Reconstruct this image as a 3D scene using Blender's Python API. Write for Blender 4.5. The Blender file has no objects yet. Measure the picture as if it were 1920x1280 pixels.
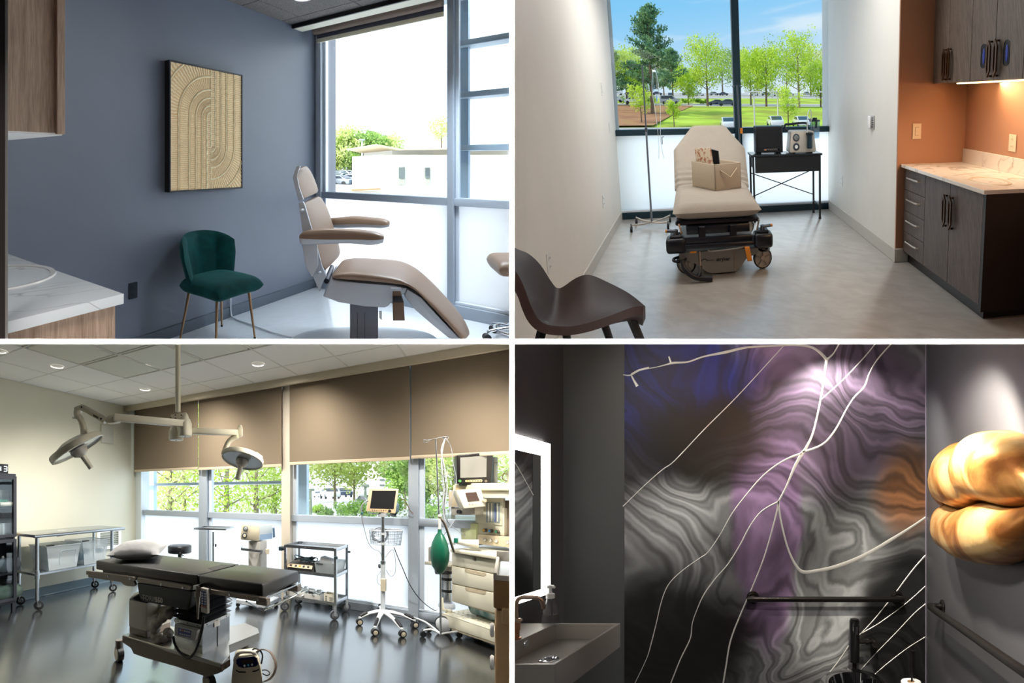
# Four rooms of one building behind one open front: two above, two below, parted by
# thin white partition slabs.  Each room has its own straight axes (along its walls
# and up), set in metres; everything in a room is built along those axes.
import bpy, bmesh, math, random
from mathutils import Vector, Matrix, noise
random.seed(7)
SC = bpy.context.scene
COL = SC.collection
PI = math.pi

# ---------------------------------------------------------------- camera
FOC = 1100.0                                    # focal length in pixels of a 1920 px frame
cd = bpy.data.cameras.new('camera'); cam = bpy.data.objects.new('camera', cd); COL.objects.link(cam)
cd.sensor_width = 36.0; cd.lens = 36.0 * FOC / 1920.0; cd.clip_start = 0.05; cd.clip_end = 600
cam.rotation_euler = (PI / 2, 0, 0)
SC.camera = cam
# ---------------------------------------------------------------- view
SC.view_settings.view_transform = 'Standard'; SC.view_settings.look = 'None'
SC.view_settings.gamma = 1.0; SC.view_settings.use_curve_mapping = False
SC.view_settings.exposure = 0.0
SC.cycles.use_denoising = True
SC.cycles.max_bounces = 10; SC.cycles.diffuse_bounces = 5; SC.cycles.transparent_max_bounces = 24
SC.cycles.sample_clamp_indirect = 6.0
SC.cycles.caustics_reflective = False; SC.cycles.caustics_refractive = False

def lin(c):
    c = [x / 255.0 for x in c]
    return tuple((x / 12.92 if x <= 0.04045 else ((x + 0.055) / 1.055) ** 2.4) for x in c)

# ---------------------------------------------------------------- world
SKY = 2.3
def make_world():
    w = bpy.data.worlds.new('sky'); SC.world = w; w.use_nodes = True
    nt = w.node_tree; N = nt.nodes; L = nt.links
    for n in list(N): N.remove(n)
    out = N.new('ShaderNodeOutputWorld'); bg = N.new('ShaderNodeBackground'); L.new(bg.outputs[0], out.inputs[0])
    tc = N.new('ShaderNodeTexCoord'); sep = N.new('ShaderNodeSeparateXYZ'); L.new(tc.outputs['Generated'], sep.inputs[0])
    def rng(src, a, b, lo=0.0, hi=1.0):
        m = N.new('ShaderNodeMapRange'); m.interpolation_type = 'SMOOTHSTEP'
        m.inputs[1].default_value = a; m.inputs[2].default_value = b; m.inputs[3].default_value = lo; m.inputs[4].default_value = hi
        L.new(src, m.inputs[0]); return m.outputs[0]
    def mix(f, a, b):
        m = N.new('ShaderNodeMix'); m.data_type = 'RGBA'
        L.new(f, m.inputs[0])
        for k, v in ((6, a), (7, b)):
            if isinstance(v, tuple): m.inputs[k].default_value = (*v, 1)
            else: L.new(v, m.inputs[k])
        return m.outputs[2]
    up = rng(sep.outputs[2], 0.33, 0.50)
    base = mix(up, lin((226, 240, 250)), lin((132, 202, 247)))
    # long thin streaks of cloud
    mp = N.new('ShaderNodeMapping'); mp.inputs['Scale'].default_value = (1.6, 1.0, 9.0); mp.inputs['Rotation'].default_value = (0.12, 0.3, 0.2)
    L.new(tc.outputs['Generated'], mp.inputs[0])
    nz = N.new('ShaderNodeTexNoise'); nz.inputs['Scale'].default_value = 2.6; nz.inputs['Detail'].default_value = 5; nz.inputs['Distortion'].default_value = 0.5
    L.new(mp.outputs[0], nz.inputs['Vector'])
    cl = rng(nz.outputs[0], 0.50, 0.68, 0.0, 0.8)
    base = mix(cl, base, lin((228, 241, 251)))
    haze = rng(sep.outputs[0], 0.02, 0.13, 1.0, 0.0)      # veil of bright thin cloud over the sun's half of the sky
    col = mix(haze, base, (.88, .98, 1.12))
    L.new(col, bg.inputs[0]); bg.inputs[1].default_value = SKY
make_world()

# ---------------------------------------------------------------- sun
sd = bpy.data.lights.new('sun', 'SUN'); sd.energy = 7.0; sd.angle = math.radians(0.6); sd.color = (1.0, 0.96, 0.88)
so = bpy.data.objects.new('sun', sd); COL.objects.link(so)
so.rotation_euler = Vector((-1.0, -0.5, 0.75)).to_track_quat('Z', 'Y').to_euler()

# ---------------------------------------------------------------- room frames
T0 = 5.0 / FOC * 1.2                            # half the thickness of the partition slabs
Y0 = 1.2                                        # where the open front stands
class Room:
    def __init__(s, a, b, u, h, q):
        s.A, s.B, s.U = Vector(a), Vector(b), Vector(u)
        s.M = Matrix((s.A, s.B, s.U)).transposed(); s.Mi = s.M.inverted()
        s.O = -h * s.U; s.q = q; s.h = h
    def w(s, p): return s.O + s.M @ Vector(p)
    def at(s, px, py, x=None, y=None, z=None, d=None):
        """point seen at a pixel of the photograph, on the plane x=, y= or z= of the room"""
        ray = Vector(((px - 960) / FOC, 1, (640 - py) / FOC))
        if d is not None: return s.Mi @ (ray * d - s.O)
        r = s.Mi @ ray; o = s.Mi @ (-s.O)
        i, v = (0, x) if x is not None else (1, y) if y is not None else (2, z)
        return o + r * ((v - o[i]) / r[i])
    def depth(s, p): return s.w(p).y
R1 = Room((0.2486, 0.9549, 0.2891), (-1.1193, 0.8570, 0.2595), (0, 0, 1), 1.38, (-1, 1))
R2 = Room((1.0, 0.20992, 0.09351), (0.39294, 1.29412, 0.53882), (-0.11029, -0.20221, 1.0), 1.35, (1, 1))
_t = math.atan2(955 - 478, 750.0)
def _n(cx, cy, f, t):
    def W(X, Y, Z): return (X + Y * (cx - 960) / f, Y * FOC / f, Z - Y * (cy - 640) / f)
    return W(math.sin(t), math.cos(t), 0), W(-math.cos(t), math.sin(t), 0)
_a, _b = _n(478, 925, 750.0, _t)
R3 = Room(_a, _b, (0, 0, 1), 1.35, (-1, -1))
R4 = Room((1, 0, 0), (0.62353, 1.29412, -0.37882), (0, 0, 1), 1.45, (1, -1))
R0 = Room((1, 0, 0), (0, 1, 0), (0, 0, 1), 0.0, None)

# ---------------------------------------------------------------- materials
MATS = {}
def new_mat(name):
    m = bpy.data.materials.new(name); m.use_nodes = True
    nt = m.node_tree; b = nt.nodes['Principled BSDF']
    return m, nt, nt.nodes, nt.links, b
def mat(name, col, rough=0.5, metal=0.0, spec=0.5, noise_amt=0.0, noise_scale=30.0, bump=0.0, bump_scale=None,
        sheen=0.0, coat=0.0, trans=0.0, alpha=1.0, emit=0.0, rough_var=0.0, stretch=(1, 1, 1), ior=1.45, transl=0.0, col2=None, sss=0.0):
    if name in MATS: return MATS[name]
    m, nt, N, L, b = new_mat(name)
    c = lin(col); b.inputs['Base Color'].default_value = (*c, 1)
    b.inputs['Roughness'].default_value = rough; b.inputs['Metallic'].default_value = metal
    b.inputs['Specular IOR Level'].default_value = spec; b.inputs['IOR'].default_value = ior
    b.inputs['Sheen Weight'].default_value = sheen; b.inputs['Coat Weight'].default_value = coat
    b.inputs['Transmission Weight'].default_value = trans; b.inputs['Alpha'].default_value = alpha
    if sheen: b.inputs['Sheen Tint'].default_value = (*[min(1, x * 2.5 + .05) for x in c], 1); b.inputs['Sheen Roughness'].default_value = 0.35
    if emit:
        b.inputs['Emission Color'].default_value = (*c, 1); b.inputs['Emission Strength'].default_value = emit
    if noise_amt or bump or rough_var:
        tc = N.new('ShaderNodeTexCoord'); mp = N.new('ShaderNodeMapping'); mp.inputs['Scale'].default_value = stretch
        L.new(tc.outputs['Object'], mp.inputs[0])
        nz = N.new('ShaderNodeTexNoise'); nz.inputs['Scale'].default_value = noise_scale; nz.inputs['Detail'].default_value = 4
        L.new(mp.outputs[0], nz.inputs['Vector'])
        if noise_amt:
            r = N.new('ShaderNodeValToRGB'); L.new(nz.outputs[0], r.inputs[0])
            c2 = lin(col2) if col2 else tuple(x * (1 - noise_amt) for x in c)
            c1 = c if col2 else tuple(min(1, x * (1 + noise_amt)) for x in c)
            r.color_ramp.elements[0].position = 0.3; r.color_ramp.elements[1].position = 0.7
            r.color_ramp.elements[0].color = (*c2, 1); r.color_ramp.elements[1].color = (*c1, 1)
            L.new(r.outputs[0], b.inputs['Base Color'])
        if rough_var:
            r = N.new('ShaderNodeMapRange'); L.new(nz.outputs[0], r.inputs[0])
            r.inputs[3].default_value = rough - rough_var; r.inputs[4].default_value = rough + rough_var
            L.new(r.outputs[0], b.inputs['Roughness'])
        if bump:
            n2 = nz
            if bump_scale:
                n2 = N.new('ShaderNodeTexNoise'); n2.inputs['Scale'].default_value = bump_scale; n2.inputs['Detail'].default_value = 3
                L.new(mp.outputs[0], n2.inputs['Vector'])
            bp = N.new('ShaderNodeBump'); bp.inputs['Strength'].default_value = bump; bp.inputs['Distance'].default_value = 0.01
            L.new(n2.outputs[0], bp.inputs['Height']); L.new(bp.outputs[0], b.inputs['Normal'])
    if transl:
        out = N['Material Output']; t = N.new('ShaderNodeBsdfTranslucent'); t.inputs[0].default_value = (*c, 1)
        mx = N.new('ShaderNodeMixShader'); mx.inputs[0].default_value = transl
        L.new(b.outputs[0], mx.inputs[1]); L.new(t.outputs[0], mx.inputs[2]); L.new(mx.outputs[0], out.inputs[0])
    MATS[name] = m; return m
def glass_mat(name, tint=(255, 255, 255), refl=0.06, clear=1.0):
    """thin window pane: mostly see-through, a little mirror"""
    if name in MATS: return MATS[name]
    m, nt, N, L, b = new_mat(name); N.remove(b)
    t = N.new('ShaderNodeBsdfTransparent'); t.inputs[0].default_value = (*lin(tint), 1)
    g = N.new('ShaderNodeBsdfGlossy'); g.inputs['Roughness'].default_value = 0.02
    mx = N.new('ShaderNodeMixShader'); mx.inputs[0].default_value = refl
    L.new(t.outputs[0], mx.inputs[1]); L.new(g.outputs[0], mx.inputs[2]); L.new(mx.outputs[0], N['Material Output'].inputs[0])
    MATS[name] = m; return m
def frosted_mat(name, col, through=0.75, clear=0.0):
    """sand-blasted pane: lets the daylight through softly"""
    if name in MATS: return MATS[name]
    m, nt, N, L, b = new_mat(name); N.remove(b)
    t = N.new('ShaderNodeBsdfTranslucent'); t.inputs[0].default_value = (*lin(col), 1)
    d = N.new('ShaderNodeBsdfDiffuse'); d.inputs[0].default_value = (*lin(col), 1)
    mx = N.new('ShaderNodeMixShader'); mx.inputs[0].default_value = through
    L.new(d.outputs[0], mx.inputs[1]); L.new(t.outputs[0], mx.inputs[2])
    last = mx
    if clear:
        c = N.new('ShaderNodeBsdfTransparent'); m2 = N.new('ShaderNodeMixShader'); m2.inputs[0].default_value = clear
        L.new(mx.outputs[0], m2.inputs[1]); L.new(c.outputs[0], m2.inputs[2]); last = m2
    L.new(last.outputs[0], N['Material Output'].inputs[0])
    MATS[name] = m; return m
def wood_mat(name, dark, light, rough=0.5, scale=(18, 18, 0.9), det=6, spec=.4):
    if name in MATS: return MATS[name]
    m, nt, N, L, b = new_mat(name)
    tc = N.new('ShaderNodeTexCoord'); mp = N.new('ShaderNodeMapping'); mp.inputs['Scale'].default_value = scale
    L.new(tc.outputs['Object'], mp.inputs[0])
    n1 = N.new('ShaderNodeTexNoise'); n1.inputs['Scale'].default_value = 3.0; n1.inputs['Detail'].default_value = det; n1.inputs['Distortion'].default_value = 0.7
    L.new(mp.outputs[0], n1.inputs['Vector'])
    mp2 = N.new('ShaderNodeMapping'); mp2.inputs['Scale'].default_value = tuple(x * 5 for x in scale); L.new(tc.outputs['Object'], mp2.inputs[0])
    n2 = N.new('ShaderNodeTexNoise'); n2.inputs['Scale'].default_value = 3.0; n2.inputs['Detail'].default_value = 4; L.new(mp2.outputs[0], n2.inputs['Vector'])
    ad = N.new('ShaderNodeMath'); ad.operation = 'MULTIPLY_ADD'; ad.inputs[1].default_value = 0.5; L.new(n2.outputs[0], ad.inputs[0])
    hf = N.new('ShaderNodeMath'); hf.operation = 'MULTIPLY'; hf.inputs[1].default_value = 0.6; L.new(n1.outputs[0], hf.inputs[0]); L.new(hf.outputs[0], ad.inputs[2])
    r = N.new('ShaderNodeValToRGB'); L.new(ad.outputs[0], r.inputs[0])
    r.color_ramp.elements[0].position = 0.38; r.color_ramp.elements[1].position = 0.68
    r.color_ramp.elements[0].color = (*lin(dark), 1); r.color_ramp.elements[1].color = (*lin(light), 1)
    L.new(r.outputs[0], b.inputs['Base Color']); b.inputs['Roughness'].default_value = rough; b.inputs['Specular IOR Level'].default_value = spec
    MATS[name] = m; return m
def marble_mat(name, base, vein, rough=0.2, scale=1.3, width=0.03, amount=0.8):
    if name in MATS: return MATS[name]
    m, nt, N, L, b = new_mat(name)
    tc = N.new('ShaderNodeTexCoord')
    nz = N.new('ShaderNodeTexNoise'); nz.inputs['Scale'].default_value = scale; nz.inputs['Detail'].default_value = 5; nz.inputs['Distortion'].default_value = 1.4
    L.new(tc.outputs['Object'], nz.inputs['Vector'])
    s = N.new('ShaderNodeMath'); s.operation = 'SUBTRACT'; s.inputs[1].default_value = 0.5; L.new(nz.outputs[0], s.inputs[0])
    a = N.new('ShaderNodeMath'); a.operation = 'ABSOLUTE'; L.new(s.outputs[0], a.inputs[0])
    mr = N.new('ShaderNodeMapRange'); mr.inputs[1].default_value = 0.0; mr.inputs[2].default_value = width; mr.inputs[3].default_value = amount; mr.inputs[4].default_value = 0
    L.new(a.outputs[0], mr.inputs[0])
    n2 = N.new('ShaderNodeTexNoise'); n2.inputs['Scale'].default_value = scale * 1.7; L.new(tc.outputs['Object'], n2.inputs['Vector'])
    m2 = N.new('ShaderNodeMapRange'); m2.inputs[1].default_value = 0.42; m2.inputs[2].default_value = 0.6; L.new(n2.outputs[0], m2.inputs[0])
    mu = N.new('ShaderNodeMath'); mu.operation = 'MULTIPLY'; L.new(mr.outputs[0], mu.inputs[0]); L.new(m2.outputs[0], mu.inputs[1])
    mx = N.new('ShaderNodeMix'); mx.data_type = 'RGBA'; L.new(mu.outputs[0], mx.inputs[0])
    mx.inputs[6].default_value = (*lin(base), 1); mx.inputs[7].default_value = (*lin(vein), 1)
    L.new(mx.outputs[2], b.inputs['Base Color']); b.inputs['Roughness'].default_value = rough
    MATS[name] = m; return m

# ---------------------------------------------------------------- mesh building, always in room metres
def V(*a): return Vector(a if len(a) > 1 else a[0])
def ortho(d):
    d = Vector(d).normalized(); h = Vector((0, 0, 1)) if abs(d.z) < 0.9 else Vector((1, 0, 0))
    u = d.cross(h).normalized(); v = u.cross(d).normalized(); return u, v
def RZ(deg, c=(0, 0, 0)): c = Vector(c); return Matrix.Translation(c) @ Matrix.Rotation(math.radians(deg), 4, 'Z')
def smooth_path(pts, n=6, closed=False):
    pts = [Vector(p) for p in pts]; out = []; m = len(pts)
    if m < 3: return pts
    rngk = range(m if closed else m - 1)
    for i in rngk:
        p0 = pts[(i - 1) % m] if closed or i > 0 else pts[0]; p1 = pts[i]; p2 = pts[(i + 1) % m]
        p3 = pts[(i + 2) % m] if closed or i + 2 < m else pts[-1]
        for k in range(n):
            t = k / n
            out.append(0.5 * ((2 * p1) + (-p0 + p2) * t + (2 * p0 - 5 * p1 + 4 * p2 - p3) * t * t + (-p0 + 3 * p1 - 3 * p2 + p3) * t ** 3))
    if not closed: out.append(pts[-1])
    return out
class G:
    def __init__(s, T=None): s.bm = bmesh.new(); s.T = T; s.uv = None
    def _v(s, p):
        p = Vector(p); return s.bm.verts.new(s.T @ p if s.T else p)
    def poly(s, pts):
        vs = [s._v(p) for p in pts]; return s.bm.faces.new(vs)
    def hull8(s, lo4, hi4, bev=0.0, seg=1):
        a = [s._v(p) for p in lo4]; b = [s._v(p) for p in hi4]; n = len(a); f = s.bm.faces.new
        fs = [f(a[::-1]), f(b)] + [f((a[i], a[(i + 1) % n], b[(i + 1) % n], b[i])) for i in range(n)]
        if bev:
            es = list({e for q in fs for e in q.edges})
            bmesh.ops.bevel(s.bm, geom=es, offset=bev, segments=seg, affect='EDGES', profile=0.5, clamp_overlap=True)
        return s
    def box(s, lo, hi, bev=0.0, seg=1):
        (x0, y0, z0), (x1, y1, z1) = lo, hi
        if x0 > x1: x0, x1 = x1, x0
        if y0 > y1: y0, y1 = y1, y0
        if z0 > z1: z0, z1 = z1, z0
        return s.hull8([(x0, y0, z0), (x1, y0, z0), (x1, y1, z0), (x0, y1, z0)], [(x0, y0, z1), (x1, y0, z1), (x1, y1, z1), (x0, y1, z1)], bev, seg)
    def cbox(s, c, size, bev=0.0, seg=1):
        return s.box([c[i] - size[i] / 2 for i in range(3)], [c[i] + size[i] / 2 for i in range(3)], bev, seg)
    def prism(s, pts, vec, bev=0.0, seg=1):
        vec = Vector(vec); pts = [Vector(p) for p in pts]
        return s.hull8(pts, [p + vec for p in pts], bev, seg)
    def ring(s, c, u, v, ru, rv=None, n=16, a0=0.0):
        rv = ru if rv is None else rv; c = Vector(c)
        return [s._v(c + u * (ru * math.cos(a0 + 2 * PI * k / n)) + v * (rv * math.sin(a0 + 2 * PI * k / n))) for k in range(n)]
    def bridge(s, a, b):
        n = len(a)
        for i in range(n): s.bm.faces.new((a[i], a[(i + 1) % n], b[(i + 1) % n], b[i]))
    def tube(s, pts, r, n=8, closed=False, caps=True):
        pts = [Vector(p) for p in pts]; m = len(pts); rs = r if isinstance(r, (list, tuple)) else [r] * m
        rings = []; u = None
        for i, p in enumerate(pts):
            if closed: d = pts[(i + 1) % m] - pts[i - 1]
            else: d = pts[min(i + 1, m - 1)] - pts[max(i - 1, 0)]
            if d.length < 1e-9: d = Vector((0, 0, 1))
            d.normalize()
            if u is None: u, v = ortho(d)
            else:
                u = (u - d * u.dot(d)); u = u.normalized() if u.length > 1e-6 else ortho(d)[0]; v = u.cross(d)
            rings.append(s.ring(p, u, v, rs[i], n=n))
        for i in range(m - 1): s.bridge(rings[i], rings[i + 1])
        if closed: s.bridge(rings[-1], rings[0])
        elif caps: s.bm.faces.new(rings[0][::-1]); s.bm.faces.new(rings[-1])
        return s
    def cyl(s, p0, p1, r, r2=None, n=20, caps=True):
        return s.tube([p0, p1], [r, r if r2 is None else r2], n=n, caps=caps)
    def lathe(s, prof, c=(0, 0, 0), axis=(0, 0, 1), n=24, sx=1.0, sy=1.0):
        """prof: (radius, height) pairs along the axis"""
        d = Vector(axis).normalized(); u, v = ortho(d); c = Vector(c); prev = None
        if abs(d.z) > .99: u, v = Vector((1, 0, 0)), Vector((0, 1, 0))
        for k, (r, h) in enumerate(prof):
            cc = c + d * h
            cur = [s._v(cc)] if r < 1e-6 else s.ring(cc, u, v, r * sx, r * sy, n=n)
            if prev is not None:
                if len(prev) == 1 and len(cur) > 1:
                    for i in range(n): s.bm.faces.new((prev[0], cur[(i + 1) % n], cur[i]))
                elif len(cur) == 1 and len(prev) > 1:
                    for i in range(n): s.bm.faces.new((prev[i], prev[(i + 1) % n], cur[0]))
                elif len(cur) > 1: s.bridge(prev, cur)
            prev = cur
        return s
    def ball(s, c, r, n=16, m=10, T=None):
        rx, ry, rz = r if isinstance(r, (list, tuple)) else (r, r, r); c = Vector(c); prev = None
        for j in range(m + 1):
            a = PI * j / m - PI / 2; z = math.sin(a) * rz; q = math.cos(a)
            if j in (0, m): cur = [s._v(c + Vector((0, 0, z)))]
            else: cur = [s._v(c + Vector((q * rx * math.cos(2 * PI * k / n), q * ry * math.sin(2 * PI * k / n), z))) for k in range(n)]
            if prev:
                for i in range(n):
                    k = (i + 1) % n
                    if len(prev) == 1: s.bm.faces.new((prev[0], cur[k], cur[i]))
                    elif len(cur) == 1: s.bm.faces.new((prev[i], prev[k], cur[0]))
                    else: s.bm.faces.new((prev[i], prev[k], cur[k], cur[i]))
            prev = cur
        return s
    def grid(s, f, nu, nv, wrap_u=False, wrap_v=False, uv=False):
        g = [[s._v(f(i / (nu if wrap_u else nu - 1), j / (nv if wrap_v else nv - 1))) for j in range(nv)] for i in range(nu)]
        if uv and s.uv is None: s.uv = s.bm.loops.layers.uv.new('UVMap')
        for i in range(nu if wrap_u else nu - 1):
            for j in range(nv if wrap_v else nv - 1):
                fc = s.bm.faces.new((g[i][j], g[(i + 1) % nu][j], g[(i + 1) % nu][(j + 1) % nv], g[i][(j + 1) % nv]))
                if uv:
                    for lp, (a, b) in zip(fc.loops, ((i, j), (i + 1, j), (i + 1, j + 1), (i, j + 1))):
                        lp[s.uv].uv = (a / (nu - 1), b / (nv - 1))
        return s
    def pad(s, f, nrm, th, nu=14, nv=14):
        """cushion: surface f(u,v) thickened along nrm(u,v), edges rounded to nothing"""
        def e(t): t = abs(2 * t - 1); return math.sqrt(max(0.0, 1 - t ** 9))
        cs = lambda t: .5 - .5 * math.cos(PI * t)
        def top(u, v):
            u, v = cs(u), cs(v); return Vector(f(u, v)) + Vector(nrm(u, v)) * (th / 2 * e(u) * e(v))
        def bot(u, v):
            u, v = cs(u), cs(v); return Vector(f(u, v)) - Vector(nrm(u, v)) * (th / 2 * e(u) * e(v))
        s.grid(top, nu, nv); s.grid(lambda u, v: bot(1 - u, v), nu, nv)
        bmesh.ops.remove_doubles(s.bm, verts=s.bm.verts, dist=1e-5)
        return s
def finish(bm, room, clip=True):
    M, O = room.M, room.O
    for v in bm.verts: v.co = O + M @ v.co
    if room.q and clip:
        sx, sz = room.q
        for co, no, chk in ((Vector((sx * T0, 0, 0)), Vector((-sx, 0, 0)), lambda c: -sx * c.x + T0), (Vector((0, 0, sz * T0)), Vector((0, 0, -sz)), lambda c: -sz * c.z + T0), (Vector((0, Y0 + .02, 0)), Vector((0, -1, 0)), lambda c: Y0 + .02 - c.y)):
            ds = [chk(v.co) for v in bm.verts]
            if not ds or max(ds) <= 1e-6: continue
            if min(ds) >= 0: bm.clear(); return
            bmesh.ops.bisect_plane(bm, geom=bm.verts[:] + bm.edges[:] + bm.faces[:], dist=1e-6, plane_co=co, plane_no=no, clear_outer=True)
def thing(name, label, cat, room, base, group=None):
    o = bpy.data.objects.new(name, None); COL.objects.link(o); o.empty_display_size = 0.1
    o.location = room.w(base); o['label'] = label; o['category'] = cat
    if group: o['group'] = group
    return o
def tag(o, label, cat, group=None, kind=None):
    if label: o['label'] = label
    if cat: o['category'] = cat
    if group: o['group'] = group
    if kind: o['kind'] = kind
    return o
def wbase(o):
    p = Vector((0, 0, 0))
    while o: p += o.location; o = o.parent
    return p
def obj(name, g, m, room, parent=None, base=None, smooth=35, kind=None, clip=True, label=None):
    """link the mesh as ONE object"""
    bm = g.bm
    bmesh.ops.recalc_face_normals(bm, faces=bm.faces)
    finish(bm, room, clip)
    if not bm.faces: bm.free(); return None
    if parent is not None: b = wbase(parent)
    elif base is not None: b = room.w(base)
    else:
        n = len(bm.verts); b = sum((v.co for v in bm.verts), Vector()) / n; b.z = min(v.co.z for v in bm.verts)
    for v in bm.verts: v.co -= b
    if smooth:
        lim = math.radians(smooth)
        for f in bm.faces: f.smooth = True
        for e in bm.edges: e.smooth = not (len(e.link_faces) == 2 and e.calc_face_angle(0) > lim)
    me = bpy.data.meshes.new(name); bm.to_mesh(me); bm.free()
    for mm in (m if isinstance(m, (list, tuple)) else [m]): me.materials.append(mm)
    o = bpy.data.objects.new(name, me); COL.objects.link(o)
    if parent is not None: o.parent = parent
    else: o.location = b
    if kind: o['kind'] = kind
    if label: o['label'] = label
    return o
def struct(name, g, m, room, parent=None, **k): return obj(name, g, m, room, parent, kind='structure' if parent is None else None, **k)
def dup(o, off, room=None, label=None, parent=None, group=None):
    """copy a thing and its parts; off in room metres"""
    c = o.copy(); COL.objects.link(c)
    if parent is not None: c.parent = parent
    elif room is not None: c.location = o.location + room.M @ Vector(off)
    if label: c['label'] = label
    if group: c['group'] = group
    for ch in list(o.children):
        dup(ch, None, None, None, c)
    return c
def area(name, room, p, target, size, power, color=(1, 1, 1), size_y=None, spread=None, portal=False):
    l = bpy.data.lights.new(name, 'AREA'); l.energy = power; l.color = color; l.size = size
    if size_y: l.shape = 'RECTANGLE'; l.size_y = size_y
    if spread: l.spread = math.radians(spread)
    if portal: l.cycles.is_portal = True
    o = bpy.data.objects.new(name, l); COL.objects.link(o)
    a, b = room.w(p), room.w(target); o.location = a; o.rotation_euler = (a - b).to_track_quat('Z', 'Y').to_euler()
    return o
def spot(name, room, p, target, power, angle=90, blend=0.6, color=(1, 1, 1), radius=0.05):
    l = bpy.data.lights.new(name, 'SPOT'); l.energy = power; l.color = color; l.spot_size = math.radians(angle); l.spot_blend = blend; l.shadow_soft_size = radius
    o = bpy.data.objects.new(name, l); COL.objects.link(o)
    a, b = room.w(p), room.w(target); o.location = a; o.rotation_euler = (a - b).to_track_quat('Z', 'Y').to_euler()
    return o
def point(name, room, p, power, color=(1, 1, 1), radius=0.05):
    l = bpy.data.lights.new(name, 'POINT'); l.energy = power; l.color = color; l.shadow_soft_size = radius
    o = bpy.data.objects.new(name, l); COL.objects.link(o); o.location = room.w(p); return o
def text(s, room, o, ux, uz, h, m, parent, name='lettering', depth=0.0008, bold=0.0, align='CENTER', extr=None):
    """flat lettering: o = middle of the line, ux = along the line, uz = up the letters (room vectors)"""
    c = bpy.data.curves.new('t', 'FONT'); c.body = s; c.size = 1.0; c.align_x = align; c.align_y = 'CENTER'; c.resolution_u = 2; c.offset = bold
    t = bpy.data.objects.new('t', c); COL.objects.link(t)
    dg = bpy.context.evaluated_depsgraph_get(); me = bpy.data.meshes.new_from_object(t.evaluated_get(dg))
    bpy.data.objects.remove(t)
    g = G(); g.bm.from_mesh(me); bpy.data.meshes.remove(me)
    ux, uz, o = Vector(ux), Vector(uz), Vector(o); n = ux.cross(uz).normalized()
    for v in g.bm.verts: v.co = o + (ux * v.co.x + uz * v.co.y) * h + n * depth
    return obj(name, g, m, room, parent, smooth=0)

# ---------------------------------------------------------------- added enclosure round the camera against stray skylight; partition slabs
M_white = mat('white_paint', (250, 250, 250), 0.6)
M_enclosure = mat('enclosure_paint', (120, 120, 122), 0.9)
g = G(); g.box((-T0, Y0, -6), (T0, 13, 7)); struct('trim_1', g, M_white, R0)
g = G(); g.box((-9, Y0 + .0005, -T0), (-T0 - .0002, 13, T0)); g.box((T0 + .0002, Y0 + .0005, -T0), (9, 13, T0)); struct('trim_2', g, M_white, R0)
g = G(); e = 1.4                                   # wall with the opening
hx, hz = 960 / FOC * Y0 * e, 640 / FOC * Y0 * e
for lo, hi in (((-9, Y0, -7), (-hx, Y0 + .02, 8)), ((hx, Y0, -7), (9, Y0 + .02, 8)), ((-hx, Y0, hz), (hx, Y0 + .02, 8)), ((-hx, Y0, -7), (hx, Y0 + .02, -hz))): g.box(lo, hi)
struct('wall_enclosure_front', g, M_enclosure, R0)
GW = 2.3
g = G(); g.box((-GW, -2.6, -1.8), (GW, -2.5, 1.8)); struct('wall_back', g, M_enclosure, R0)  # unseen box behind the opening, added to shut out the sky
g = G(); g.box((-GW - .1, -2.6, -1.8), (-GW, Y0, 1.8)); struct('wall_left', g, M_enclosure, R0)
g = G(); g.box((GW, -2.6, -1.8), (GW + .1, Y0, 1.8)); struct('wall_right', g, M_enclosure, R0)
g = G(); g.box((-GW - .1, -2.6, -1.9), (GW + .1, Y0, -1.8)); struct('floor', g, M_enclosure, R0)
g = G(); g.box((-GW - .1, -2.6, 1.8), (GW + .1, Y0, 1.9)); struct('ceiling', g, M_enclosure, R0)
area('front_fill_lamp', R0, (0, -0.6, 1.75), (0, -0.6, 0), 1.6, 130, (1, 0.97, 0.93))  # added lamp, fills the rooms from the front
# two added beam lamps behind the camera, no fittings, whiten the edges of the partition slabs
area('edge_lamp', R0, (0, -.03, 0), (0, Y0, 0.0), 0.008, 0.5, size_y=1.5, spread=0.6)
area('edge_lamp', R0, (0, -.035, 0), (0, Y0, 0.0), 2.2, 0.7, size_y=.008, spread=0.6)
# ================================================================= room 1, upper left: treatment room
R = R1
def A1(px, py, **k): return R1.at(px, py, **k)
def strip(R, pts, **k): return [R.at(px, py, **k) for px, py in pts]
def loft4(g, R, nt, nb, dn, ft, fb, df, k=5, m=20, pw=3.2, ends=True):
    """cushion between four edge curves (pixel lists): near top/bottom at depth dn, far top/bottom at depth df"""
    def cur(pl, d): return smooth_path([R.at(x, y, d=d) for x, y in pl], k)
    A, B, C_, D = cur(nt, dn), cur(nb, dn), cur(ft, df), cur(fb, df)
    L = len(A); rings = []
    for i in range(L):
        t = i / (L - 1); q = 1.0
        if ends:
            e = min(t, 1 - t) * L / 3.0
            if e < 1: q = 0.80 + 0.20 * math.sqrt(1 - (1 - e) ** 2)
        c = (A[i] + B[i] + C_[i] + D[i]) / 4
        ring = []
        for j in range(m):
            a = 2 * PI * (j + .5) / m; ca, sa = math.cos(a), math.sin(a)
            x = 0.5 + 0.5 * math.copysign(abs(ca) ** (2 / pw), ca); y = 0.5 + 0.5 * math.copysign(abs(sa) ** (2 / pw), sa)
            p = (A[i] * y + B[i] * (1 - y)) * (1 - x) + (C_[i] * y + D[i] * (1 - y)) * x
            ring.append(g._v(c + (p - c) * q))
        rings.append(ring)
    for i in range(L - 1): g.bridge(rings[i], rings[i + 1])
    g.bm.faces.new(rings[0][::-1]); g.bm.faces.new(rings[-1]); return g

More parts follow.
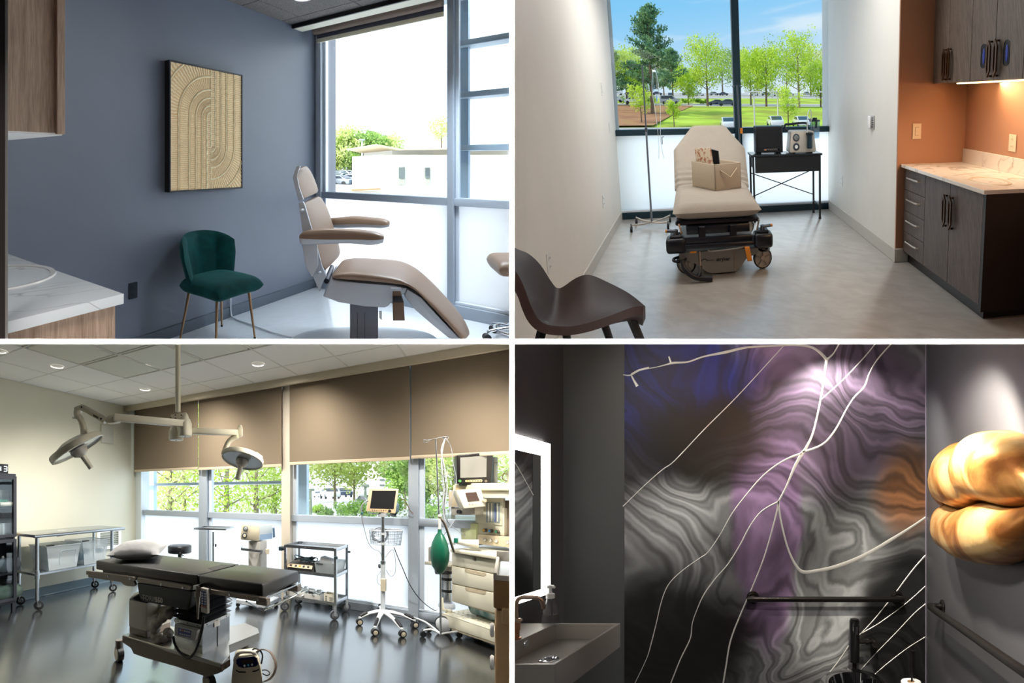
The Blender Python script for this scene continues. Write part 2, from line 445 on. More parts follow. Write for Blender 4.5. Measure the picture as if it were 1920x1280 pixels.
m_wall1 = mat('slate_wall', (106, 113, 128), 0.45, noise_amt=.03, noise_scale=2.0, bump=.04, bump_scale=60)
m_base1 = mat('slate_baseboard', (84, 94, 106), 0.5)
m_floor1 = mat('pale_vinyl', (222, 228, 234), 0.3, noise_amt=.04, noise_scale=14, rough_var=.05, coat=.6)
m_tile1 = mat('speckled_tile', (104, 100, 98), 0.95, noise_amt=.75, noise_scale=150, bump=.3)
m_black = mat('black_metal', (22, 22, 26), 0.5)
m_cream = mat('cream_paint', (214, 210, 196), 0.7)
m_alu = mat('anodised_aluminium', (166, 176, 188), 0.42, 0.15)
m_alul = mat('pale_aluminium', (214, 222, 232), 0.4, 0.1)
m_glass = glass_mat('window_glass', (250, 253, 253), .05)
m_frost = frosted_mat('frosted_glass', (250, 251, 250), .82)
m_wood1 = wood_mat('brown_laminate', (150, 124, 104), (198, 170, 148), .55)
m_quartz = marble_mat('white_quartz', (232, 236, 238), (150, 146, 142), .18, .8, .008, .6)
m_porc = mat('porcelain', (246, 244, 240), .15)

# shell
g = G(); g.box((-1.6, 2.92, -.1), (4.7, 3.04, 3.1)); struct('wall_left', g, m_wall1, R)
g = G(); g.box((-1.6, -3.5, -.1), (4.55, 3.04, 0)); struct('floor', g, m_floor1, R)
g = G(); g.box((-1.6, 2.905, 0), (4.3, 2.92, .095), .003); struct('baseboard_left', g, m_base1, R)
cl = thing('ceiling', None, None, R, (2, 1, 2.86)); del cl['label'], cl['category']; cl['kind'] = 'structure'
g = G(); g.box((-1.6, -3.5, 2.99), (4.7, 3.04, 3.1)); obj('deck', g, m_tile1, R, cl)
first = None
for i in range(9):
    for j in range(10):
        x1 = 3.665 - .605 * i; x0 = x1 - .597; y1 = 2.70 - .61 * j; y0 = y1 - .602
        if i == 0 or j == 0: pass
        c = R.w(((x0 + x1) / 2, (y0 + y1) / 2, 2.84))
        if c.y < 1.0 or c.x > .4 or c.z < -.2: continue
        g = G(); g.box((x0, y0, 2.84), (x1, y1, 2.86), .002); obj('tile', g, m_tile1, R, cl)
for j in range(8):
    y1 = 2.70 - .61 * j; g = G(); g.box((3.673, y1 - .602, 2.84), (3.835, y1, 2.86), .002); obj('tile', g, m_tile1, R, cl)
for i in range(8):
    x1 = 3.665 - .605 * i; g = G(); g.box((x1 - .597, 2.708, 2.84), (x1, 2.918, 2.86), .002); obj('tile', g, m_tile1, R, cl)
g = G(); g.box((3.673, 2.708, 2.84), (3.835, 2.918, 2.86), .002); obj('tile', g, m_tile1, R, cl)
g = G(); g.box((-1.6, -3.5, 2.862), (3.84, 2.92, 2.99)); obj('grid', g, m_black, R, cl)
g = G(); g.box((3.838, -3.5, 2.80), (3.86, 2.918, 2.99)); obj('edge_trim', g, m_black, R, cl)
g = G(); g.box((3.86, -3.5, 2.805), (4.02, 2.918, 2.99)); struct('trim_1', g, m_cream, R)     # bulkhead in front of the shade pocket
m_pock = mat('pocket_paint', (70, 72, 84), .8)
g = G(); g.box((4.02, -3.5, 2.97), (4.30, 2.918, 2.99)); obj('pocket', g, m_pock, R, cl)

# window wall
XW = 4.27
wn = thing('window_1', None, None, R, (XW, 1.5, 0)); del wn['label'], wn['category']; wn['kind'] = 'structure'
def yat(px, py=300, x=XW): return A1(px, py, x=x).y
def zat(px, py, x=XW): return A1(px, py, x=x).z
ym0, ym1 = yat(838), yat(850)
zr0, zr1 = zat(838, 385.5), zat(838, 371)
g = G(); g.box((XW, ym1, 0), (XW + .16, ym0, 2.95), .003); obj('mullion', g, m_alu, R, wn)
g = G(); g.box((XW, yat(601), 0), (XW + .16, 2.918, 2.95), .003); obj('mullion', g, m_alul, R, wn)
for a, b in ((ym0, yat(601)), (-3.5, ym1)):
    g = G(); g.box((XW + .015, a, zr0), (XW + .13, b, zr1), .003); obj('rail', g, m_alu, R, wn)
    g = G(); g.box((XW, a, 0), (XW + .13, b, .105), .003); obj('sill', g, m_alu, R, wn)
    g = G(); g.box((XW + .03, a, .105), (XW + .12, b, .13), .003); obj('bead', g, m_alul, R, wn)
    g = G(); g.box((XW + .07, a, zr1), (XW + .076, b, 2.95)); obj('pane', g, m_glass, R, wn)
    g = G(); g.poly([(XW + .07, a, .13), (XW + .07, b, .13), (XW + .07, b, zr0), (XW + .07, a, zr0)]); obj('frosted_pane', g, m_frost, R, wn)
    g = G(); g.box((XW + .055, b - .03, .13), (XW + .10, b, 2.95), .002); obj('bead', g, m_alul, R, wn)
g = G(); g.box((XW, -3.5, 2.90), (XW + .2, 2.918, 3.1)); obj('head', g, m_alu, R, wn)
# roller shade above the big pane
sh = thing('roller_shade', 'grey roller shade wound up above the large window pane', 'blind', R, (4.2, 2.2, 2.7))
ya, yb = ym0 + .01, 2.86
m_shade = mat('shade_fabric', (92, 94, 108), .8, noise_amt=.05, noise_scale=200)
g = G(); g.cyl((4.17, ya, 2.835), (4.17, yb, 2.835), .045, n=20); obj('roller', g, mat('taupe_fabric', (128, 112, 102), .8), R, sh)
z0 = zat(601, 60, 4.22)
g = G(); g.box((4.215, ya, 2.755), (4.225, yb, 2.86)); obj('fabric', g, m_shade, R, sh)
g = G(); g.box((4.21, ya, 2.712), (4.23, yb, 2.757), .004); obj('hem_bar', g, mat('cream_fabric', (226, 220, 200), .8), R, sh)
g = G(); g.box((4.07, ya, 2.88), (4.12, yb, 2.92), .003); obj('cassette', g, m_alul, R, sh)
# sunshade fins and post outside
fx = XW + .45
ft = thing('sunshade', 'pale metal sunshade fins on a post outside the right-hand pane', 'sunshade', R, (fx, 1.4, 0))
m_ext = mat('exterior_metal', (176, 190, 204), .5, .2); m_extl = mat('exterior_panel', (190, 214, 236), .6)
p0 = A1(861, 200, x=fx); p1 = A1(878, 200, x=fx)
g = G(); g.box((fx, p1.y, -1), (fx + .06, p0.y, 4)); obj('post', g, m_extl, R, ft)
for (x, y, x2, y2) in ((862, 82, 955, 65), (862, 178, 955, 168), (862, 276, 955, 272)):
    a = A1(x, y, x=fx - .06)
    g = G(); g.box((fx - .10, -2.5, a.z - .035), (fx + .10, p0.y, a.z + .02), .004); obj('fin', g, m_ext, R, ft)

# door frame at the very left, near
g = G(); a = A1(-3, 0, d=1.7); b = A1(9.5, 0, d=1.7); c = A1(15, 0, d=1.66)
u = V(0, 0, 3.2)
q = lambda p, s: V(p.x * s, p.y * s, -.3)
g.prism([q(b, 1), q(a, 1), q(a, 1.06), q(b, 1.06)], u); struct('door_1', g, mat('dark_door', (48, 40, 38), .6), R)
g = G(); g.prism([q(b, 1), q(c, 1), q(c, 1.03), q(b, 1.03)], u); struct('trim_2', g, mat('pale_jamb', (196, 190, 184), .5), R)

# wall cabinet, upper left
cz = 1.38 + .02
q0, q1, q2 = A1(14, 249, d=2.2), A1(105, 251, d=2.28), A1(118, 252, d=2.29)
zc = A1(105, 251, d=2.28).z
p = A1(118, 252, z=zc); e0 = A1(15, 250, z=zc); e1 = A1(105, 251, z=zc); w0 = A1(15, 264, z=zc)
cb = thing('wall_cabinet', 'brown wood-grain wall cabinet high at the left edge', 'cabinet', R, (e0.x, e0.y, zc))
back = V(.06, .62, 0)
xl = e0.x
g = G(); g.box((.30, p.y, zc + .004), (p.x, 2.915, 2.83), .001); obj('body', g, m_wood1, R, cb)
g = G(); g.box((.30, p.y + .002, zc - .004), (p.x - .002, 2.913, zc + .004)); obj('underside', g, M_white, R, cb)
g = G(); g.box((e1.x + .002, p.y - .018, zc), (p.x, p.y, 2.83), .001); obj('end_panel', g, m_wood1, R, cb)
# counter, lower left
ct = thing('counter_cabinet', 'brown wood-grain base cabinet under the white worktop', 'cabinet', R, (.4, 2.2, 0))
k0 = A1(235, 551, z=.9)
xe = k0.x; ye0, ye1 = 1.49, 2.915
g = G(); g.box((-.8, ye0 + .03, .0), (xe - .035, 2.915, .862), .001)
o = obj('body', g, m_wood1, R, ct)
g = G(); g.box((xe - .034, ye0 + .032, 0), (xe - .018, 2.915, .862)); obj('end_panel', g, m_wood1, R, ct)
wt = thing('worktop', 'white veined quartz worktop at the left with a round basin cut in', 'worktop', R, (.4, 2.2, .862))
g = G(); g.box((-.8, ye0, .862), (xe, 2.915, .9), .003, 2); obj('slab', g, m_quartz, R, wt)
sk = A1(15, 493, z=.9)
g = G(); g.lathe([(.0, -.10), (.16, -.09), (.205, -.02), (.215, .004), (.235, .006), (.24, .0)], (.70, 2.10, .9), n=40)
obj('basin', g, m_porc, R, wt)
# dark outlet on the wall
def outlet(R, name, c, ux, uz, n, m, label, w=.075, h=.118, kind='duplex', group=None, slots=None, cat='outlet'):
    """wall plate with its sockets or rocker; c centre on the wall, ux/uz along it, n out of it"""
    ux, uz, n, c = V(ux), V(uz), V(n), V(c)
    t = thing(name, label, cat, R, c - uz * h / 2, group)
    def bx(g, a, b, d0, d1, a2, b2, bev=.001):
        p = [c + ux * a + uz * b + n * d0, c + ux * a2 + uz * b + n * d0, c + ux * a2 + uz * b2 + n * d0, c + ux * a + uz * b2 + n * d0]
        g.prism(p, n * (d1 - d0), bev)
    g = G(); bx(g, -w / 2, -h / 2, 0, .006, w / 2, h / 2, .002); obj('plate', g, m, R, t)
    md = slots or mat('slot_dark', (30, 30, 32), .6)
    if kind == 'duplex':
        for s in (-1, 1):
            g = G(); bx(g, -.017, s * .025 - .015, .006, .008, .017, s * .025 + .015, .001); f = obj('socket', g, m, R, t)
            g = G(); bx(g, -.008, s * .025 - .004, .0082, .009, -.006, s * .025 + .006, 0); bx(g, .006, s * .025 - .004, .0082, .009, .008, s * .025 + .006, 0); obj('slot', g, md, R, f)
    elif kind == 'rocker':
        g = G(); bx(g, -.017, -.033, .006, .010, .017, .033, .002); f = obj('rocker', g, m, R, t)
        g = G(); bx(g, -.018, -.034, .0061, .0065, .018, .034, 0); obj('seam', g, md, R, t)
    return t
m_dkout = mat('dark_plastic', (30, 36, 48), .5)
outlet(R, 'wall_outlet', (1.907, 2.92, .447), (1, 0, 0), (0, 0, 1), (0, -1, 0), m_dkout, 'dark outlet plate low on the slate wall beside the white worktop')

# relief art
ART = (2.196, 3.02, 1.157, 2.187)
art = thing('relief_art', 'sand-coloured ribbed arch relief in a thin black frame on the slate wall', 'artwork', R, (2.6, 2.86, ART[2]))
g = G(); x0, x1, z0, z1 = ART; ya, yb = 2.857, 2.92; w = .012
for lo, hi in (((x0, ya, z0), (x0 + w, yb, z1)), ((x1 - w, ya, z0), (x1, yb, z1)), ((x0 + w, ya, z0), (x1 - w, yb, z0 + w)), ((x0 + w, ya, z1 - w), (x1 - w, yb, z1))): g.box(lo, hi, .001)
obj('frame', g, m_black, R, art)
def relief(u, v):
    """u right, v up in metres on the panel; 0..1 height"""
    W, H = .80, 1.0; cu = .425; s = 1 if u < cu else -1
    cv = .60 if s > 0 else .36
    dx = (cu - u) * s; dy = (v - cv) * s
    if dy > 0: r = math.hypot(dx, dy); th = math.atan2(dy, max(dx, 1e-6)); along = th * .26
    else: r = dx; along = -dy
    lines = (.045, .10, .165, .235, .345, .50) if s > 0 else (.05, .115, .185, .28, .40)
    prev = 0.0; h = 1.0; band = 0
    for li in lines:
        if r > li: band += 1
    dl = min(abs(r - li) for li in lines + (0.0,))
    wob = .0015 * math.sin(along * 90 + band * 2)
    ridge = max(0.0, 1 - abs(dl - .003 + wob) / .006)
    per = .0165; ph = (along + .004 * noise.noise((r * 60, along * 30, band))) / per + .37 * band
    fr = ph - math.floor(ph); rib = .5 - .5 * math.cos(2 * PI * fr)
    rib = min(1, rib * 1.7) * (.75 + .25 * noise.noise((r * 90, along * 90, 3)))
    groove = max(0.0, 1 - abs(dl - .011) / .004) if band else 0
    return max(rib * .7 * (1 - groove), ridge)
nu, nv = 230, 290
hts = {}
def fpan(u, v):
    h = relief(u * (x1 - x0 - 2 * w), v * (z1 - z0 - 2 * w)); hts[(round(u * (nu - 1)), round(v * (nv - 1)))] = h
    return (x0 + w + u * (x1 - x0 - 2 * w), 2.867 - .008 * h, z0 + w + v * (z1 - z0 - 2 * w))
g = G(); g.grid(fpan, nu, nv)
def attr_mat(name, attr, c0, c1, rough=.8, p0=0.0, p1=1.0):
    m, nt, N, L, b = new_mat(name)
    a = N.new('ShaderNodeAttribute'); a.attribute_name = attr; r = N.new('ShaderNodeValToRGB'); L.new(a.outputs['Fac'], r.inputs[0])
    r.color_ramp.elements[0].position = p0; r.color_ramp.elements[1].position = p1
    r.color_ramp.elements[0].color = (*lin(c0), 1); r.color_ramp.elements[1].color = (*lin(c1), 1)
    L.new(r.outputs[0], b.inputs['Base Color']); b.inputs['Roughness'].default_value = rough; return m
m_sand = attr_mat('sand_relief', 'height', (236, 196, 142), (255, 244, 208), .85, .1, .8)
bm_h = [hts[(i, j)] for i in range(nu) for j in range(nv)]
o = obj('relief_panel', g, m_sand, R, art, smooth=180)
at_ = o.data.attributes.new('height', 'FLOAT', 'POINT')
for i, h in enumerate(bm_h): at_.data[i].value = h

# green velvet chair
vc = thing('velvet_chair', 'dark green channelled velvet chair with thin brass legs against the slate wall', 'chair', R, (2.49, 2.61, 0))
m_velv = mat('green_velvet', (2, 58, 58), .85, sheen=1.0, noise_amt=.35, noise_scale=9, spec=.2)
m_brass = mat('brass', (188, 150, 112), .28, 1.0)
cx, cy = 2.475, 2.60
g = G()
def seatf(u, v):
    a = (u - .5) * 2; b = (v - .5) * 2
    return (cx + a * .245 * (1 - .10 * max(0, b) ** 2), cy - .02 + b * .235, .448 - .012 * a * a + .006 * math.cos(b * 2))
g.pad(seatf, lambda u, v: (0, 0, 1), .125, 18, 18); obj('seat', g, m_velv, R, vc, smooth=80)
def backpt(u, v, off=0.0):
    a = (u - .5) * 2                                         # -1 left .. 1 right
    hw = .195 + .08 * min(1, v * 1.4) ** .7
    ang = a * 1.15
    x = math.sin(ang) / math.sin(1.15) * hw; y = .255 - (1 - math.cos(ang)) * .30 - .03 + .05 * v
    top = .40 - .055 * abs(a) ** 3.2 - .03 * a * a
    bot = -.02
    ch = .006 * abs(math.cos(PI * 4 * (u + .125)))            # upright channels
    n = Vector((math.sin(ang), math.cos(ang), 0))
    p = Vector((cx + x, cy + y, .43 + bot + (top - bot) * v))
    return p + n * off, n, ch
def fin_(u, v): p, n, ch = backpt(u, v); q = (1 - abs(2 * v - 1) ** 8) ** .5 * (1 - abs(2 * u - 1) ** 10) ** .5; return p - n * (.026 * q + ch * 1.6 * q)
def fout(u, v): p, n, ch = backpt(u, v); q = (1 - abs(2 * v - 1) ** 8) ** .5 * (1 - abs(2 * u - 1) ** 10) ** .5; return p + n * (.026 * q)
g = G(); g.grid(fin_, 66, 14); g.grid(lambda u, v: fout(1 - u, v), 66, 14); bmesh.ops.remove_doubles(g.bm, verts=g.bm.verts, dist=1e-5)
obj('backrest', g, m_velv, R, vc, smooth=60)
for (a, b), (fx_, fy_) in zip(((-.17, -.16), (.17, -.16), (-.17, .15), (.17, .15)), ((-.21, -.19), (.21, -.19), (-.225, .20), (.225, .20))):
    g = G(); g.tube([(cx + a, cy + b, .40), (cx + fx_, cy + fy_, .012), (cx + fx_, cy + fy_, 0)], [.0125, .008, .008], n=12); lg = obj('leg', g, m_brass, R, vc)
    g = G(); g.cyl((cx + fx_, cy + fy_, 0), (cx + fx_, cy + fy_, .014), .0095, n=12); obj('foot_cap', g, m_black, R, lg)
g = G(); g.box((cx - .18, cy - .17, .378), (cx + .18, cy + .17, .39)); obj('seat_frame', g, m_brass, R, vc)

# tan treatment chair
DN, DF = 4.02, 4.62
tc_ = thing('treatment_chair', 'tan reclining treatment chair on a grey pedestal by the window', 'chair', R, A1(685, 652, z=0))
m_tan = mat('tan_leather', (124, 100, 82), .42, noise_amt=.04, noise_scale=7, bump=.05, bump_scale=40)
m_shell = mat('grey_shell', (176, 180, 188), .4)
m_shelld = mat('grey_column', (128, 130, 140), .45)
g = G()
nt = [(622, 514), (655, 509), (700, 512), (735, 518), (758, 525), (780, 538), (806, 561), (832, 587), (858, 615), (876, 634)]
nb = [(617, 525), (650, 529), (700, 533), (740, 537), (764, 540), (784, 552), (806, 575), (826, 597), (848, 621), (862, 640)]
ft_ = [(645, 484), (667, 480), (710, 481), (750, 485), (775, 495), (792, 507), (815, 528), (842, 557), (870, 592), (884, 622)]
fb_ = [(640, 494), (662, 496), (705, 498), (745, 502), (766, 511), (780, 522), (800, 543), (826, 571), (852, 604), (866, 634)]
loft4(g, R, nt, nb, DN, ft_, fb_, DF, m=24, pw=3.4); obj('seat', g, m_tan, R, tc_, smooth=50)
g = G()   # back cushion; its thickness runs back to the left
n1 = [(571, 381), (579, 408), (588, 437), (598, 470), (610, 508)]; n2 = [(562, 384), (570, 412), (579, 441), (589, 474), (602, 512)]
f1 = [(604, 366), (617, 388), (628, 418), (638, 448), (643, 474)]; f2 = [(590, 368), (603, 390), (612, 420), (620, 450), (628, 478)]
loft4(g, R, n1, n2, DN + .04, f1, f2, DF - .02, m=24, pw=3.2); obj('backrest', g, m_tan, R, tc_, smooth=50)
g = G()
n1 = [(564, 316), (558, 330), (562, 350), (568, 373)]; n2 = [(558, 318), (552, 332), (555, 352), (561, 375)]
f1 = [(578, 310), (588, 322), (597, 342), (602, 358)]; f2 = [(566, 312), (574, 324), (583, 344), (590, 362)]
loft4(g, R, n1, n2, DN + .10, f1, f2, DF - .06, m=24, pw=2.6); obj('headrest', g, m_tan, R, tc_, smooth=50)
def plate(g, R, pl, d, vec, bev=.006, seg=2):
    pts = [R.at(x, y, d=d) for x, y in pl]; return g.prism(pts, vec, bev, seg)
wdir = (A1(700, 500, d=DF) - A1(700, 500, d=DN)); wdir.z = 0; wdir.normalize()
g = G(); plate(g, R, [(549, 332), (553, 352), (560, 377), (569, 374), (561, 352), (556, 330), (563, 311), (556, 312)], DN + .085, wdir * .03, .002); obj('head_shell', g, m_shell, R, tc_)
g = G(); plate(g, R, [(560, 381), (564, 410), (568, 440), (576, 480), (586, 516), (599, 547), (605, 528), (612, 518), (604, 500), (594, 462), (583, 425), (571, 383), (568, 378)], DN + .02, wdir * .035, .003); s_ = obj('back_shell', g, m_shell, R, tc_)
for (bx_, by_) in ((567, 394), (588, 472), (600, 511)):
    g = G(); c = A1(bx_, by_, d=DN + .02); g.ball(c, (.028, .012, .014), 12, 8); obj('cap', g, m_shell, R, s_)
g = G(); plate(g, R, [(620, 524), (605, 556), (634, 566), (665, 571), (684, 574), (722, 577), (730, 572), (735, 562), (760, 550), (763, 540), (740, 536), (690, 532)], DN + .03, wdir * .46, .01, 3); obj('seat_shell', g, m_shell, R, tc_)
g = G(); plate(g, R, [(764, 542), (758, 556), (778, 580), (815, 612), (842, 634), (866, 640), (862, 634), (826, 598), (790, 558)], DN + .03, wdir * .42, .006, 2); obj('leg_shell', g, m_shell, R, tc_)
g = G(); c = A1(612, 527, d=DN + .05); g.cyl(c, c + wdir * .45, .018, n=18); obj('hinge', g, mat('dark_steel', (70, 74, 84), .35, .9), R, tc_)
# pedestal and base
zb = A1(690, 575, d=4.3).z
pb = A1(686, 650, z=0)
g = G()
pc = [A1(x, 575, d=4.22) for x in (656, 709)]
hx_ = (pc[1] - pc[0]); hx_.z = 0
for k, (m_, a, b) in enumerate(((0, 0.0, 1.0),)):
    g.prism([V(pc[0].x, pc[0].y, .06), V(pc[1].x, pc[1].y, .06), V(pc[1].x, pc[1].y, .06) + wdir * .3, V(pc[0].x, pc[0].y, .06) + wdir * .3], (0, 0, zb - .02), .008, 2)
col = obj('pedestal', g, m_shelld, R, tc_)
g = G()
for f_ in (.26, .52):
    a_ = pc[0] + hx_ * f_; g.prism([V(a_.x, a_.y, .08) - wdir * .002, V(a_.x, a_.y, .08) - wdir * .002 + hx_ * .012, V(a_.x, a_.y, .08) + hx_ * .012, V(a_.x, a_.y, .08)], (0, 0, zb - .1))
obj('seam', g, mat('slot_dark', (30, 30, 32), .6), R, col)
bc = V(pc[0].x, pc[0].y, 0) + hx_ * .5 + wdir * .15
g = G(); hd = hx_.normalized()
def basef(u, v):
    a = u * 2 * PI; r = v; X = math.copysign(abs(math.cos(a)) ** .7, math.cos(a)) * .60 * r; Y = math.copysign(abs(math.sin(a)) ** .7, math.sin(a)) * .34 * r
    z = .085 * (1 - r ** 6) ** .5 * (1 - .25 * r * r) if r < 1 else 0
    return bc + hd * X + wdir * Y + V(0, 0, z)
g.grid(basef, 48, 14, wrap_u=True); bmesh.ops.remove_doubles(g.bm, verts=g.bm.verts, dist=1e-5)
obj('base', g, mat('base_shell', (190, 200, 210), .3), R, tc_, smooth=60)
# arms
def arm(tp, mid, bt, dd, wid=.09):
    def cur(pl): return smooth_path([A1(x, y, d=dd) for x, y in pl], 5)
    for part, a, b, m_ in (('armrest', tp, mid, m_tan), ('arm_shell', mid, bt, m_shell)):
        A, B = cur(a), cur(b); g = G(); rings = []
        for i in range(len(A)):
            ring = []; q = max(.35, 1 - abs(2 * i / (len(A) - 1) - 1) ** 7) ** .6
            for j in range(14):
                an = 2 * PI * j / 14; x = math.copysign(abs(math.cos(an)) ** .7, math.cos(an)) * wid / 2 * q; y = .5 + .5 * math.copysign(abs(math.sin(an)) ** .8, math.sin(an))
                if part == 'armrest': y = max(0, math.sin(an)) ** .7 if math.sin(an) > 0 else 0
                else: y = 1 - (max(0, -math.sin(an)) ** .8 if math.sin(an) < 0 else 0)
                ring.append(g._v(A[i] * y + B[i] * (1 - y) + wdir * (x + wid / 2)))
            rings.append(ring)
        for i in range(len(A) - 1): g.bridge(rings[i], rings[i + 1])
        g.bm.faces.new(rings[0][::-1]); g.bm.faces.new(rings[-1]); obj(part, g, m_, R, tc_, smooth=50)
arm([(560, 442), (572, 434), (610, 430), (660, 431), (700, 435), (720, 442)], [(560, 447), (575, 448), (610, 449), (660, 449), (700, 450), (720, 449)], [(561, 456), (568, 460), (610, 459), (655, 458), (695, 461), (718, 457)], DN - .07)
arm([(618, 410), (640, 408), (665, 406), (695, 408), (720, 411), (731, 416)], [(618, 421), (640, 421), (665, 420), (695, 421), (720, 422), (731, 421)], [(620, 428), (640, 429), (665, 428), (695, 428), (715, 429), (730, 426)], DF + .06)
g = G(); plate(g, R, [(566, 455), (573, 500), (585, 520), (596, 500), (594, 455)], DN - .045, wdir * .05, .004); obj('arm_bracket', g, m_shell, R, tc_)
# hanging strap
g = G(); plate(g, R, [(736, 546), (751, 546), (757, 566), (759, 601), (737, 601), (736, 568)], DN - .04, wdir * .012, .002); st = obj('strap', g, mat('brown_strap', (92, 70, 54), .7), R, tc_)
g = G(); plate(g, R, [(737, 555), (752, 555), (757, 567), (736, 567)], DN - .042, wdir * .004, .001); obj('buckle', g, m_black, R, st)
g = G(); plate(g, R, [(733, 540), (752, 540), (752, 547), (733, 547)], DN - .03, wdir * .02, .002); obj('strap_clip', g, m_shell, R, st)
g = G(); plate(g, R, [(711, 584), (716, 584), (716, 600), (711, 596)], 4.2, wdir * .02, .002); obj('latch', g, M_white, R, col)

# stool at the right edge
st_ = thing('rolling_stool', 'tan rolling stool with a chrome ring base, half out at the right', 'stool', R, (4.0, .9, 0))
sc_ = A1(962, 495, d=4.7)
g = G(); g.pad(lambda u, v: sc_ + wdir * ((u - .5) * .42) + hd * ((v - .5) * .33) , lambda u, v: (0, 0, 1), .13, 14, 14); obj('seat', g, m_tan, R, st_, smooth=60)
m_chrome = mat('chrome', (214, 218, 224), .12, 1.0)
bb = A1(962, 618, z=.09)
g = G(); ring_ = [bb + V(math.cos(2 * PI * k / 28) * .13, math.sin(2 * PI * k / 28) * .13, 0) for k in range(28)]; g.tube(ring_, .011, n=10, closed=True); obj('foot_ring', g, m_chrome, R, st_)
g = G(); g.cyl(V(sc_.x, sc_.y, .1), V(sc_.x, sc_.y, sc_.z - .05), .02, n=16); obj('post', g, m_chrome, R, st_)
for k in range(5):
    a = 2 * PI * k / 5 + 1.0; d_ = V(math.cos(a), math.sin(a), 0); g = G(); g.tube([bb + V(0, 0, .02), bb + d_ * .13, bb + d_ * .2 + V(0, 0, -.02)], .013, n=8); l_ = obj('leg', g, m_chrome, R, st_)
    g = G(); c = bb + d_ * .2; c.z = .028; s2 = V(-d_.y, d_.x, 0); g.cyl(c - s2 * .02, c + s2 * .02, .028, n=16); obj('caster', g, m_black, R, l_)

# white cable running down the wall and over the floor
g = G(); pts = [A1(429, 505, y=2.90), A1(433, 530, y=2.90), A1(432, 560, y=2.90), A1(433, 588, y=2.90)] + [A1(x, y, z=.012) for x, y in ((440, 597), (470, 608), (505, 621), (548, 633))]
g.tube(smooth_path(pts, 6), .008, n=8); tag(obj('white_cable', g, mat('white_cable', (222, 226, 232), .4), R, smooth=60), 'white cable dropping behind the green chair and across the pale floor', 'cable')
# downlight
def downlight(R, c, r, label, group=None, e=6.0, col=(255, 244, 226), trim=None):
    t = thing('downlight', label, 'ceiling light', R, c, group)
    g = G(); c = V(c); g.lathe([(r * .82, -.002), (r * .86, -.006), (r, -.004), (r, .002)], c, n=32); obj('trim_ring', g, trim or M_white, R, t)
    g = G(); g.lathe([(0, .006), (r * .84, .006), (r * .84, -.002)], c, n=32); obj('lens', g, mat('lamp_lens', col, .4, emit=e), R, t)
    return t
downlight(R, A1(568, -4, z=2.838), .085, 'white downlight in the dark ceiling tiles at the top edge')
spot('downlight_fill_beam', R, A1(568, -4, z=2.82), A1(568, -4, z=0), 60, 130, .8, (1, .93, .82))
spot('downlight_fill_beam', R, (1.2, 2.1, 2.8), (1.5, 2.6, .8), 12, 150, .8, (1, .93, .82))  # extra fill spot without a fitting, lifts the left wall
area('ceiling_fill_light', R, (3.5, 1.3, 2.80), (3.6, 1.2, 0), .8, 52, (.80, .91, 1), spread=110)  # added cool fill under the tiles, no such fitting; brightens the floor
area('window_portal', R, (4.5, 1.0, 1.5), (3.5, 1.0, 1.5), 4.2, 1, size_y=3.0, portal=True)
# ================================================================= room 2, upper right: exam room with the stretcher
R = R2
def A2(px, py, **k): return R2.at(px, py, **k)
m_w2l = mat('soft_white_wall', (230, 228, 222), .6, noise_amt=.02, noise_scale=3, bump=.02, bump_scale=50)
m_w2o = mat('terracotta_wall', (176, 128, 100), .6, noise_amt=.02, noise_scale=3, bump=.02, bump_scale=60)
m_base2 = mat('pale_baseboard', (196, 192, 184), .45)
m_teal = mat('dark_teal_frame', (26, 52, 64), .4, .3)
m_glass2 = glass_mat('sky_dimming_glass', (212, 213, 213), .008)  # pane colour darkened so the bright sky shows dimmer here
m_frost2 = frosted_mat('frosted_glass_tinted', (240, 236, 230), .88)
def floor_mat():
    m, nt, N, L, b = new_mat('stone_vinyl')
    tc = N.new('ShaderNodeTexCoord'); nz = N.new('ShaderNodeTexNoise'); nz.inputs['Scale'].default_value = 7; nz.inputs['Detail'].default_value = 7; nz.inputs['Distortion'].default_value = .6
    L.new(tc.outputs['Object'], nz.inputs['Vector']); r = N.new('ShaderNodeValToRGB'); L.new(nz.outputs[0], r.inputs[0])
    r.color_ramp.elements[0].position = .3; r.color_ramp.elements[1].position = .7
    r.color_ramp.elements[0].color = (*lin((176, 164, 154)), 1); r.color_ramp.elements[1].color = (*lin((196, 186, 176)), 1)
    L.new(r.outputs[0], b.inputs['Base Color']); b.inputs['Roughness'].default_value = .32; b.inputs['Coat Weight'].default_value = .8; b.inputs['Coat IOR'].default_value = 1.7; b.inputs['Coat Roughness'].default_value = .22; b.inputs['Coat Tint'].default_value = (.90, .96, 1, 1); return m
m_floor2 = floor_mat()
YW = 5.37
g = G(); g.box((-1.1, 0, -.1), (2.7, YW + .3, 0)); struct('floor', g, m_floor2, R)
g = G(); g.box((-1.1, 0, -.1), (-.95, YW + .3, 2.95)); struct('wall_left', g, m_w2l, R)
g = G(); g.box((1.86, 3.5, -.1), (2.8, YW + .3, 2.95)); struct('wall_right', g, m_w2l, R)
g = G(); g.box((1.861, 3.484, -.1), (2.8, 3.5, 2.95)); struct('wall_nook_back', g, m_w2o, R)
g = G(); g.box((2.54, .0, -.1), (2.7, 3.484, 2.95)); struct('wall_nook_side', g, m_w2o, R)
g = G(); g.box((-1.1, 0, 2.8), (2.8, YW + .3, 2.95)); struct('ceiling', g, M_white, R)
g = G(); g.box((-.95, 0, 0), (-.935, YW, .10), .003); struct('baseboard_left', g, m_base2, R)
g = G(); g.box((1.845, 3.47, 0), (1.86, YW, .115), .003); g.box((1.86, 3.468, 0), (2.0, 3.484, .115), .003); struct('baseboard_right', g, m_base2, R)
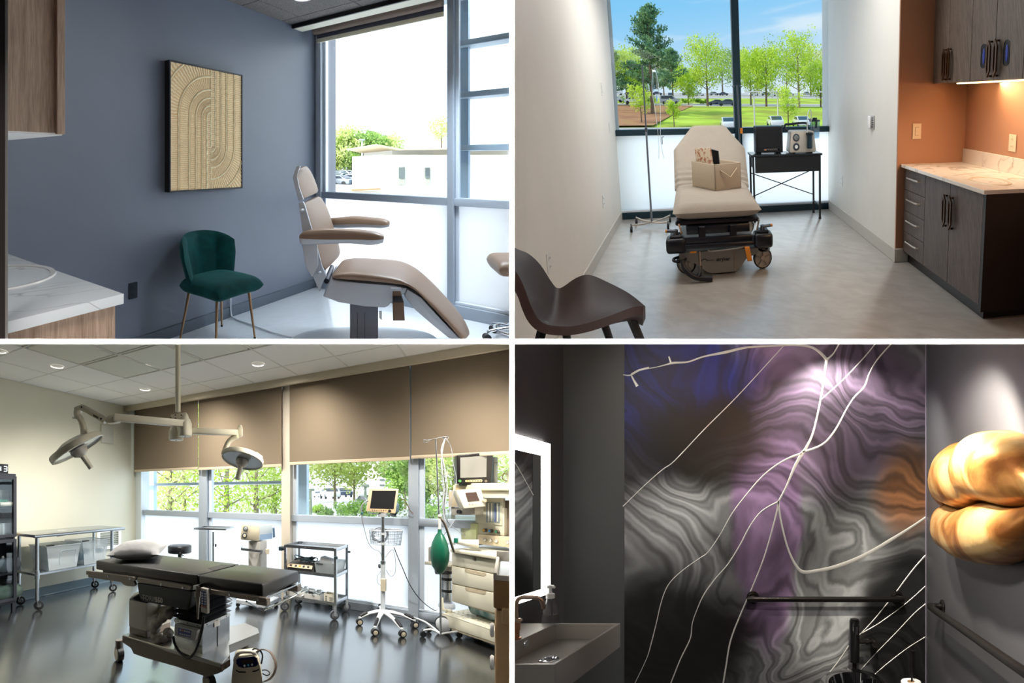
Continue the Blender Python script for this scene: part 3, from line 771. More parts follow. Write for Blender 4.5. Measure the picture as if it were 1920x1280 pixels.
# window
wn = thing('window_1', None, None, R, (.5, YW, 0)); del wn['label'], wn['category']; wn['kind'] = 'structure'
xm0, xm1 = A2(1372, 60, y=YW).x, A2(1386, 60, y=YW).x
zr0, zr1 = .935, 1.0
g = G(); g.box((xm0, YW - .01, .0), (xm1, YW + .12, 2.8), .004); obj('mullion', g, m_teal, R, wn)
for a, b in ((-.95, xm0), (xm1, 1.86)):
    g = G(); g.box((a, YW, zr0), (b, YW + .10, zr1), .003); obj('rail', g, m_teal, R, wn)
    g = G(); g.box((a, YW, 0), (b, YW + .10, .075), .003); obj('sill', g, m_teal, R, wn)
    g = G(); g.box((a, YW + .012, .075), (b, YW + .09, .10), .003); obj('bead', g, m_alul, R, wn)
    g = G(); g.box((a, YW + .05, zr1), (b, YW + .056, 2.8)); obj('pane', g, m_glass2, R, wn)
    g = G(); g.poly([(a, YW + .05, .10), (b, YW + .05, .10), (b, YW + .05, zr0), (a, YW + .05, zr0)]); obj('frosted_pane', g, m_frost2, R, wn)
area('window_portal', R, (.45, YW + .02, 1.5), (.45, YW - 1, 1.5), 2.8, 1, size_y=2.9, portal=True)

# base cabinet
m_wood2 = wood_mat('dark_oak_laminate', (62, 54, 52), (104, 94, 90), .5, (22, 22, 1.0))
m_wood2u = wood_mat('dark_oak_laminate_upper', (66, 58, 52), (112, 100, 90), .5, (22, 22, 1.0))
m_blackp = mat('black_panel', (12, 12, 14), .35)
m_bronze = mat('bronze_pull', (92, 66, 46), .4, .8)
m_nick = mat('brushed_pull', (206, 192, 176), .3, .9)
XF = 1.93
bc2 = thing('base_cabinet', 'dark oak base cabinet of drawers and doors under the warm marble worktop', 'cabinet', R, (2.2, 3.0, 0))
g = G(); g.box((XF + .02, 2.43, .09), (2.538, 3.482, .785)); obj('body', g, m_blackp, R, bc2)
g = G(); g.box((XF + .05, 2.44, 0), (2.538, 3.48, .09)); obj('toe_kick', g, m_blackp, R, bc2)
g = G(); g.box((XF + .0, 2.405, .06), (2.538, 2.43, .785), .001); obj('end_panel', g, m_blackp, R, bc2)
def front(y0, y1, z0, z1, nm, xf=XF, mt=None, p=None):
    g = G(); g.box((xf, y0 + .002, z0 + .002), (xf + .019, y1 - .002, z1 - .002), .0015); return obj(nm, g, mt or m_wood2, R, p)
def hexpull(xf, y, z0, z1, w, p, mt, hand=1):
    """flat bar pull with chamfered ends: a stretched hexagon frame, half cut by the door edge"""
    g = G(); c = y + hand * w * .5; t = w * .30; k = w * .5
    out = [(c, z0), (c + k, z0 + w * .9), (c + k, z1 - w * .9), (c, z1), (c - k, z1 - w * .9), (c - k, z0 + w * .9)]; zc = (z0 + z1) / 2
    inn = [(c + (q[0] - c) * .42, zc + (q[1] - zc) * .80) for q in out]
    for i in range(6):
        j = (i + 1) % 6; g.prism([(xf - .034, *out[i]), (xf - .034, *out[j]), (xf - .034, *inn[j]), (xf - .034, *inn[i])], (.012, 0, 0))
    y = c - t / 2; hand = 1
    for zz in (z0 + t * .7, z1 - t * .7): g.box((xf - .018, y, zz - t * .45), (xf, y + hand * t * .8, zz + t * .45))
    return obj('handle', g, mt, R, p)
zt = .782
for k in range(4):
    z1 = zt - k * .172; z0 = z1 - .172
    d = front(3.13, 3.475, z0, z1, 'drawer', p=bc2)
    zc = (z0 + z1) / 2 + .02; g = G()
    g.tube([(XF, 3.40, zc), (XF - .028, 3.385, zc), (XF - .030, 3.25, zc), (XF - .022, 3.215, zc), (XF, 3.205, zc)], .007, n=6); obj('handle', g, m_nick, R, d)
d = front(2.79, 3.13, zt - .688, zt, 'door', p=bc2); hexpull(XF, 2.805, .475, .70, .045, d, m_bronze, 1)
d = front(2.43, 2.79, zt - .688, zt, 'door', p=bc2); hexpull(XF, 2.775, .475, .70, -.045 * -1, d, m_bronze, -1)
# worktop
m_marb = marble_mat('warm_marble', (226, 216, 204), (150, 132, 112), .22, 1.9, .03, .7)
mw = thing('worktop', 'marble worktop and splashback with dark veins in the terracotta nook', 'worktop', R, (2.2, 3.0, .787))
g = G(); g.box((1.895, 2.385, .787), (2.538, 3.482, .812), .002); obj('slab', g, m_marb, R, mw)
g = G(); g.box((2.518, 2.385, .812), (2.538, 3.482, .925), .002); obj('splashback', g, m_marb, R, mw)
sk = A2(1850, 341, z=.812)
g = G(); g.lathe([(0, -.1), (.10, -.08), (.125, -.01), (.132, .003), (.150, .005), (.156, .0)], (sk.x + .04, sk.y + .02, .812), n=40, sx=.82); obj('basin', g, mat('cream_porcelain', (214, 196, 172), .2), R, mw)
g = G(); a = A2(1912, 338, z=.812); g.lathe([(0, -.06), (.05, -.05), (.07, .002), (.085, .004), (.088, 0)], a, n=28, sx=.8); obj('waste_hole', g, mat('cream_porcelain', (214, 196, 172), .2), R, mw)
# upper cabinet
uc = thing('wall_cabinet', 'dark oak wall cabinet with bronze pulls over the lit terracotta nook', 'cabinet', R, (2.35, 3.0, 1.44))
XU = 2.19
g = G(); g.box((XU + .02, 1.6, 1.445), (2.538, 3.482, 2.6)); obj('body', g, m_blackp, R, uc)
ys = [3.482, 3.26, 2.975, 2.715, 2.45, 2.2]
for k in range(5):
    d = front(ys[k + 1], ys[k], 1.44, 2.6, 'door', XU, m_wood2u, uc)
    if k in (0, 1): hexpull(XU, ys[1] + (.012 if k == 0 else -.012), 1.46, 1.69, .038, d, m_bronze, 1 if k == 0 else -1)
    if k in (2, 3): hexpull(XU, ys[3] + (.012 if k == 2 else -.012), 1.46, 1.69, .042, d, m_bronze, 1 if k == 2 else -1)
    if k in (2, 3):                                             # oval glove-box slots with blue gloves behind
        yc = ys[3] + (.118 if k == 2 else -.11); rx_, rz_ = .026, .075
        def oval(s, x, off=0):
            return [(x, yc + s * rx_ * math.cos(t), 1.60 + s * rx_ * math.sin(t) + (rz_ - rx_ if math.sin(t) > 0 else rx_ - rz_)) for t in [2 * PI * (i + .5) / 28 for i in range(28)]]
        g = G(); o1, o2 = [g._v(p) for p in oval(1.12, XU - .003)], [g._v(p) for p in oval(.92, XU - .003)]; g.bridge(o1, o2)
        o3 = [g._v(p) for p in oval(.92, XU + .002)]; g.bridge(o2, o3); o4 = [g._v(p) for p in oval(1.12, XU + .002)]; g.bridge(o4, o1); ov = obj('slot_ring', g, m_black, R, d)
        g = G(); g.poly(oval(.92, XU - .0008)); obj('slot', g, mat('slot_black', (6, 6, 10), .6), R, d)
        g = G(); n_ = 12
        def glove(u, v):
            t = v * 2 * PI; q = math.sin(PI * min(.999, max(.001, u))) ** .5; y_ = yc - .006 + math.cos(t) * .012 * q * (1 + .3 * noise.noise((u * 9, v * 5, k))); return (XU - .004 + math.sin(t) * .003 * q, y_, 1.545 + u * .105)
        g.grid(glove, 14, 10, wrap_v=True); obj('blue_glove', g, mat('blue_nitrile', (30, 50, 150), .4), R, d)
m_led = mat('warm_led', (255, 208, 140), .5, emit=14.0)
g = G(); g.box((2.36, 2.35, 1.436), (2.385, 3.38, 1.444)); obj('led_strip', g, m_led, R, uc)
area('undercabinet_light', R, (2.37, 2.9, 1.43), (2.44, 2.9, .8), .03, 8, (1, .74, .46), size_y=1.0)
# plates
outlet(R, 'light_switch', (2.045, 3.483, 1.07), (1, 0, 0), (0, 0, 1), (0, -1, 0), mat('almond_plastic', (226, 200, 172), .4), 'cream rocker switch on the terracotta wall left of the corner', kind='rocker', w=.085, h=.125, cat='light switch')
cO = A2(1899, 268, x=2.538)
outlet(R, 'wall_outlet', (2.538, cO.y, cO.z), (0, 1, 0), (0, 0, 1), (-1, 0, 0), mat('almond_plastic', (226, 200, 172), .4), 'cream outlet above the marble splashback at the right edge')
m_plate = mat('white_plate', (226, 226, 224), .4)
c = A2(1578, 339, x=1.86); outlet(R, 'wall_outlet', (1.86, c.y, c.z), (0, 1, 0), (0, 0, 1), (-1, 0, 0), m_plate, 'white outlet low on the grey-white wall by the black side table')
for (x, y, k, lb, cat) in ((1128, 167, 'rocker', 'upper white switch plate on the left wall near the window', 'light switch'), (1142, 239, 'rocker', 'lower white switch plate on the left wall at sill height', 'light switch'), (1131, 377, 'duplex', 'white outlet low on the left wall near the window', 'outlet'), (1029, 492, 'duplex', 'white outlet on the left wall beside the brown bucket chair', 'outlet')):
    c = A2(x, y, x=-.95); outlet(R, 'light_switch' if k == 'rocker' else 'wall_outlet', (-.95, c.y, c.z), (0, -1, 0), (0, 0, 1), (1, 0, 0), m_plate, lb, kind=k, cat=cat)
c = A2(1636, 229, x=1.86)
th = thing('thermostat', 'white wall thermostat with grey side vents on the right-hand wall', 'thermostat', R, (1.86, c.y, c.z - .06))
g = G(); g.box((1.845, c.y - .05, c.z - .062), (1.86, c.y + .05, c.z + .062), .006, 2); obj('back_plate', g, mat('grey_plate', (176, 176, 178), .5), R, th)
g = G(); g.box((1.825, c.y - .012, c.z - .055), (1.846, c.y + .05, c.z + .055), .006, 2); b_ = obj('cover', g, M_white, R, th)
g = G()
for k in range(5): g.box((1.842, c.y - .045, c.z - .045 + .02 * k), (1.8446, c.y - .018, c.z - .036 + .02 * k))
obj('vent', g, m_black, R, th)

# IV stand
def chrome_wheel(R, c, r, p, nm='caster', w=.02, ax=(1, 0, 0), mt=None):
    g = G(); a = V(ax).normalized(); c = V(c); g.lathe([(r * .5, -w / 2), (r * .9, -w / 2), (r, -w / 4), (r, w / 4), (r * .9, w / 2), (r * .5, w / 2)], c, a, n=20)
    o = obj(nm, g, mt or m_black, R, p, smooth=50)
    g = G(); g.lathe([(0, -w / 2 - .002), (r * .55, -w / 2 - .001), (r * .55, w / 2 + .001), (0, w / 2 + .002)], c, a, n=16); obj('hub', g, m_nick, R, o); return o
iv = thing('iv_stand', 'thin grey drip stand with two hooks in front of the window', 'drip stand', R, (-.53, 5.0, 0))
m_pole = mat('steel_pole', (92, 98, 108), .3, .9)
top, bot = A2(1204, 122, y=5.0), V(-.53, 5.0, .05)
midp = bot.lerp(top, .60)
g = G(); g.cyl(bot, midp, .0125, n=14); obj('pole', g, mat('silver_pole', (150, 156, 166), .25, .9), R, iv)
g = G(); g.cyl(midp, top, .008, n=12); g.cyl(midp - V(0, 0, .02), midp + V(0, 0, .02), .016, n=12); obj('upper_pole', g, m_pole, R, iv)
for s in (-1, 1):
    pts = [top, top + V(s * .10, 0, 0), top + V(s * .135, 0, -.004), top + V(s * .148, 0, -.022), top + V(s * .135, 0, -.04), top + V(s * .115, 0, -.038), top + V(s * .10, 0, -.015)]
    g = G(); g.tube(smooth_path(pts, 5), .0035, n=6); obj('hook', g, m_pole, R, iv)
for k, (dx, dy) in enumerate(((-.22, -.16), (-.20, .14), (.21, .16), (.20, -.12))):
    g = G(); e = V(-.53 + dx, 5.0 + dy, .075); g.tube(smooth_path([V(-.53, 5.0, .055), V(-.53 + dx * .5, 5.0 + dy * .5, .055), e], 4), .010, n=8); l = obj('leg', g, m_nick, R, iv)
    g = G(); g.cyl(e + V(0, 0, .012), e + V(0, 0, -.03), .008, n=8); st = obj('caster_stem', g, m_pole, R, l)
    g = G(); g.cyl(V(e.x - .012, e.y, .028), V(e.x + .012, e.y, .028), .028, n=16); obj('caster', g, m_black, R, l)
# drip line and bag hanging on it
bag = thing('drip_bag', 'clear drip bag with loops of tubing hanging from the stand hook', 'drip bag', R, top + V(.135, 0, -.4))
bc_ = top + V(.135, -.005, -.15)
m_clear = glass_mat('clear_plastic', (226, 238, 246), .14)
g = G(); g.pad(lambda u, v: bc_ + V((u - .5) * .055 * (1 + .2 * math.sin(v * 3)), 0, (v - .5) * .22), lambda u, v: (0, -1, 0), .02, 8, 12); obj('bag', g, m_clear, R, bag)
m_tubing = mat('clear_tubing', (206, 216, 224), .2)
for off in (-.03, .03):
    g = G(); g.tube(smooth_path([top + V(.135, 0, -.03), top + V(.135 + off, 0, -.12), top + V(.135 + off * 1.3, 0, -.28), top + V(.15 + off, 0, -.45), top + V(.15 + off * .4, 0, -.75), top + V(.16 + off, 0, -.95)], 6), .003, n=6); obj('tubing', g, m_tubing, R, bag)
g = G(); g.cyl(top + V(.145, 0, -.30), top + V(.145, 0, -.36), .007, n=8); obj('drip_chamber', g, mat('pale_blue_plastic', (110, 170, 220), .3), R, bag)
g = G(); g.tube([top + V(.20, 0, -.72), top + V(.18, 0, -.725), top + V(.178, 0, -.80)], .006, n=6); obj('clamp', g, m_pole, R, bag)

# stretcher
stx0, stx1, sty = -.205, .59, 3.47
m_sheet = mat('ivory_sheet', (172, 162, 150), .8, noise_amt=.03, noise_scale=6, bump=.5, bump_scale=11, sheen=.3)
m_navy = mat('dark_frame_plastic', (20, 24, 36), .35)
m_greyp = mat('grey_base_shell', (132, 128, 122), .5)
s = thing('stretcher', 'hospital stretcher under an ivory fitted sheet with its back raised', 'stretcher', R, (.2, 3.9, 0))
def bedtop(u, v, side=0):
    """v along: 0 foot, .45 hinge, 1 head; u across"""
    L0 = .90
    cx_ = (stx0 + stx1) / 2; wv = .385
    if v < .48: y = sty + v / .48 * L0; z = .50; n = V(0, 0, 1)
    else:
        t = (v - .48) / .52
        y = sty + L0 + .42 * t; z = .50 + .56 * t; n = V(0, -.8, .6)
        wv = .40 if t < .62 else .40 - .21 * ((t - .62) / .38) ** 1.0
        wv *= 1.0
    wr = 0
    if .36 < v < .66: wr = .008 * math.sin(v * 150 + 2 * u) * math.sin((v - .36) / .30 * PI) * (1 - .6 * math.cos(u * 2 * PI) ** 2 * 0)
    return V(cx_ + (u - .5) * 2 * wv, y, z) + n * wr, n
def th(u, v):
    e = (1 - abs(2 * u - 1) ** 7) ** .5; f = min(1, (v / .035)) ** .5 if v < .035 else (min(1, (1 - v) / .03) ** .5 if v > .97 else 1); return e * f
g = G()
g.grid(lambda u, v: (lambda p, n: p + n * .062 * th(u, v))(*bedtop(u, v)), 22, 90)
g.grid(lambda u, v: (lambda p, n: p - n * .062 * th(u, v))(*bedtop(1 - u, v)), 22, 90)
bmesh.ops.remove_doubles(g.bm, verts=g.bm.verts, dist=1e-5)
obj('mattress', g, m_sheet, R, s, smooth=60)
g = G(); g.box((stx0 + .03, sty + .03, .40), (stx1 - .03, sty + .9, .435), .01); obj('deck', g, m_navy, R, s)
g = G(); g.box((stx0 + .12, sty + .0, .335), (stx1 - .12, sty + .06, .40), .008, 2)
for x in (.05, .32): g.box((x - .03, sty - .015, .30), (x + .03, sty + .04, .40), .006)
obj('foot_frame', g, m_navy, R, s)
g = G(); g.box((stx0 + .1, sty - .02, .265), (stx1 - .1, sty + .03, .315), .01, 2); g.box((stx0 + .05, sty - .04, .235), (stx1 - .05, sty + .0, .27), .012, 2); obj('foot_bumper', g, m_navy, R, s)
for sx_, x in ((-1, -.175), (1, .585)):
    g = G(); g.box((x - .085, sty - .05, .205), (x + .085, sty + .09, .325), .03, 3); g.box((x - .05 , sty - .03, .32), (x + .05, sty + .07, .345), .008); c_ = obj('corner_bumper', g, m_navy, R, s)
    g = G(); g.cyl((x - sx_ * .0, sty, .345), (x, sty, .38), .022, n=14); g.cyl((x + sx_ * .0, sty - .01, .372), (x + sx_ * .07, sty - .01, .378), .012, n=10); obj('lever', g, m_pole, R, c_)
    g = G(); g.cyl((x + sx_ * .065, sty - .01, .378), (x + sx_ * .085, sty - .01, .378), .011, n=10); obj('lever_tip', g, mat('orange_plastic', (214, 130, 40), .5), R, c_)
    g = G(); g.tube([(x - sx_ * .05, sty + .02, .34), (x - sx_ * .03, sty + .02, .42)], .009, n=8); obj('strut', g, m_nick, R, c_)
g = G()
prof = [(-.155, .20), (.545, .20), (.545, .15), (.43, .12), (.36, .03), (.34, .015), (.12, .012), (.07, .03), (-.02, .11), (-.155, .15)]
g.prism([(x, sty + .02, z) for x, z in prof], (0, 1.0, 0), .006); sh = obj('base_shell', g, m_greyp, R, s)
g = G(); g.box((.02, sty + .014, .02), (.028, sty + .018, .20)); g.box((.325, sty + .014, .03), (.331, sty + .018, .20)); obj('seam', g, m_nick, R, sh)
text('stryker', R, (.225, sty + .016, .125), (1, 0, 0), (0, 0, 1), .042, mat('dark_print', (24, 26, 34), .5), sh, bold=.02)
text('•••••', R, (.115, sty + .016, .123), (1, 0, 0), (0, 0, 1), .03, mat('dark_print', (24, 26, 34), .5), sh)
g = G(); g.tube([V(.06 + .025 * math.cos(t), sty + .014, .12 + .018 * math.sin(t)) for t in [PI * k / 12 for k in range(13)]], .003, n=6); obj('handset_mark', g, mat('dark_print', (24, 26, 34), .5), R, sh)
g = G(); g.tube(smooth_path([V(.10, sty - .03, .222), V(.12, sty - .04, .21), V(.36, sty - .04, .222), V(.42, sty - .02, .235)], 4), .007, n=8); obj('release_bar', g, m_greyp, R, s)
g = G(); g.pad(lambda u, v: V(.42 + .045 * u * (1) + .02 * v - .01, sty - .05 - .02 * v, .235 - .11 * v), lambda u, v: (0, -1, .3), .016, 8, 12); obj('orange_pedal', g, mat('orange_plastic', (214, 130, 40), .5), R, s, smooth=60)
g = G(); g.box((-.06, sty - .035, .205), (-.005, sty - .025, .218)); obj('orange_tab', g, mat('orange_plastic', (214, 130, 40), .5), R, s)
g = G(); g.tube(smooth_path([V(-.125, sty - .06, .165), V(-.115, sty - .08, .11), V(-.05, sty - .10, .055), V(.03, sty - .10, .01 + .02), V(.12, sty - .10, .022)], 5), .021, n=12)
g.tube(smooth_path([V(.02, sty - .08, .12), V(.02, sty - .10, .07), V(-.005, sty - .10, .045)], 4), .018, n=10); obj('brake_pedal', g, m_navy, R, s)
m_whl = mat('wheel_plastic', (168, 158, 146), .45)
for (x, y, r, nm) in ((-.099, 3.60, .088, 'wheel'), (.592, 3.596, .088, 'wheel'), (-.08, 4.55, .088, 'wheel'), (.57, 4.55, .088, 'wheel')):
    c = V(x, y - .03, r); a = V(.25 if x < .2 else -.1, 1, 0).normalized()
    g = G(); g.lathe([(r * .86, -.018), (r * .97, -.016), (r, -.006), (r, .006), (r * .97, .016), (r * .86, .018)], c, a, n=36); w_ = obj('tyre', g, m_black, R, s)
    g = G(); g.lathe([(0, -.016), (r * .2, -.018), (r * .25, -.010), (r * .8, -.010), (r * .88, -.016), (r * .88, .016), (0, .016)], c, a, n=36); h = obj('wheel_disc', g, m_whl, R, s)
    g = G(); u_, v_ = ortho(a)
    for k in range(5):
        t = 2 * PI * k / 5 + .3; d_ = u_ * math.cos(t) + v_ * math.sin(t); e_ = a.cross(d_)
        g.prism([c + d_ * r * .2 - a * .011 + e_ * .002, c + d_ * r * .78 - a * .011 + e_ * .006, c + d_ * r * .78 - a * .011 - e_ * .006, c + d_ * r * .2 - a * .011 - e_ * .002], -a * .006)
    obj('spoke', g, mat('wheel_spoke', (142, 132, 120), .5), R, h)
    g = G(); g.tube([c + V(0, .03, r * 1.05), c + V(-.05 if x < .2 else .05, .0, r * 1.25), c + V(0, .03, r * 1.5)], .02, n=10); obj('fork', g, m_navy, R, s)
g = G(); ring = [V(-.155 + .055 * math.cos(t), sty + .02 + .05 * math.sin(t), .145) for t in [2 * PI * k / 24 for k in range(24)]]; g.tube(ring, .011, n=8, closed=True); obj('corner_ring', g, m_navy, R, s)
g = G(); ring = [V(.60 + .045 * math.cos(t), sty + .05 + .05 * math.sin(t), .175) for t in [2 * PI * k / 24 for k in range(24)]]; g.tube(ring, .010, n=8, closed=True); obj('corner_ring', g, m_navy, R, s)
# second pole on the stretcher's head corner
yb_ = 4.9
a, b = A2(1382, 160, y=yb_), A2(1390, 300, y=yb_)
g = G(); g.cyl(V(b.x, yb_, .3), a, .010, n=12); pp = obj('drip_pole', g, m_pole, R, s)
for sx_ in (-1, 1):
    g = G(); g.tube(smooth_path([a, a + V(sx_ * .03, 0, -.002), a + V(sx_ * .045, 0, -.018), a + V(sx_ * .062, 0, -.008)], 4), .004, n=6); obj('hook', g, m_pole, R, pp)
c = A2(1390, 245, y=yb_); g = G(); g.cyl(c - V(0, 0, .028), c + V(0, 0, .028), .018, n=14); obj('orange_collar', g, mat('orange_plastic', (214, 130, 40), .5), R, pp)

# fabric box on the stretcher
f0, l0, r0 = V(.205, 3.951, .565), V(-.016, 4.212, .565), V(.472, 4.048, .565)
h_ = A2(1338.5, 308.6, y=3.951).z - .565
bx = thing('storage_box', 'beige fabric storage box with a rope handle on the stretcher', 'box', R, (f0 + l0 + r0) / 3)
b0 = l0 + r0 - f0; m_fab = mat('beige_fabric', (196, 180, 158), .85, noise_amt=.06, noise_scale=120, bump=.1); m_fabr = m_fab
ctr = (l0 + r0) / 2
g = G(); t_ = .012; up = V(0, 0, h_)
def wl(a, b):
    n = (ctr - (a + b) / 2); n.z = 0; n = n.normalized() * t_
    g.prism([a, b, b + n, a + n], up, .003, 2)
for a, b in ((f0, l0), (f0, r0), (r0, b0), (l0, b0)): wl(a, b)
g.prism([f0, r0, b0, l0], V(0, 0, .01)); obj('body', g, m_fab, R, bx)
q = lambda s_, z: f0.lerp(r0, s_) + V(0, 0, h_ * z) + V(.02, -.06, 0) * .0
nr = (f0 - l0).normalized(); nr.z = 0
g = G(); g.tube(smooth_path([q(.22, .74) + nr * .0, q(.25, .71) + nr * .012, q(.50, .50) + nr * .02, q(.55, .50) + nr * .02, q(.78, .76) + nr * .012, q(.80, .78)], 5), .006, n=8); obj('rope_handle', g, mat('cotton_rope', (214, 196, 168), .8), R, bx)
for s_, z in ((.22, .74), (.80, .78)):
    g = G(); c = q(s_, z) + nr * .001; g.lathe([(.006, 0), (.010, .001), (.010, .003), (.006, .003)], c, nr, n=14); obj('eyelet', g, m_brass, R, bx)
pk = thing('paper_packet', 'clear packet of printed papers standing in the beige box', 'papers', R, ctr)
a_, b_ = l0.lerp(f0, .15) + (r0 - f0) * .15, l0.lerp(f0, .85) + (r0 - f0) * .12
g = G(); g.prism([V(a_.x, a_.y, .60), V(b_.x, b_.y, .60), V(b_.x + .0, b_.y - .0, .60 + h_ * 1.42) + V(-.04, .05, 0), V(a_.x, a_.y, .60 + h_ * 1.36) + V(-.04, .02, 0)], V(.02, .02, 0), .004, 2)
def paper_mat():
    m, nt, N, L, b = new_mat('printed_paper'); tc = N.new('ShaderNodeTexCoord'); nz = N.new('ShaderNodeTexNoise'); nz.inputs['Scale'].default_value = 38; nz.inputs['Detail'].default_value = 3
    L.new(tc.outputs['Object'], nz.inputs['Vector']); r = N.new('ShaderNodeValToRGB'); L.new(nz.outputs[0], r.inputs[0])
    r.color_ramp.elements[0].position = .40; r.color_ramp.elements[1].position = .5; r.color_ramp.elements[0].color = (*lin((170, 100, 66)), 1); r.color_ramp.elements[1].color = (*lin((216, 198, 172)), 1)
    L.new(r.outputs[0], b.inputs['Base Color']); b.inputs['Roughness'].default_value = .3; return m
obj('papers', g, paper_mat(), R, pk)
g = G(); c1 = f0.lerp(b0, .33); g.prism([V(c1.x, c1.y, .60), V(c1.x + .05, c1.y - .02, .60), V(c1.x + .03, c1.y - .02, .60 + h_ * 1.30), V(c1.x - .045, c1.y + .0, .60 + h_ * 1.38)], V(.008, .014, 0), .003); tag(obj('black_folder', g, m_blackp, R), 'black folder standing behind the papers in the beige box', 'folder')

# side table
tb = thing('side_table', 'black metal side table with crossed braces by the window', 'table', R, (1.15, 5.1, 0))
x0, x1, yf, yk, zt2 = .727, 1.60, 4.95, 5.25, .715
g = G(); g.box((x0 - .02, yf - .01, zt2), (x1 + .02, yk + .01, zt2 + .022), .003); obj('tabletop', g, mat('gloss_black', (26, 30, 36), .2), R, tb)
g = G(); g.box((x0 + .03, yf - .002, zt2 - .175), (x1 - .005, yf + .012, zt2)); obj('front_panel', g, m_black, R, tb)
g = G(); g.box((x0 + .01, yf + .02, zt2 - .13), (x0 + .02, yk, zt2)); obj('side_panel', g, m_black, R, tb)
for x in (x0 + .01, x1 - .01):
    for y in (yf + .01, yk - .01):
        g = G(); g.box((x - .011, y - .011, 0), (x + .011, y + .011, zt2)); l = obj('leg', g, m_black, R, tb)
        g = G(); g.cyl((x, y, 0), (x, y, .02), .018, n=12); obj('foot', g, m_black, R, l)
    g = G(); g.box((x - .008, yf + .02, .14), (x + .008, yk - .02, .155)); obj('stretcher_bar', g, m_black, R, tb)
for a, b in (((x0 + .01, .50), (x1 - .01, .22)), ((x0 + .01, .22), (x1 - .01, .52))):
    g = G(); g.tube([(a[0], yk - .02, a[1]), (b[0], yk - .02, b[1])], .006, n=6); obj('brace', g, m_black, R, tb)
# black monitor unit on the table
mo = thing('monitor_unit', 'black boxy patient monitor with a row of buttons on the side table', 'monitor', R, (.98, 5.08, zt2 + .022))
zb = zt2 + .022
g = G(); g.box((.775, 5.0, zb + .012), (1.125, 5.16, zb + .300), .012, 2); obj('housing', g, mat('monitor_black', (18, 20, 30), .3), R, mo)
g = G(); g.box((.80, 4.996, zb + .075), (1.10, 5.001, zb + .28), .001); obj('screen', g, mat('screen_black', (10, 12, 22), .12), R, mo)
g = G(); g.box((.88, 4.992, zb + .036), (1.05, 5.0, zb + .056), .006, 2); kb = obj('button_bar', g, mat('grey_buttons', (126, 120, 116), .5), R, mo)
for k in range(6):
    g = G(); g.box((.888 + k * .027, 4.989, zb + .040), (.908 + k * .027, 4.993, zb + .052), .001); obj('button', g, m_black if k else mat('orange_plastic', (214, 130, 40), .5), R, kb)
for x in (.82, 1.07):
    g = G(); g.box((x - .03, 5.02, zb), (x + .03, 5.14, zb + .012)); obj('foot', g, m_black, R, mo)
g = G(); g.cyl((1.088, 4.99, zb + .046), (1.088, 5.0, zb + .046), .013, n=16); obj('knob', g, m_black, R, mo)
# suction machine
su = thing('suction_unit', 'cream suction machine with two dials, black handle and jar on the side table', 'suction machine', R, (1.35, 5.05, zb))
m_crm = mat('cream_casing', (206, 198, 186), .4)
g = G(); pr = [(1.205, zb + .012), (1.53, zb + .012), (1.545, zb + .03), (1.515, zb + .235), (1.50, zb + .245), (1.24, zb + .245), (1.225, zb + .23), (1.20, zb + .03)]
g.prism([(x, 4.96, z) for x, z in pr], (0, .2, 0), .006, 2); cs = obj('housing', g, m_crm, R, su)
for z, c_ in ((zb + .175, 0), (zb + .075, 1)):
    g = G(); g.lathe([(0, 0), (.040, 0), (.042, .004), (.036, .006), (0, .006)], (1.285, 4.96, z), (0, -1, 0), n=28); d = obj('dial', g, mat('dial_rim', (64, 74, 84), .4), R, su)
    g = G(); g.lathe([(0, .0065), (.028 if not c_ else .020, .0065), (.026 if not c_ else .018, .012), (0, .012)], (1.285, 4.96, z), (0, -1, 0), n=24); obj('gauge_face' if not c_ else 'knob', g, mat('dial_face', (150, 156, 158), .3) if not c_ else M_white, R, d)
    if not c_:
        g = G(); g.tube([(1.27, 4.946, z + .014), (1.30, 4.946, z - .012)], .0018, n=5); obj('needle', g, m_black, R, d)
g = G(); g.lathe([(.034, 0), (.038, .01), (.038, .135), (.040, .14), (.044, .142), (.044, .165), (.0, .165)], (1.455, 4.945, zb + .055), n=28); j = obj('jar', g, mat('smoked_jar', (46, 74, 92), .1, trans=.35), R, su)
g = G(); g.lathe([(.046, 0), (.048, .004), (.048, .018), (.02, .026), (0, .026)], (1.455, 4.945, zb + .205), n=28); obj('lid', g, m_black, R, j)
g = G(); g.tube(smooth_path([V(1.20, 5.06, zb + .24), V(1.165, 5.06, zb + .275), V(1.175, 5.06, zb + .31), V(1.24, 5.06, zb + .315), V(1.42, 5.06, zb + .325), V(1.46, 5.06, zb + .30), V(1.455, 5.06, zb + .24)], 5), .013, n=10); obj('handle', g, m_navy, R, su)
g = G(); g.box((1.235, 4.97, zb), (1.275, 5.14, zb + .012)); g.box((1.46, 4.97, zb), (1.5, 5.14, zb + .012)); obj('foot', g, m_black, R, su)
g = G(); g.tube(smooth_path([V(1.425, 4.945, zb + .22), V(1.43, 4.96, zb + .34), V(1.445, 4.98, zb + .43), V(1.475, 5.0, zb + .47), V(1.50, 5.02, zb + .43), V(1.505, 5.05, zb + .32)], 7), .006, n=8); obj('hose', g, mat('clear_hose', (226, 232, 232), .2), R, su, smooth=60)
cup = thing('canister', 'clear plastic suction canister with a dark lid hung behind the suction machine', 'canister', R, (1.56, 5.08, zb + .15))
g = G(); g.lathe([(0, 0), (.052, 0), (.056, .01), (.066, .19), (.064, .19), (.054, .014), (0, .006)], (1.565, 5.08, zb + .15), n=28); obj('cup', g, m_clear, R, cup)
g = G(); g.lathe([(.066, 0), (.070, .003), (.070, .014), (.03, .02), (.03, .04), (0, .04)], (1.565, 5.08, zb + .34), n=28); obj('lid', g, m_navy, R, cup)
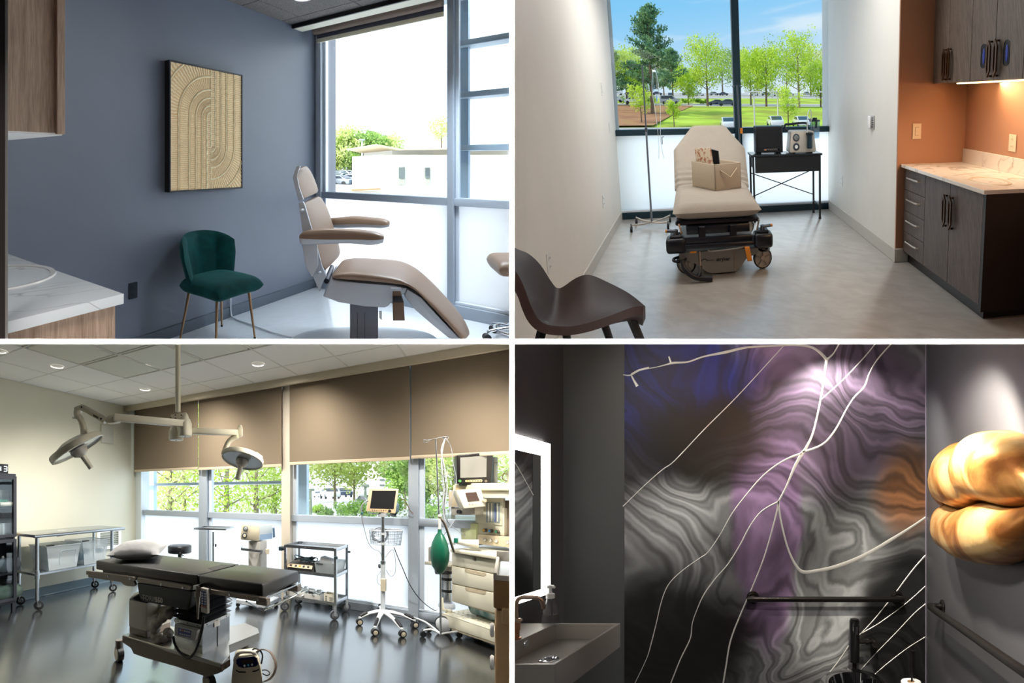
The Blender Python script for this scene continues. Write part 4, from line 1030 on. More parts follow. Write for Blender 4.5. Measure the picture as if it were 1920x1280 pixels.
g = G(); g.tube([(1.56, 5.0, zb + .36), (1.56, 5.0, zb + .27)], .012, n=8); g.box((1.49, 5.05, zb + .34), (1.52, 5.09, zb + .37)); obj('bracket', g, m_navy, R, cup)

# bucket chair, lower left
ch = thing('bucket_chair', 'dark brown leather bucket chair cut off at the lower left of its room', 'chair', R, (-.6, 2.2, 0))
Nc = [(950, 500), (965, 515), (980, 542), (992, 572), (1005, 594), (1025, 608), (1062, 612), (1100, 606), (1140, 593), (1185, 576), (1207, 574)]
Fc = [(940, 455), (965, 467), (988, 476), (1012, 497), (1035, 530), (1050, 540), (1080, 521), (1105, 515), (1140, 529), (1180, 550), (1210, 574)]
Nc = smooth_path([A2(x, y, y=1.55) for x, y in Nc], 4); Fc = smooth_path([A2(x, y, y=1.98) for x, y in Fc], 4)
m_brown = mat('brown_leather', (50, 34, 30), .55, spec=.25, noise_amt=.12, noise_scale=10, bump=.05, bump_scale=60)
L_ = len(Nc)
def chf(u, v):
    i = min(L_ - 1, int(round(u * (L_ - 1)))); p = Nc[i].lerp(Fc[i], v); k = math.sin(PI * v)
    back = max(0, 1 - u / .42)
    return p + V(-.05 * k * back, 0, -.05 * k * (1 - back)) + V(.015 * math.cos(PI * v) ** 2 * back, 0, 0)
g = G(); g.grid(chf, L_, 16); bmesh.ops.recalc_face_normals(g.bm, faces=g.bm.faces)
bmesh.ops.solidify(g.bm, geom=g.bm.faces[:], thickness=.028); obj('shell', g, m_brown, R, ch, smooth=70)
m_blk2 = mat('black_leg', (14, 14, 16), .5)
for (tx, ty, fx_, yy) in ((1020, 606, 1008, 1.62), (1060, 616, 1066, 1.93), (1132, 604, 1148, 1.93), (1180, 588, 1206, 1.62)):
    t_ = A2(tx, ty, y=yy); q = A2(fx_, 650, y=yy); q = t_ + (q - t_) * (t_.z / (t_.z - q.z))
    g = G(); g.tube([t_, q], [.018, .011], n=10); obj('leg', g, m_blk2, R, ch)
area('ceiling_fill_light', R, (.7, 3.6, 2.76), (.7, 3.6, 0), 2.0, 76, (1, .97, .93))  # added broad fill below the ceiling, no fitting; lifts the whole room
spot('room_fill_spot', R, (.5, 1.9, 2.75), (.6, 2.2, 0), 18, 130, .8, (1, .84, .64))  # added warm fill spot, no downlight hangs here
# ================================================================= room 3, lower left: operating room
R = R3
def A3(px, py, **k): return R3.at(px, py, **k)
def onp(R, px, py, P, n):
    """point seen at a pixel on the plane through P with normal n"""
    P, n = V(P), V(n); ray = V((px - 960) / FOC, 1, (640 - py) / FOC); r = R.Mi @ ray; o = R.Mi @ (-R.O)
    return o + r * ((P - o).dot(n) / r.dot(n))
RT = V(.537, -.843, 0); FW = V(.843, .537, 0); UP = V(0, 0, 1)
def beam(g, p0, p1, w, h, w1=None, h1=None, bev=.004, side=None):
    p0, p1 = V(p0), V(p1); d = (p1 - p0).normalized(); s = side or d.cross(UP).normalized(); u = s.cross(d).normalized(); w1 = w1 or w; h1 = h1 or h
    a = [p0 + s * (i * w / 2) + u * (j * h / 2) for i, j in ((-1, -1), (1, -1), (1, 1), (-1, 1))]; b = [p1 + s * (i * w1 / 2) + u * (j * h1 / 2) for i, j in ((-1, -1), (1, -1), (1, 1), (-1, 1))]
    return g.hull8(a, b, bev, 2)
def face(g, pl, x=None, y=None, vec=None, bev=.002, seg=1):
    return g.prism([R.at(px, py, x=x, y=y) for px, py in pl], vec, bev, seg)
m_w3 = mat('cream_wall', (216, 214, 196), .55, noise_amt=.02, noise_scale=2, bump=.02, bump_scale=60)
m_cove = mat('blue_grey_cove', (92, 112, 124), .4)
m_tile3 = mat('white_ceiling_tile', (252, 252, 250), .9, noise_amt=.03, noise_scale=90)
m_gridw = mat('white_grid', (222, 222, 216), .6)
m_panel3 = mat('diffuser_panel', (220, 222, 212), .6, noise_amt=.05, noise_scale=400)
def floor3():
    m, nt, N, L, b = new_mat('speckled_rubber')
    tc = N.new('ShaderNodeTexCoord'); nz = N.new('ShaderNodeTexNoise'); nz.inputs['Scale'].default_value = 160; nz.inputs['Detail'].default_value = 3
    L.new(tc.outputs['Object'], nz.inputs['Vector']); r = N.new('ShaderNodeValToRGB'); L.new(nz.outputs[0], r.inputs[0])
    r.color_ramp.elements[0].position = .42; r.color_ramp.elements[1].position = .62
    r.color_ramp.elements[0].color = (*lin((32, 31, 30)), 1); r.color_ramp.elements[1].color = (*lin((54, 50, 47)), 1)
    L.new(r.outputs[0], b.inputs['Base Color']); b.inputs['Roughness'].default_value = .24; b.inputs['Coat Weight'].default_value = 1; b.inputs['Coat IOR'].default_value = 1.58; b.inputs['Coat Tint'].default_value = (.85, .93, 1, 1); b.inputs['Coat Roughness'].default_value = .16
    n2 = N.new('ShaderNodeTexNoise'); n2.inputs['Scale'].default_value = 12; L.new(tc.outputs['Object'], n2.inputs['Vector'])
    bp = N.new('ShaderNodeBump'); bp.inputs['Strength'].default_value = .06; bp.inputs['Distance'].default_value = .01; L.new(n2.outputs[0], bp.inputs['Height']); L.new(bp.outputs[0], b.inputs['Normal'])
    return m
m_floor3 = floor3()
m_ss = mat('stainless_steel', (190, 194, 198), .25, 1.0, rough_var=.06, noise_scale=8, stretch=(1, 1, 20))
m_ssd = mat('brushed_steel_dark', (128, 118, 110), .38, .9)
m_blackv = mat('black_vinyl', (20, 21, 25), .36, bump=.04, bump_scale=30)
m_offw = mat('off_white_plastic', (226, 222, 210), .4)
m_grayl = mat('light_grey_plastic', (198, 204, 210), .35)
m_beige = mat('beige_plastic', (206, 196, 172), .45)
XW3 = 4.53; ZC = 2.75
g = G(); g.box((-3, 5.2, -.1), (4.8, 5.3, 3.0)); struct('wall_left', g, m_w3, R)
g = G(); g.box((-3, -4, -.1), (4.8, 5.3, 0)); struct('floor', g, m_floor3, R)
g = G(); g.prism([(0, 5.2, .118), (0, 5.185, .118), (0, 5.182, .02), (0, 5.165, .002), (0, 5.2, .002)], (4.53, 0, 0)); struct('baseboard_left', g, m_cove, R)
cl = thing('ceiling', None, None, R, (3, 3, ZC)); del cl['label'], cl['category']; cl['kind'] = 'structure'
g = G(); g.box((-3, -4, ZC + .03), (4.8, 5.3, 3.0)); obj('deck', g, m_gridw, R, cl)
g = G()
def gridx(k): return 4.50 - .0 - .62 * k
x_lines = [4.28, 3.875, 3.265, 2.655, 2.045, 1.435, .825]; y_lines = [5.19] + [4.55 - .61 * k for k in range(14)]
big = set()
for i in range(len(x_lines) - 1):
    for j in range(len(y_lines) - 1):
        x1, x0, y1, y0 = x_lines[i], x_lines[i + 1], y_lines[j], y_lines[j + 1]
        c = R.w(((x0 + x1) / 2, (y0 + y1) / 2, ZC))
        if c.y < 1.3 or c.x > .4: continue
        g = G(); isb = (i in (2, 3) and 1 < j < 6) or (i >= 4 and 1 < j < 5)
        if isb: g.box((x0 + .03, y0 + .03, ZC - .004), (x1 - .03, y1 - .03, ZC + .02), .004)
        else: g.box((x0 + .006, y0 + .006, ZC), (x1 - .006, y1 - .006, ZC + .018), .003)
        obj('diffuser' if isb else 'tile', g, m_panel3 if isb else m_tile3, R, cl)
g = G()
for x in x_lines: g.box((x - .008, -3.6, ZC - .002), (x + .008, 5.19, ZC + .03))
for y in y_lines: g.box((.8, y - .008, ZC - .002), (4.28, y + .008, ZC + .03))
o = obj('grid', g, m_gridw, R, cl); o['kind'] = 'stuff'
g = G(); g.box((4.28, -4, 2.665), (4.33, 5.2, ZC + .03), .003); struct('trim_1', g, mat('beige_pelmet', (186, 176, 156), .6), R)
g = G(); g.box((4.28, -4, ZC), (4.8, 5.2, ZC + .1)); struct('trim_2', g, m_gridw, R)
# window wall
wn = thing('window_1', None, None, R, (XW3, 2, 0)); del wn['label'], wn['category']; wn['kind'] = 'structure'
def y3(px, py=950, x=XW3): return A3(px, py, x=x).y
zr1, zr0 = A3(480, 962.5, x=XW3).z, A3(480, 974, x=XW3).z
ml = [(374, 389, 'a'), (531, 547, 'b'), (766, 785, 'c')]
ys = [5.19]
m_post = mat('greige_post', (196, 186, 170), .5)
for a, b, k in ml:
    y1, y0 = y3(a), y3(b)
    g = G(); g.box((XW3 - (.02 if k != 'b' else .05), y0, 0), (XW3 + .15, y1, 2.8), .003); obj('mullion', g, m_post if k == 'b' else m_alu, R, wn); ys += [y1, y0]
ys.append(-4)
for i in range(0, len(ys), 2):
    b, a = ys[i], ys[i + 1]
    g = G(); g.box((XW3, a, zr0), (XW3 + .12, b, zr1), .003); obj('rail', g, m_alu, R, wn)
    g = G(); g.box((XW3, a, 0), (XW3 + .12, b, .09), .003); obj('sill', g, m_alu, R, wn)
    g = G(); g.box((XW3 + .02, a, .09), (XW3 + .10, b, .115), .003); obj('bead', g, m_alul, R, wn)
    g = G(); g.box((XW3 + .06, a, zr1), (XW3 + .066, b, 2.8)); obj('pane', g, m_glass, R, wn)
    g = G(); g.poly([(XW3 + .06, a, .115), (XW3 + .06, b, .115), (XW3 + .06, b, zr0), (XW3 + .06, a, zr0)]); obj('frosted_pane', g, m_frost, R, wn)
    g = G(); g.box((XW3 + .03, b - .05, 0), (XW3 + .09, b, 2.8), .002); obj('bead', g, m_alul, R, wn)
g = G(); g.box((XW3 - .03, 5.06, 0), (XW3 + .15, 5.2, 2.8), .002); obj('jamb', g, mat('pale_jamb3', (214, 222, 226), .5), R, wn)
g = G(); g.box((XW3 + .0, -4, 2.75), (XW3 + .2, 5.2, 3.0)); obj('head', g, m_gridw, R, wn)
area('window_portal', R, (XW3 + .1, .8, 1.0), (XW3 - 1, .8, 1.0), 8.0, 1, size_y=2.0, portal=True)
# outside: post and fins
sx = XW3 + .5
ft = thing('sunshade', 'pale metal sunshade fin and posts just outside the tall windows', 'sunshade', R, (sx, 3.5, 0))
for px0, px1 in ((268, 288), (556, 575)):
    a, b = A3(px0, 900, x=sx), A3(px1, 900, x=sx); g = G(); g.box((sx, b.y, -2), (sx + .08, a.y, 3.2)); obj('post', g, m_extl, R, ft)
a = A3(480, 904, x=sx); b = A3(548, 904, x=sx); g = G(); g.box((sx - .12, b.y, a.z - .03), (sx + .1, A3(272, 905, x=sx).y, a.z + .012), .003); obj('fin', g, m_ext, R, ft)
# roller shades
m_sh3 = mat('taupe_shade', (122, 108, 90), .85, noise_amt=.03, noise_scale=300, transl=.12)
labs = ['taupe roller shade nearest the cream wall', 'taupe roller shade behind the right-hand surgical lamp', 'widest taupe roller shade between the two posts', 'taupe roller shade at the right, above the black monitor']
rng_ = [((252, 371), (883, 879)), ((372, 528), (880, 874)), ((543, 768), (870, 861)), ((771, 975), (861, 850))]
for k, ((p0, p1), (b0, b1)) in enumerate(rng_):
    xs_ = 4.44; y1, y0 = A3(p0, 850, x=xs_).y, A3(p1, 850, x=xs_).y; zb = A3(p1, b1, x=xs_).z
    t = thing('roller_shade', labs[k], 'blind', R, (xs_, (y0 + y1) / 2, zb))
    g = G(); g.box((xs_, y0, zb + .02), (xs_ + .004, y1, 2.72)); obj('fabric', g, m_sh3, R, t)
    g = G(); g.box((xs_ - .006, y0, zb - .006), (xs_ + .010, y1, zb + .03), .003); obj('hem_bar', g, mat('shade_hem', (186, 170, 146), .6), R, t)
    g = G(); g.cyl((xs_ + .03, y0, 2.71), (xs_ + .03, y1, 2.71), .03, n=14); obj('roller', g, m_alul, R, t)
# downlights
for (px, py), lb in (((107, 687), 'downlight in the ceiling left of the lamp pole, the largest looking one'), ((272, 730), 'downlight in the ceiling nearest the window corner'), ((484, 683), 'downlight in the ceiling right of the lamp pole'), ((-2, 658), 'downlight cut off at the left edge of the ceiling')):
    c = A3(px, py, z=ZC - .003); downlight(R, c, .075, lb, 'downlights in the white tile ceiling', 9)
for (x, y, pw) in ((3.6, 3.8, 420), (3.7, 2.3, 320), (3.0, 3.3, 200), (1.9, 4.1, 260), (3.0, 1.0, 150), (3.5, .6, 330)):
    zl = min(ZC - .03, ZC - .03 - R.w((x, y, ZC - .03)).z - .06)
    spot('ceiling_beam', R, (x, y, zl), (x, y, 0), pw, 155, .9, (1, .95, .86), .06)

# ---- surgical lights
m_lamp = mat('lamp_enamel', (222, 216, 196), .35)
hubp = V(2.33, 2.2, 0); zt_ = 2.9
sl = thing('surgical_light', 'double-arm cream surgical light hanging from a pole over the operating table', 'surgical light', R, (2.33, 2.2, 2.0))
def zx(px, py): return R.at(px, py, y=2.2)
zh = zx(337, 795).z
g = G(); g.cyl((2.33, 2.2, zx(333, 772).z), (2.33, 2.2, zt_), .021, n=20); obj('ceiling_pole', g, m_lamp, R, sl, smooth=60)
D_ = R.depth((2.33, 2.2, 2.0))
def AD(px, py, d=0): return R.at(px, py, d=D_ + d)
g = G(); g.prism([AD(320, 777), AD(349, 772), AD(349, 790), AD(320, 792)], FW * .10, .006, 2); blk = obj('mount_block', g, m_lamp, R, sl)
for (px, py) in ((329, 778), (329, 784), (340, 778), (340, 784), (320.5, 783), (321, 788)):
    g = G(); c = AD(px, py) ; g.cyl(c - FW * .004, c + FW * .004, .005, n=10); obj('bolt', g, m_black, R, blk)
for (cx_, y0, y1, y2, rr, fw) in ((346, 785, 793, 817, 13, .02), (324.5, 800, 804, 821, 14, .12)):
    c = AD(cx_, y1) + FW * fw; r_ = rr / FOC * D_; h = (y2 - y1) / FOC * D_
    g = G(); g.lathe([(0, -h - .002), (r_ * .9, -h - .002), (r_, -h + .004), (r_, 0), (r_ * .75, .035), (r_ * .55, .045), (r_ * .5, .06), (0, .06)], c, n=32); j = obj('joint_housing', g, m_lamp, R, sl, smooth=40)
    g = G(); g.lathe([(r_ * .98, -h * .66), (r_ * 1.006, -h * .66), (r_ * 1.006, -h * .70), (r_ * .98, -h * .70)], c, n=32); obj('seam', g, m_gridw, R, j)
    g = G(); g.ball(c + V(0, 0, -h - .003), (.006, .006, .004), 8, 6); obj('cap_screw', g, m_black, R, j)
zA = AD(300, 788).z
e0, e1 = AD(345, 792), A3(214, 781, z=AD(345, 792).z + .03)
h_ = 13 / FOC * D_
g = G(); beam(g, AD(346, 794), A3(213, 782, z=AD(346, 794).z), .055, h_, .05, h_ * .95, .006); obj('arm', g, m_lamp, R, sl)
zr_ = AD(352, 806).z
e2 = A3(445, 811, z=zr_)
g = G(); beam(g, AD(352, 806) + FW * .05, e2, .055, h_ * .95, .05, h_ * .85, .006); obj('arm', g, m_lamp, R, sl)
# left knuckle, spring arm, yoke, lamp head
k0 = A3(211, 783, z=AD(346, 794).z); dk = R.depth(k0)
def AK(px, py, o=0): return R.at(px, py, d=dk + o)
g = G(); g.prism([AK(198, 782), AK(203, 778), AK(221, 776), AK(222, 790), AK(212, 792), AK(200, 793), AK(196, 788)], FW * .06, .006, 2); kn = obj('knuckle', g, m_lamp, R, sl)
g = G(); g.prism([AK(211, 782) - FW * .002, AK(220.5, 781.5) - FW * .002, AK(220.5, 787) - FW * .002, AK(218.5, 787) - FW * .002, AK(218.5, 784) - FW * .002, AK(211, 784) - FW * .002], FW * .003); obj('slot', g, m_black, R, kn)
g = G(); g.prism([AK(152, 757), AK(146, 762), AK(148, 768), AK(158, 772), AK(193, 793), AK(199, 784), AK(197, 779), AK(160, 759)], FW * .05, .006, 2); sp = obj('spring_arm', g, m_lamp, R, sl)
g = G(); g.prism([AK(174.5, 776) - FW * .002, AK(184, 781.5) - FW * .002, AK(184.5, 785) - FW * .002, AK(175, 780) - FW * .002], FW * .004); obj('badge', g, mat('badge_dark', (86, 78, 68), .4), R, sp)
for px, py in ((153, 763), (189.5, 785)):
    g = G(); c = AK(px, py); g.cyl(c - FW * .003, c + FW * .004, .006, n=10); obj('bolt', g, m_black, R, sp)
g = G(); g.prism([AK(138, 764), AK(148, 759), AK(150, 768), AK(143, 773), AK(139, 771)], FW * .06, .005, 2)
obj('arm_cap', g, m_lamp, R, sl)
g = G(); g.tube(smooth_path([AK(145, 770), AK(145, 779), AK(150, 784), AK(156, 800), AK(157, 815), AK(156, 824)], 5), .024, n=12); obj('yoke', g, m_lamp, R, sl, smooth=60)
g = G(); c = AK(141.5, 785); g.lathe([(0, 0), (.02, .002), (.024, .01), (0, .012)], c, n=16); obj('yoke_cap', g, M_white, R, sl)
def lamp_head(c, ax, r, th, mount, tag_):
    ax = V(ax).normalized(); u, v = ortho(ax)
    g = G(); g.lathe([(0, -th * 1.6), (r * .45, -th * 1.5), (r * .75, -th), (r * .97, -th * .8), (r, -th * .6), (r, 0), (r * .95, .004), (r * .94, -.004)], c, ax, n=48); hd_ = obj('lamp_housing', g, m_lamp, R, sl, smooth=40)
    g = G(); g.lathe([(0, -.012), (r * .94, -.008), (r * .95, .002)], c, ax, n=48); obj('lamp_glass', g, mat('lamp_face', (214, 224, 230), .12, coat=.5), R, hd_)
    g = G(); g.lathe([(r * .30, -.006), (r * .31, .006), (r * .26, .035), (r * .10, .055), (0, .056)], c, ax, n=28); hb = obj('handle_hub', g, mat('lamp_hub', (176, 172, 164), .3), R, hd_, smooth=50)
    g = G(); g.cyl(c + ax * .05, c + ax * .16, .021, .019, n=18); obj('handle', g, m_lamp, R, hb, smooth=50)
    return hd_
cL = AK(147, 843); lamp_head(cL, RT * .53 + V(0, 0, -.85) + FW * .17, 53 / FOC * dk, .052, None, 'l')
g = G(); c = AK(156, 824); g.cyl(c - FW * .03, c + FW * .05, .034, n=24); obj('pivot', g, m_lamp, R, sl)
dk2 = R.depth(e2)
def AR(px, py, o=0): return R.at(px, py, d=dk2 + o)
g = G(); g.prism([AR(437, 808), AR(446, 809), AR(449, 816), AR(447, 822), AR(441, 822), AR(436, 818)], FW * .07, .006, 2); obj('knuckle', g, m_lamp, R, sl)
g = G(); g.prism([AR(444, 809), AR(446.5, 797), AR(449.5, 795.5), AR(453.5, 796.5), AR(455, 803), AR(455, 816), AR(452, 818), AR(447, 818)], FW * .05, .006, 2); obj('spring_arm', g, m_lamp, R, sl)
g = G(); g.tube(smooth_path([AR(443, 818), AR(434, 823), AR(427, 831), AR(422, 843), AR(419, 852)], 5), .022, n=12); obj('yoke', g, m_lamp, R, sl, smooth=60)
cR = AR(454, 864, -.1); lamp_head(cR, V(0, 0, -1) - FW * .36 - RT * .24, 39 / FOC * dk2, .05, None, 'r')
g = G(); c = AR(488, 852, .1); g.prism([AR(474, 848), AR(482, 847), AR(493, 855), AR(492, 859), AR(480, 858)], FW * .12, .006, 2); obj('vent_cap', g, m_lamp, R, sl)

# clear sheet on the wall, grille, table etc.
g = G(); a, b = A3(190, 795, y=5.18), A3(213, 832, y=5.18); g.box((a.x, 5.178, b.z), (b.x, 5.19, a.z), .002); tag(obj('wall_sheet', g, mat('clear_acrylic', (206, 206, 196), .25), R), 'clear acrylic sheet fixed to the cream wall behind the lamp arm', 'sign holder')
gr = thing('wall_grille', 'white framed return-air grille low on the cream wall beside the steel table', 'vent', R, (4.1, 5.19, .6))
a, b = A3(181, 990, y=5.19), A3(226, 1024, y=5.19)
x0, x1, z1 = a.x, A3(226, 1000, y=5.19).x, A3(226, 989, y=5.19).z; z0 = .50
g = G()
for lo, hi in (((x0, 5.17, z0), (x0 + .05, 5.199, z1)), ((x1 - .05, 5.17, z0), (x1, 5.199, z1)), ((x0 + .05, 5.17, z1 - .05), (x1 - .05, 5.199, z1)), ((x0 + .05, 5.17, z0), (x1 - .05, 5.199, z0 + .05))): g.box(lo, hi, .003)
obj('frame', g, M_white, R, gr)
zz = z0 + .065
while zz < z1 - .07:
    g = G(); g.prism([(x0 + .05, 5.178, zz), (x0 + .05, 5.195, zz + .012), (x0 + .05, 5.195, zz + .016), (x0 + .05, 5.178, zz + .004)], (x1 - x0 - .1, 0, 0)); obj('slat', g, mat('grille_slat', (176, 180, 176), .5), R, gr); zz += .03
# steel work table
tb = thing('steel_table', 'stainless work table on black casters along the cream wall', 'table', R, (3.1, 4.8, 0))
tx0, tx1, ty0, ty1 = 2.47, 3.72, 4.52, 5.06; zt = .885
g = G(); g.box((tx0, ty0, zt - .035), (tx1, ty1, zt), .006, 2); g.cyl((tx0, ty0, zt - .02), (tx1, ty0, zt - .02), .019, n=14); obj('tabletop', g, m_ss, R, tb)
g = G(); g.box((tx0 + .05, ty0 + .07, .40), (tx1 - .07, ty1 - .05, .43), .004); obj('undershelf', g, m_ss, R, tb)
for x in (tx0 + .08, tx1 - .14):
    for y in (ty0 + .085, ty1 - .06):
        g = G(); g.cyl((x, y, .12), (x, y, zt - .03), .021, n=18); l = obj('leg', g, m_ss, R, tb, smooth=60)
        g = G(); g.cyl((x, y, .36), (x, y, .46), .027, n=18); obj('collar', g, m_ss, R, l, smooth=60)
        g = G(); g.lathe([(.03, -.014), (.050, -.012), (.054, 0), (.050, .012), (.03, .014)], (x + .02, y - .0, .054), (.6, .8, 0), n=20); c_ = obj('caster', g, m_black, R, l, smooth=50)
        g = G(); g.tube([(x, y, .125), (x + .0, y, .10), (x + .02, y, .054)], .014, n=8); g.cyl(V(x + .02, y, .054) - V(.6, .8, 0) * .018, V(x + .02, y, .054) + V(.6, .8, 0) * .018, .018, n=12); obj('fork', g, m_ss, R, l)
# plastic bins on the lower shelf
m_bin = mat('clear_bin', (236, 246, 252), .2, alpha=.5)
for k, (xa, xb, lb) in enumerate(((2.66, 3.10, 'clear plastic storage bin with a black latch, nearer end of the table shelf'), (3.13, 3.52, 'clear plastic storage bin with blue contents, farther end of the table shelf'))):
    t = thing('storage_bin', lb, 'bin', R, ((xa + xb) / 2, 4.8, .43), 'clear bins on the table shelf')
    za, zb_ = .432, .72 if k == 0 else .73; y0, y1 = 4.60, 4.98; i = .04
    lo = [(xa + i, y0 + i * .5, za), (xb - i, y0 + i * .5, za), (xb - i, y1 - i, za), (xa + i, y1 - i, za)]; hi = [(xa, y0, zb_), (xb, y0, zb_), (xb, y1, zb_), (xa, y1, zb_)]
    g = G(); a = [g._v(p) for p in lo]; b = [g._v(p) for p in hi]; g.bridge(a, b); g.bm.faces.new(a[::-1]); bmesh.ops.solidify(g.bm, geom=g.bm.faces[:], thickness=.004)
    obj('tub', g, m_bin, R, t, smooth=0)
    g = G(); P_ = [V(p) for p in hi]
    for q in range(4): beam(g, P_[q], P_[(q + 1) % 4], .022, .012, bev=.002)
    obj('rim', g, m_bin, R, t)
    g = G(); g.box((xa + .01, y0 - .012, zb_ + .002), (xa + .09, y0 + .03, zb_ + .016), .002); obj('latch', g, m_black, R, t)
    g = G(); g.tube(smooth_path([V(xb - .07, y0 + .012, za + .06), V(xb - .06, y0 + .004, za + .19), V(xb - .09, y0 + .001, za + .22), V(xa + .20, y0 + .001, za + .22), V(xa + .17, y0 + .004, za + .19), V(xa + .18, y0 + .012, za + .06)], 3), .004, n=6); obj('moulded_rib', g, m_bin, R, t)
    for q in range(7):
        g = G(); random.seed(k * 10 + q); c = V(random.uniform(xa + .08, xb - .08), random.uniform(y0 + .08, y1 - .1), za + .05 + .05 * (q % 3)); g.ball(c, (.05, .05, .035), 8, 6)
        tag(obj('packet', g, mat('packet_blue', (150, 186, 214), .5) if k else mat('packet_white', (220, 226, 228), .5), R, t), None, None)
g = G(); a = A3(107, 998, y=4.75); g.prism([A3(107, 1006, y=4.75), A3(108, 994, y=4.75), A3(124, 993, y=4.75), A3(122, 1004, y=4.75)], (0, .01, 0)); pp_ = obj('paper_leaflet', g, mat('leaflet', (196, 196, 192), .6), R); tag(pp_, 'grey leaflet with two printed squares sticking out of the nearer bin', 'leaflet')
for px in (112, 118):
    g = G(); g.prism([A3(px - 2, 1001, y=4.748), A3(px - 2, 997.5, y=4.748), A3(px + 2, 997.5, y=4.748), A3(px + 2, 1001, y=4.748)], (0, .001, 0)); obj('printed_square', g, mat('leaflet_ink', (110, 112, 116), .6), R, pp_)
g = G(); g.tube(smooth_path([A3(44, 1110, y=5.17), A3(50, 1114, z=.01), A3(70, 1117, z=.01), A3(95, 1113, z=.01), A3(118, 1106, z=.01), A3(130, 1095, z=.01), A3(138, 1088, y=5.16), A3(147, 1078, y=5.17)], 5), .003, n=6); tag(obj('white_cable', g, mat('white_cable', (222, 226, 232), .4), R), 'thin white cable lying on the floor under the steel table', 'cable')
# black cabinet with glass doors
bk = thing('display_cabinet', 'tall black metal cabinet with glass doors full of supplies at the left edge', 'cabinet', R, (1.9, 5.0, 0))
m_blkcab = mat('black_cabinet', (44, 46, 54), .5)
cx1 = A3(30, 1000, y=4.78).x; cx0 = cx1 - .85; cy0, cy1 = 4.78, 5.15; zc = A3(30, 888, y=4.78).z
g = G()
for lo, hi in (((cx0, cy0, .1), (cx0 + .02, cy1, zc)), ((cx1 - .02, cy0 + .02, .1), (cx1, cy1, zc)), ((cx0, cy0, zc - .03), (cx1, cy1, zc)), ((cx0, cy0, .1), (cx1, cy1, .13)), ((cx0, cy1 - .01, .1), (cx1, cy1, zc))): g.box(lo, hi, .002)
obj('carcass', g, m_blkcab, R, bk)
for x in (cx0 + .02, cx1 - .02):
    for y in (cy0 + .02, cy1 - .02):
        g = G(); g.box((x - .018, y - .018, 0), (x + .018, y + .018, .12)); obj('leg', g, m_blkcab, R, bk)
zsh = [A3(15, py, y=4.85).z for py in (951, 1074)]; zm = A3(15, 1009, y=4.78).z
for z in zsh + [zm - .01]:
    g = G(); g.box((cx0 + .02, cy0 + .03, z - .012), (cx1 - .02, cy1 - .01, z + .008)); obj('shelf', g, m_blkcab, R, bk)
for (za, zb_) in ((.13, zm - .012), (zm + .012, zc - .03)):
    g = G(); w = .035
    for lo, hi in (((cx0, cy0 - .018, za), (cx0 + w, cy0, zb_)), ((cx1 - w, cy0 - .018, za), (cx1, cy0, zb_)), ((cx0 + w, cy0 - .018, za), (cx1 - w, cy0, za + w)), ((cx0 + w, cy0 - .018, zb_ - w), (cx1 - w, cy0, zb_))): g.box(lo, hi, .002)
    d = obj('door', g, m_blkcab, R, bk)
    g = G(); g.box((cx0 + w, cy0 - .010, za + w), (cx1 - w, cy0 - .007, zb_ - w)); obj('glass', g, glass_mat('cabinet_glass', (236, 240, 242), .07), R, d)
# things in the cabinet
def sup(nm, lb, cat, px, shelfz, w, dd, h, m_, yy=4.9, kind='box'):
    c = A3(px, 1000, y=yy); g = G()
    if kind == 'box': g.box((c.x - w / 2, yy, shelfz + .009), (c.x + w / 2, yy + dd, shelfz + h), .006, 2)
    elif kind == 'bag': g.pad(lambda u, v: (c.x + (u - .5) * w, yy + (v - .5) * dd, shelfz + h / 2 + .012 + .01 * noise.noise((u * 4, v * 4, px))), lambda u, v: (0, 0, 1), h, 12, 12)
    else: g.lathe([(0, .012), (w / 2, .012), (w / 2, h * .7), (w * .2, h * .85), (w * .2, h), (0, h)], (c.x, yy, shelfz), n=18)
    o = obj(nm, g, m_, R); return tag(o, lb, cat) if o else None
m_w_ = mat('carton_white', (206, 206, 202), .7); m_gr = mat('carton_green', (60, 140, 110), .6); m_tanb = mat('carton_tan', (176, 146, 110), .7)
sup('carton', 'white carton on the top shelf of the black cabinet', 'carton', 8, zsh[0], .22, .16, .20, m_w_)
sup('carton', 'green striped flat carton on the top shelf of the black cabinet', 'carton', 2, zsh[0], .16, .12, .09, m_gr, 4.84)
sup('carton', 'small tan carton at the right end of the top shelf', 'carton', 20, zsh[0], .07, .1, .07, m_tanb, 4.84)
sup('supply_bag', 'white packet lying on the top shelf of the black cabinet', 'packet', 10, zsh[0], .16, .12, .05, mat('packet_cream', (222, 214, 196), .6), 4.84, 'bag')
sup('carton', 'pale carton on the second shelf of the black cabinet', 'carton', 5, zm, .14, .12, .16, m_w_, 4.88)
sup('supply_tub', 'clear tub with a green label on the second shelf', 'tub', 14, zm, .13, .12, .17, m_bin, 4.86)
sup('carton', 'brown carton at the right end of the second shelf', 'carton', 22, zm, .05, .1, .22, m_tanb, 4.93)
sup('supply_bag', 'dark coil of tubing on the third shelf of the black cabinet', 'tubing', 13, zsh[1], .24, .16, .16, mat('tubing_grey', (96, 104, 112), .5), 4.88, 'bag')
sup('bottle', 'pale bottle on the third shelf of the black cabinet', 'bottle', 5, zsh[1], .07, .07, .2, m_w_, 4.86, 'b')
sup('supply_bag', 'plastic bag of green packets at the bottom of the black cabinet', 'bag', 10, .13, .3, .2, .16, mat('bag_green_grey', (110, 128, 116), .35, noise_amt=.3, noise_scale=14), 4.9, 'bag')
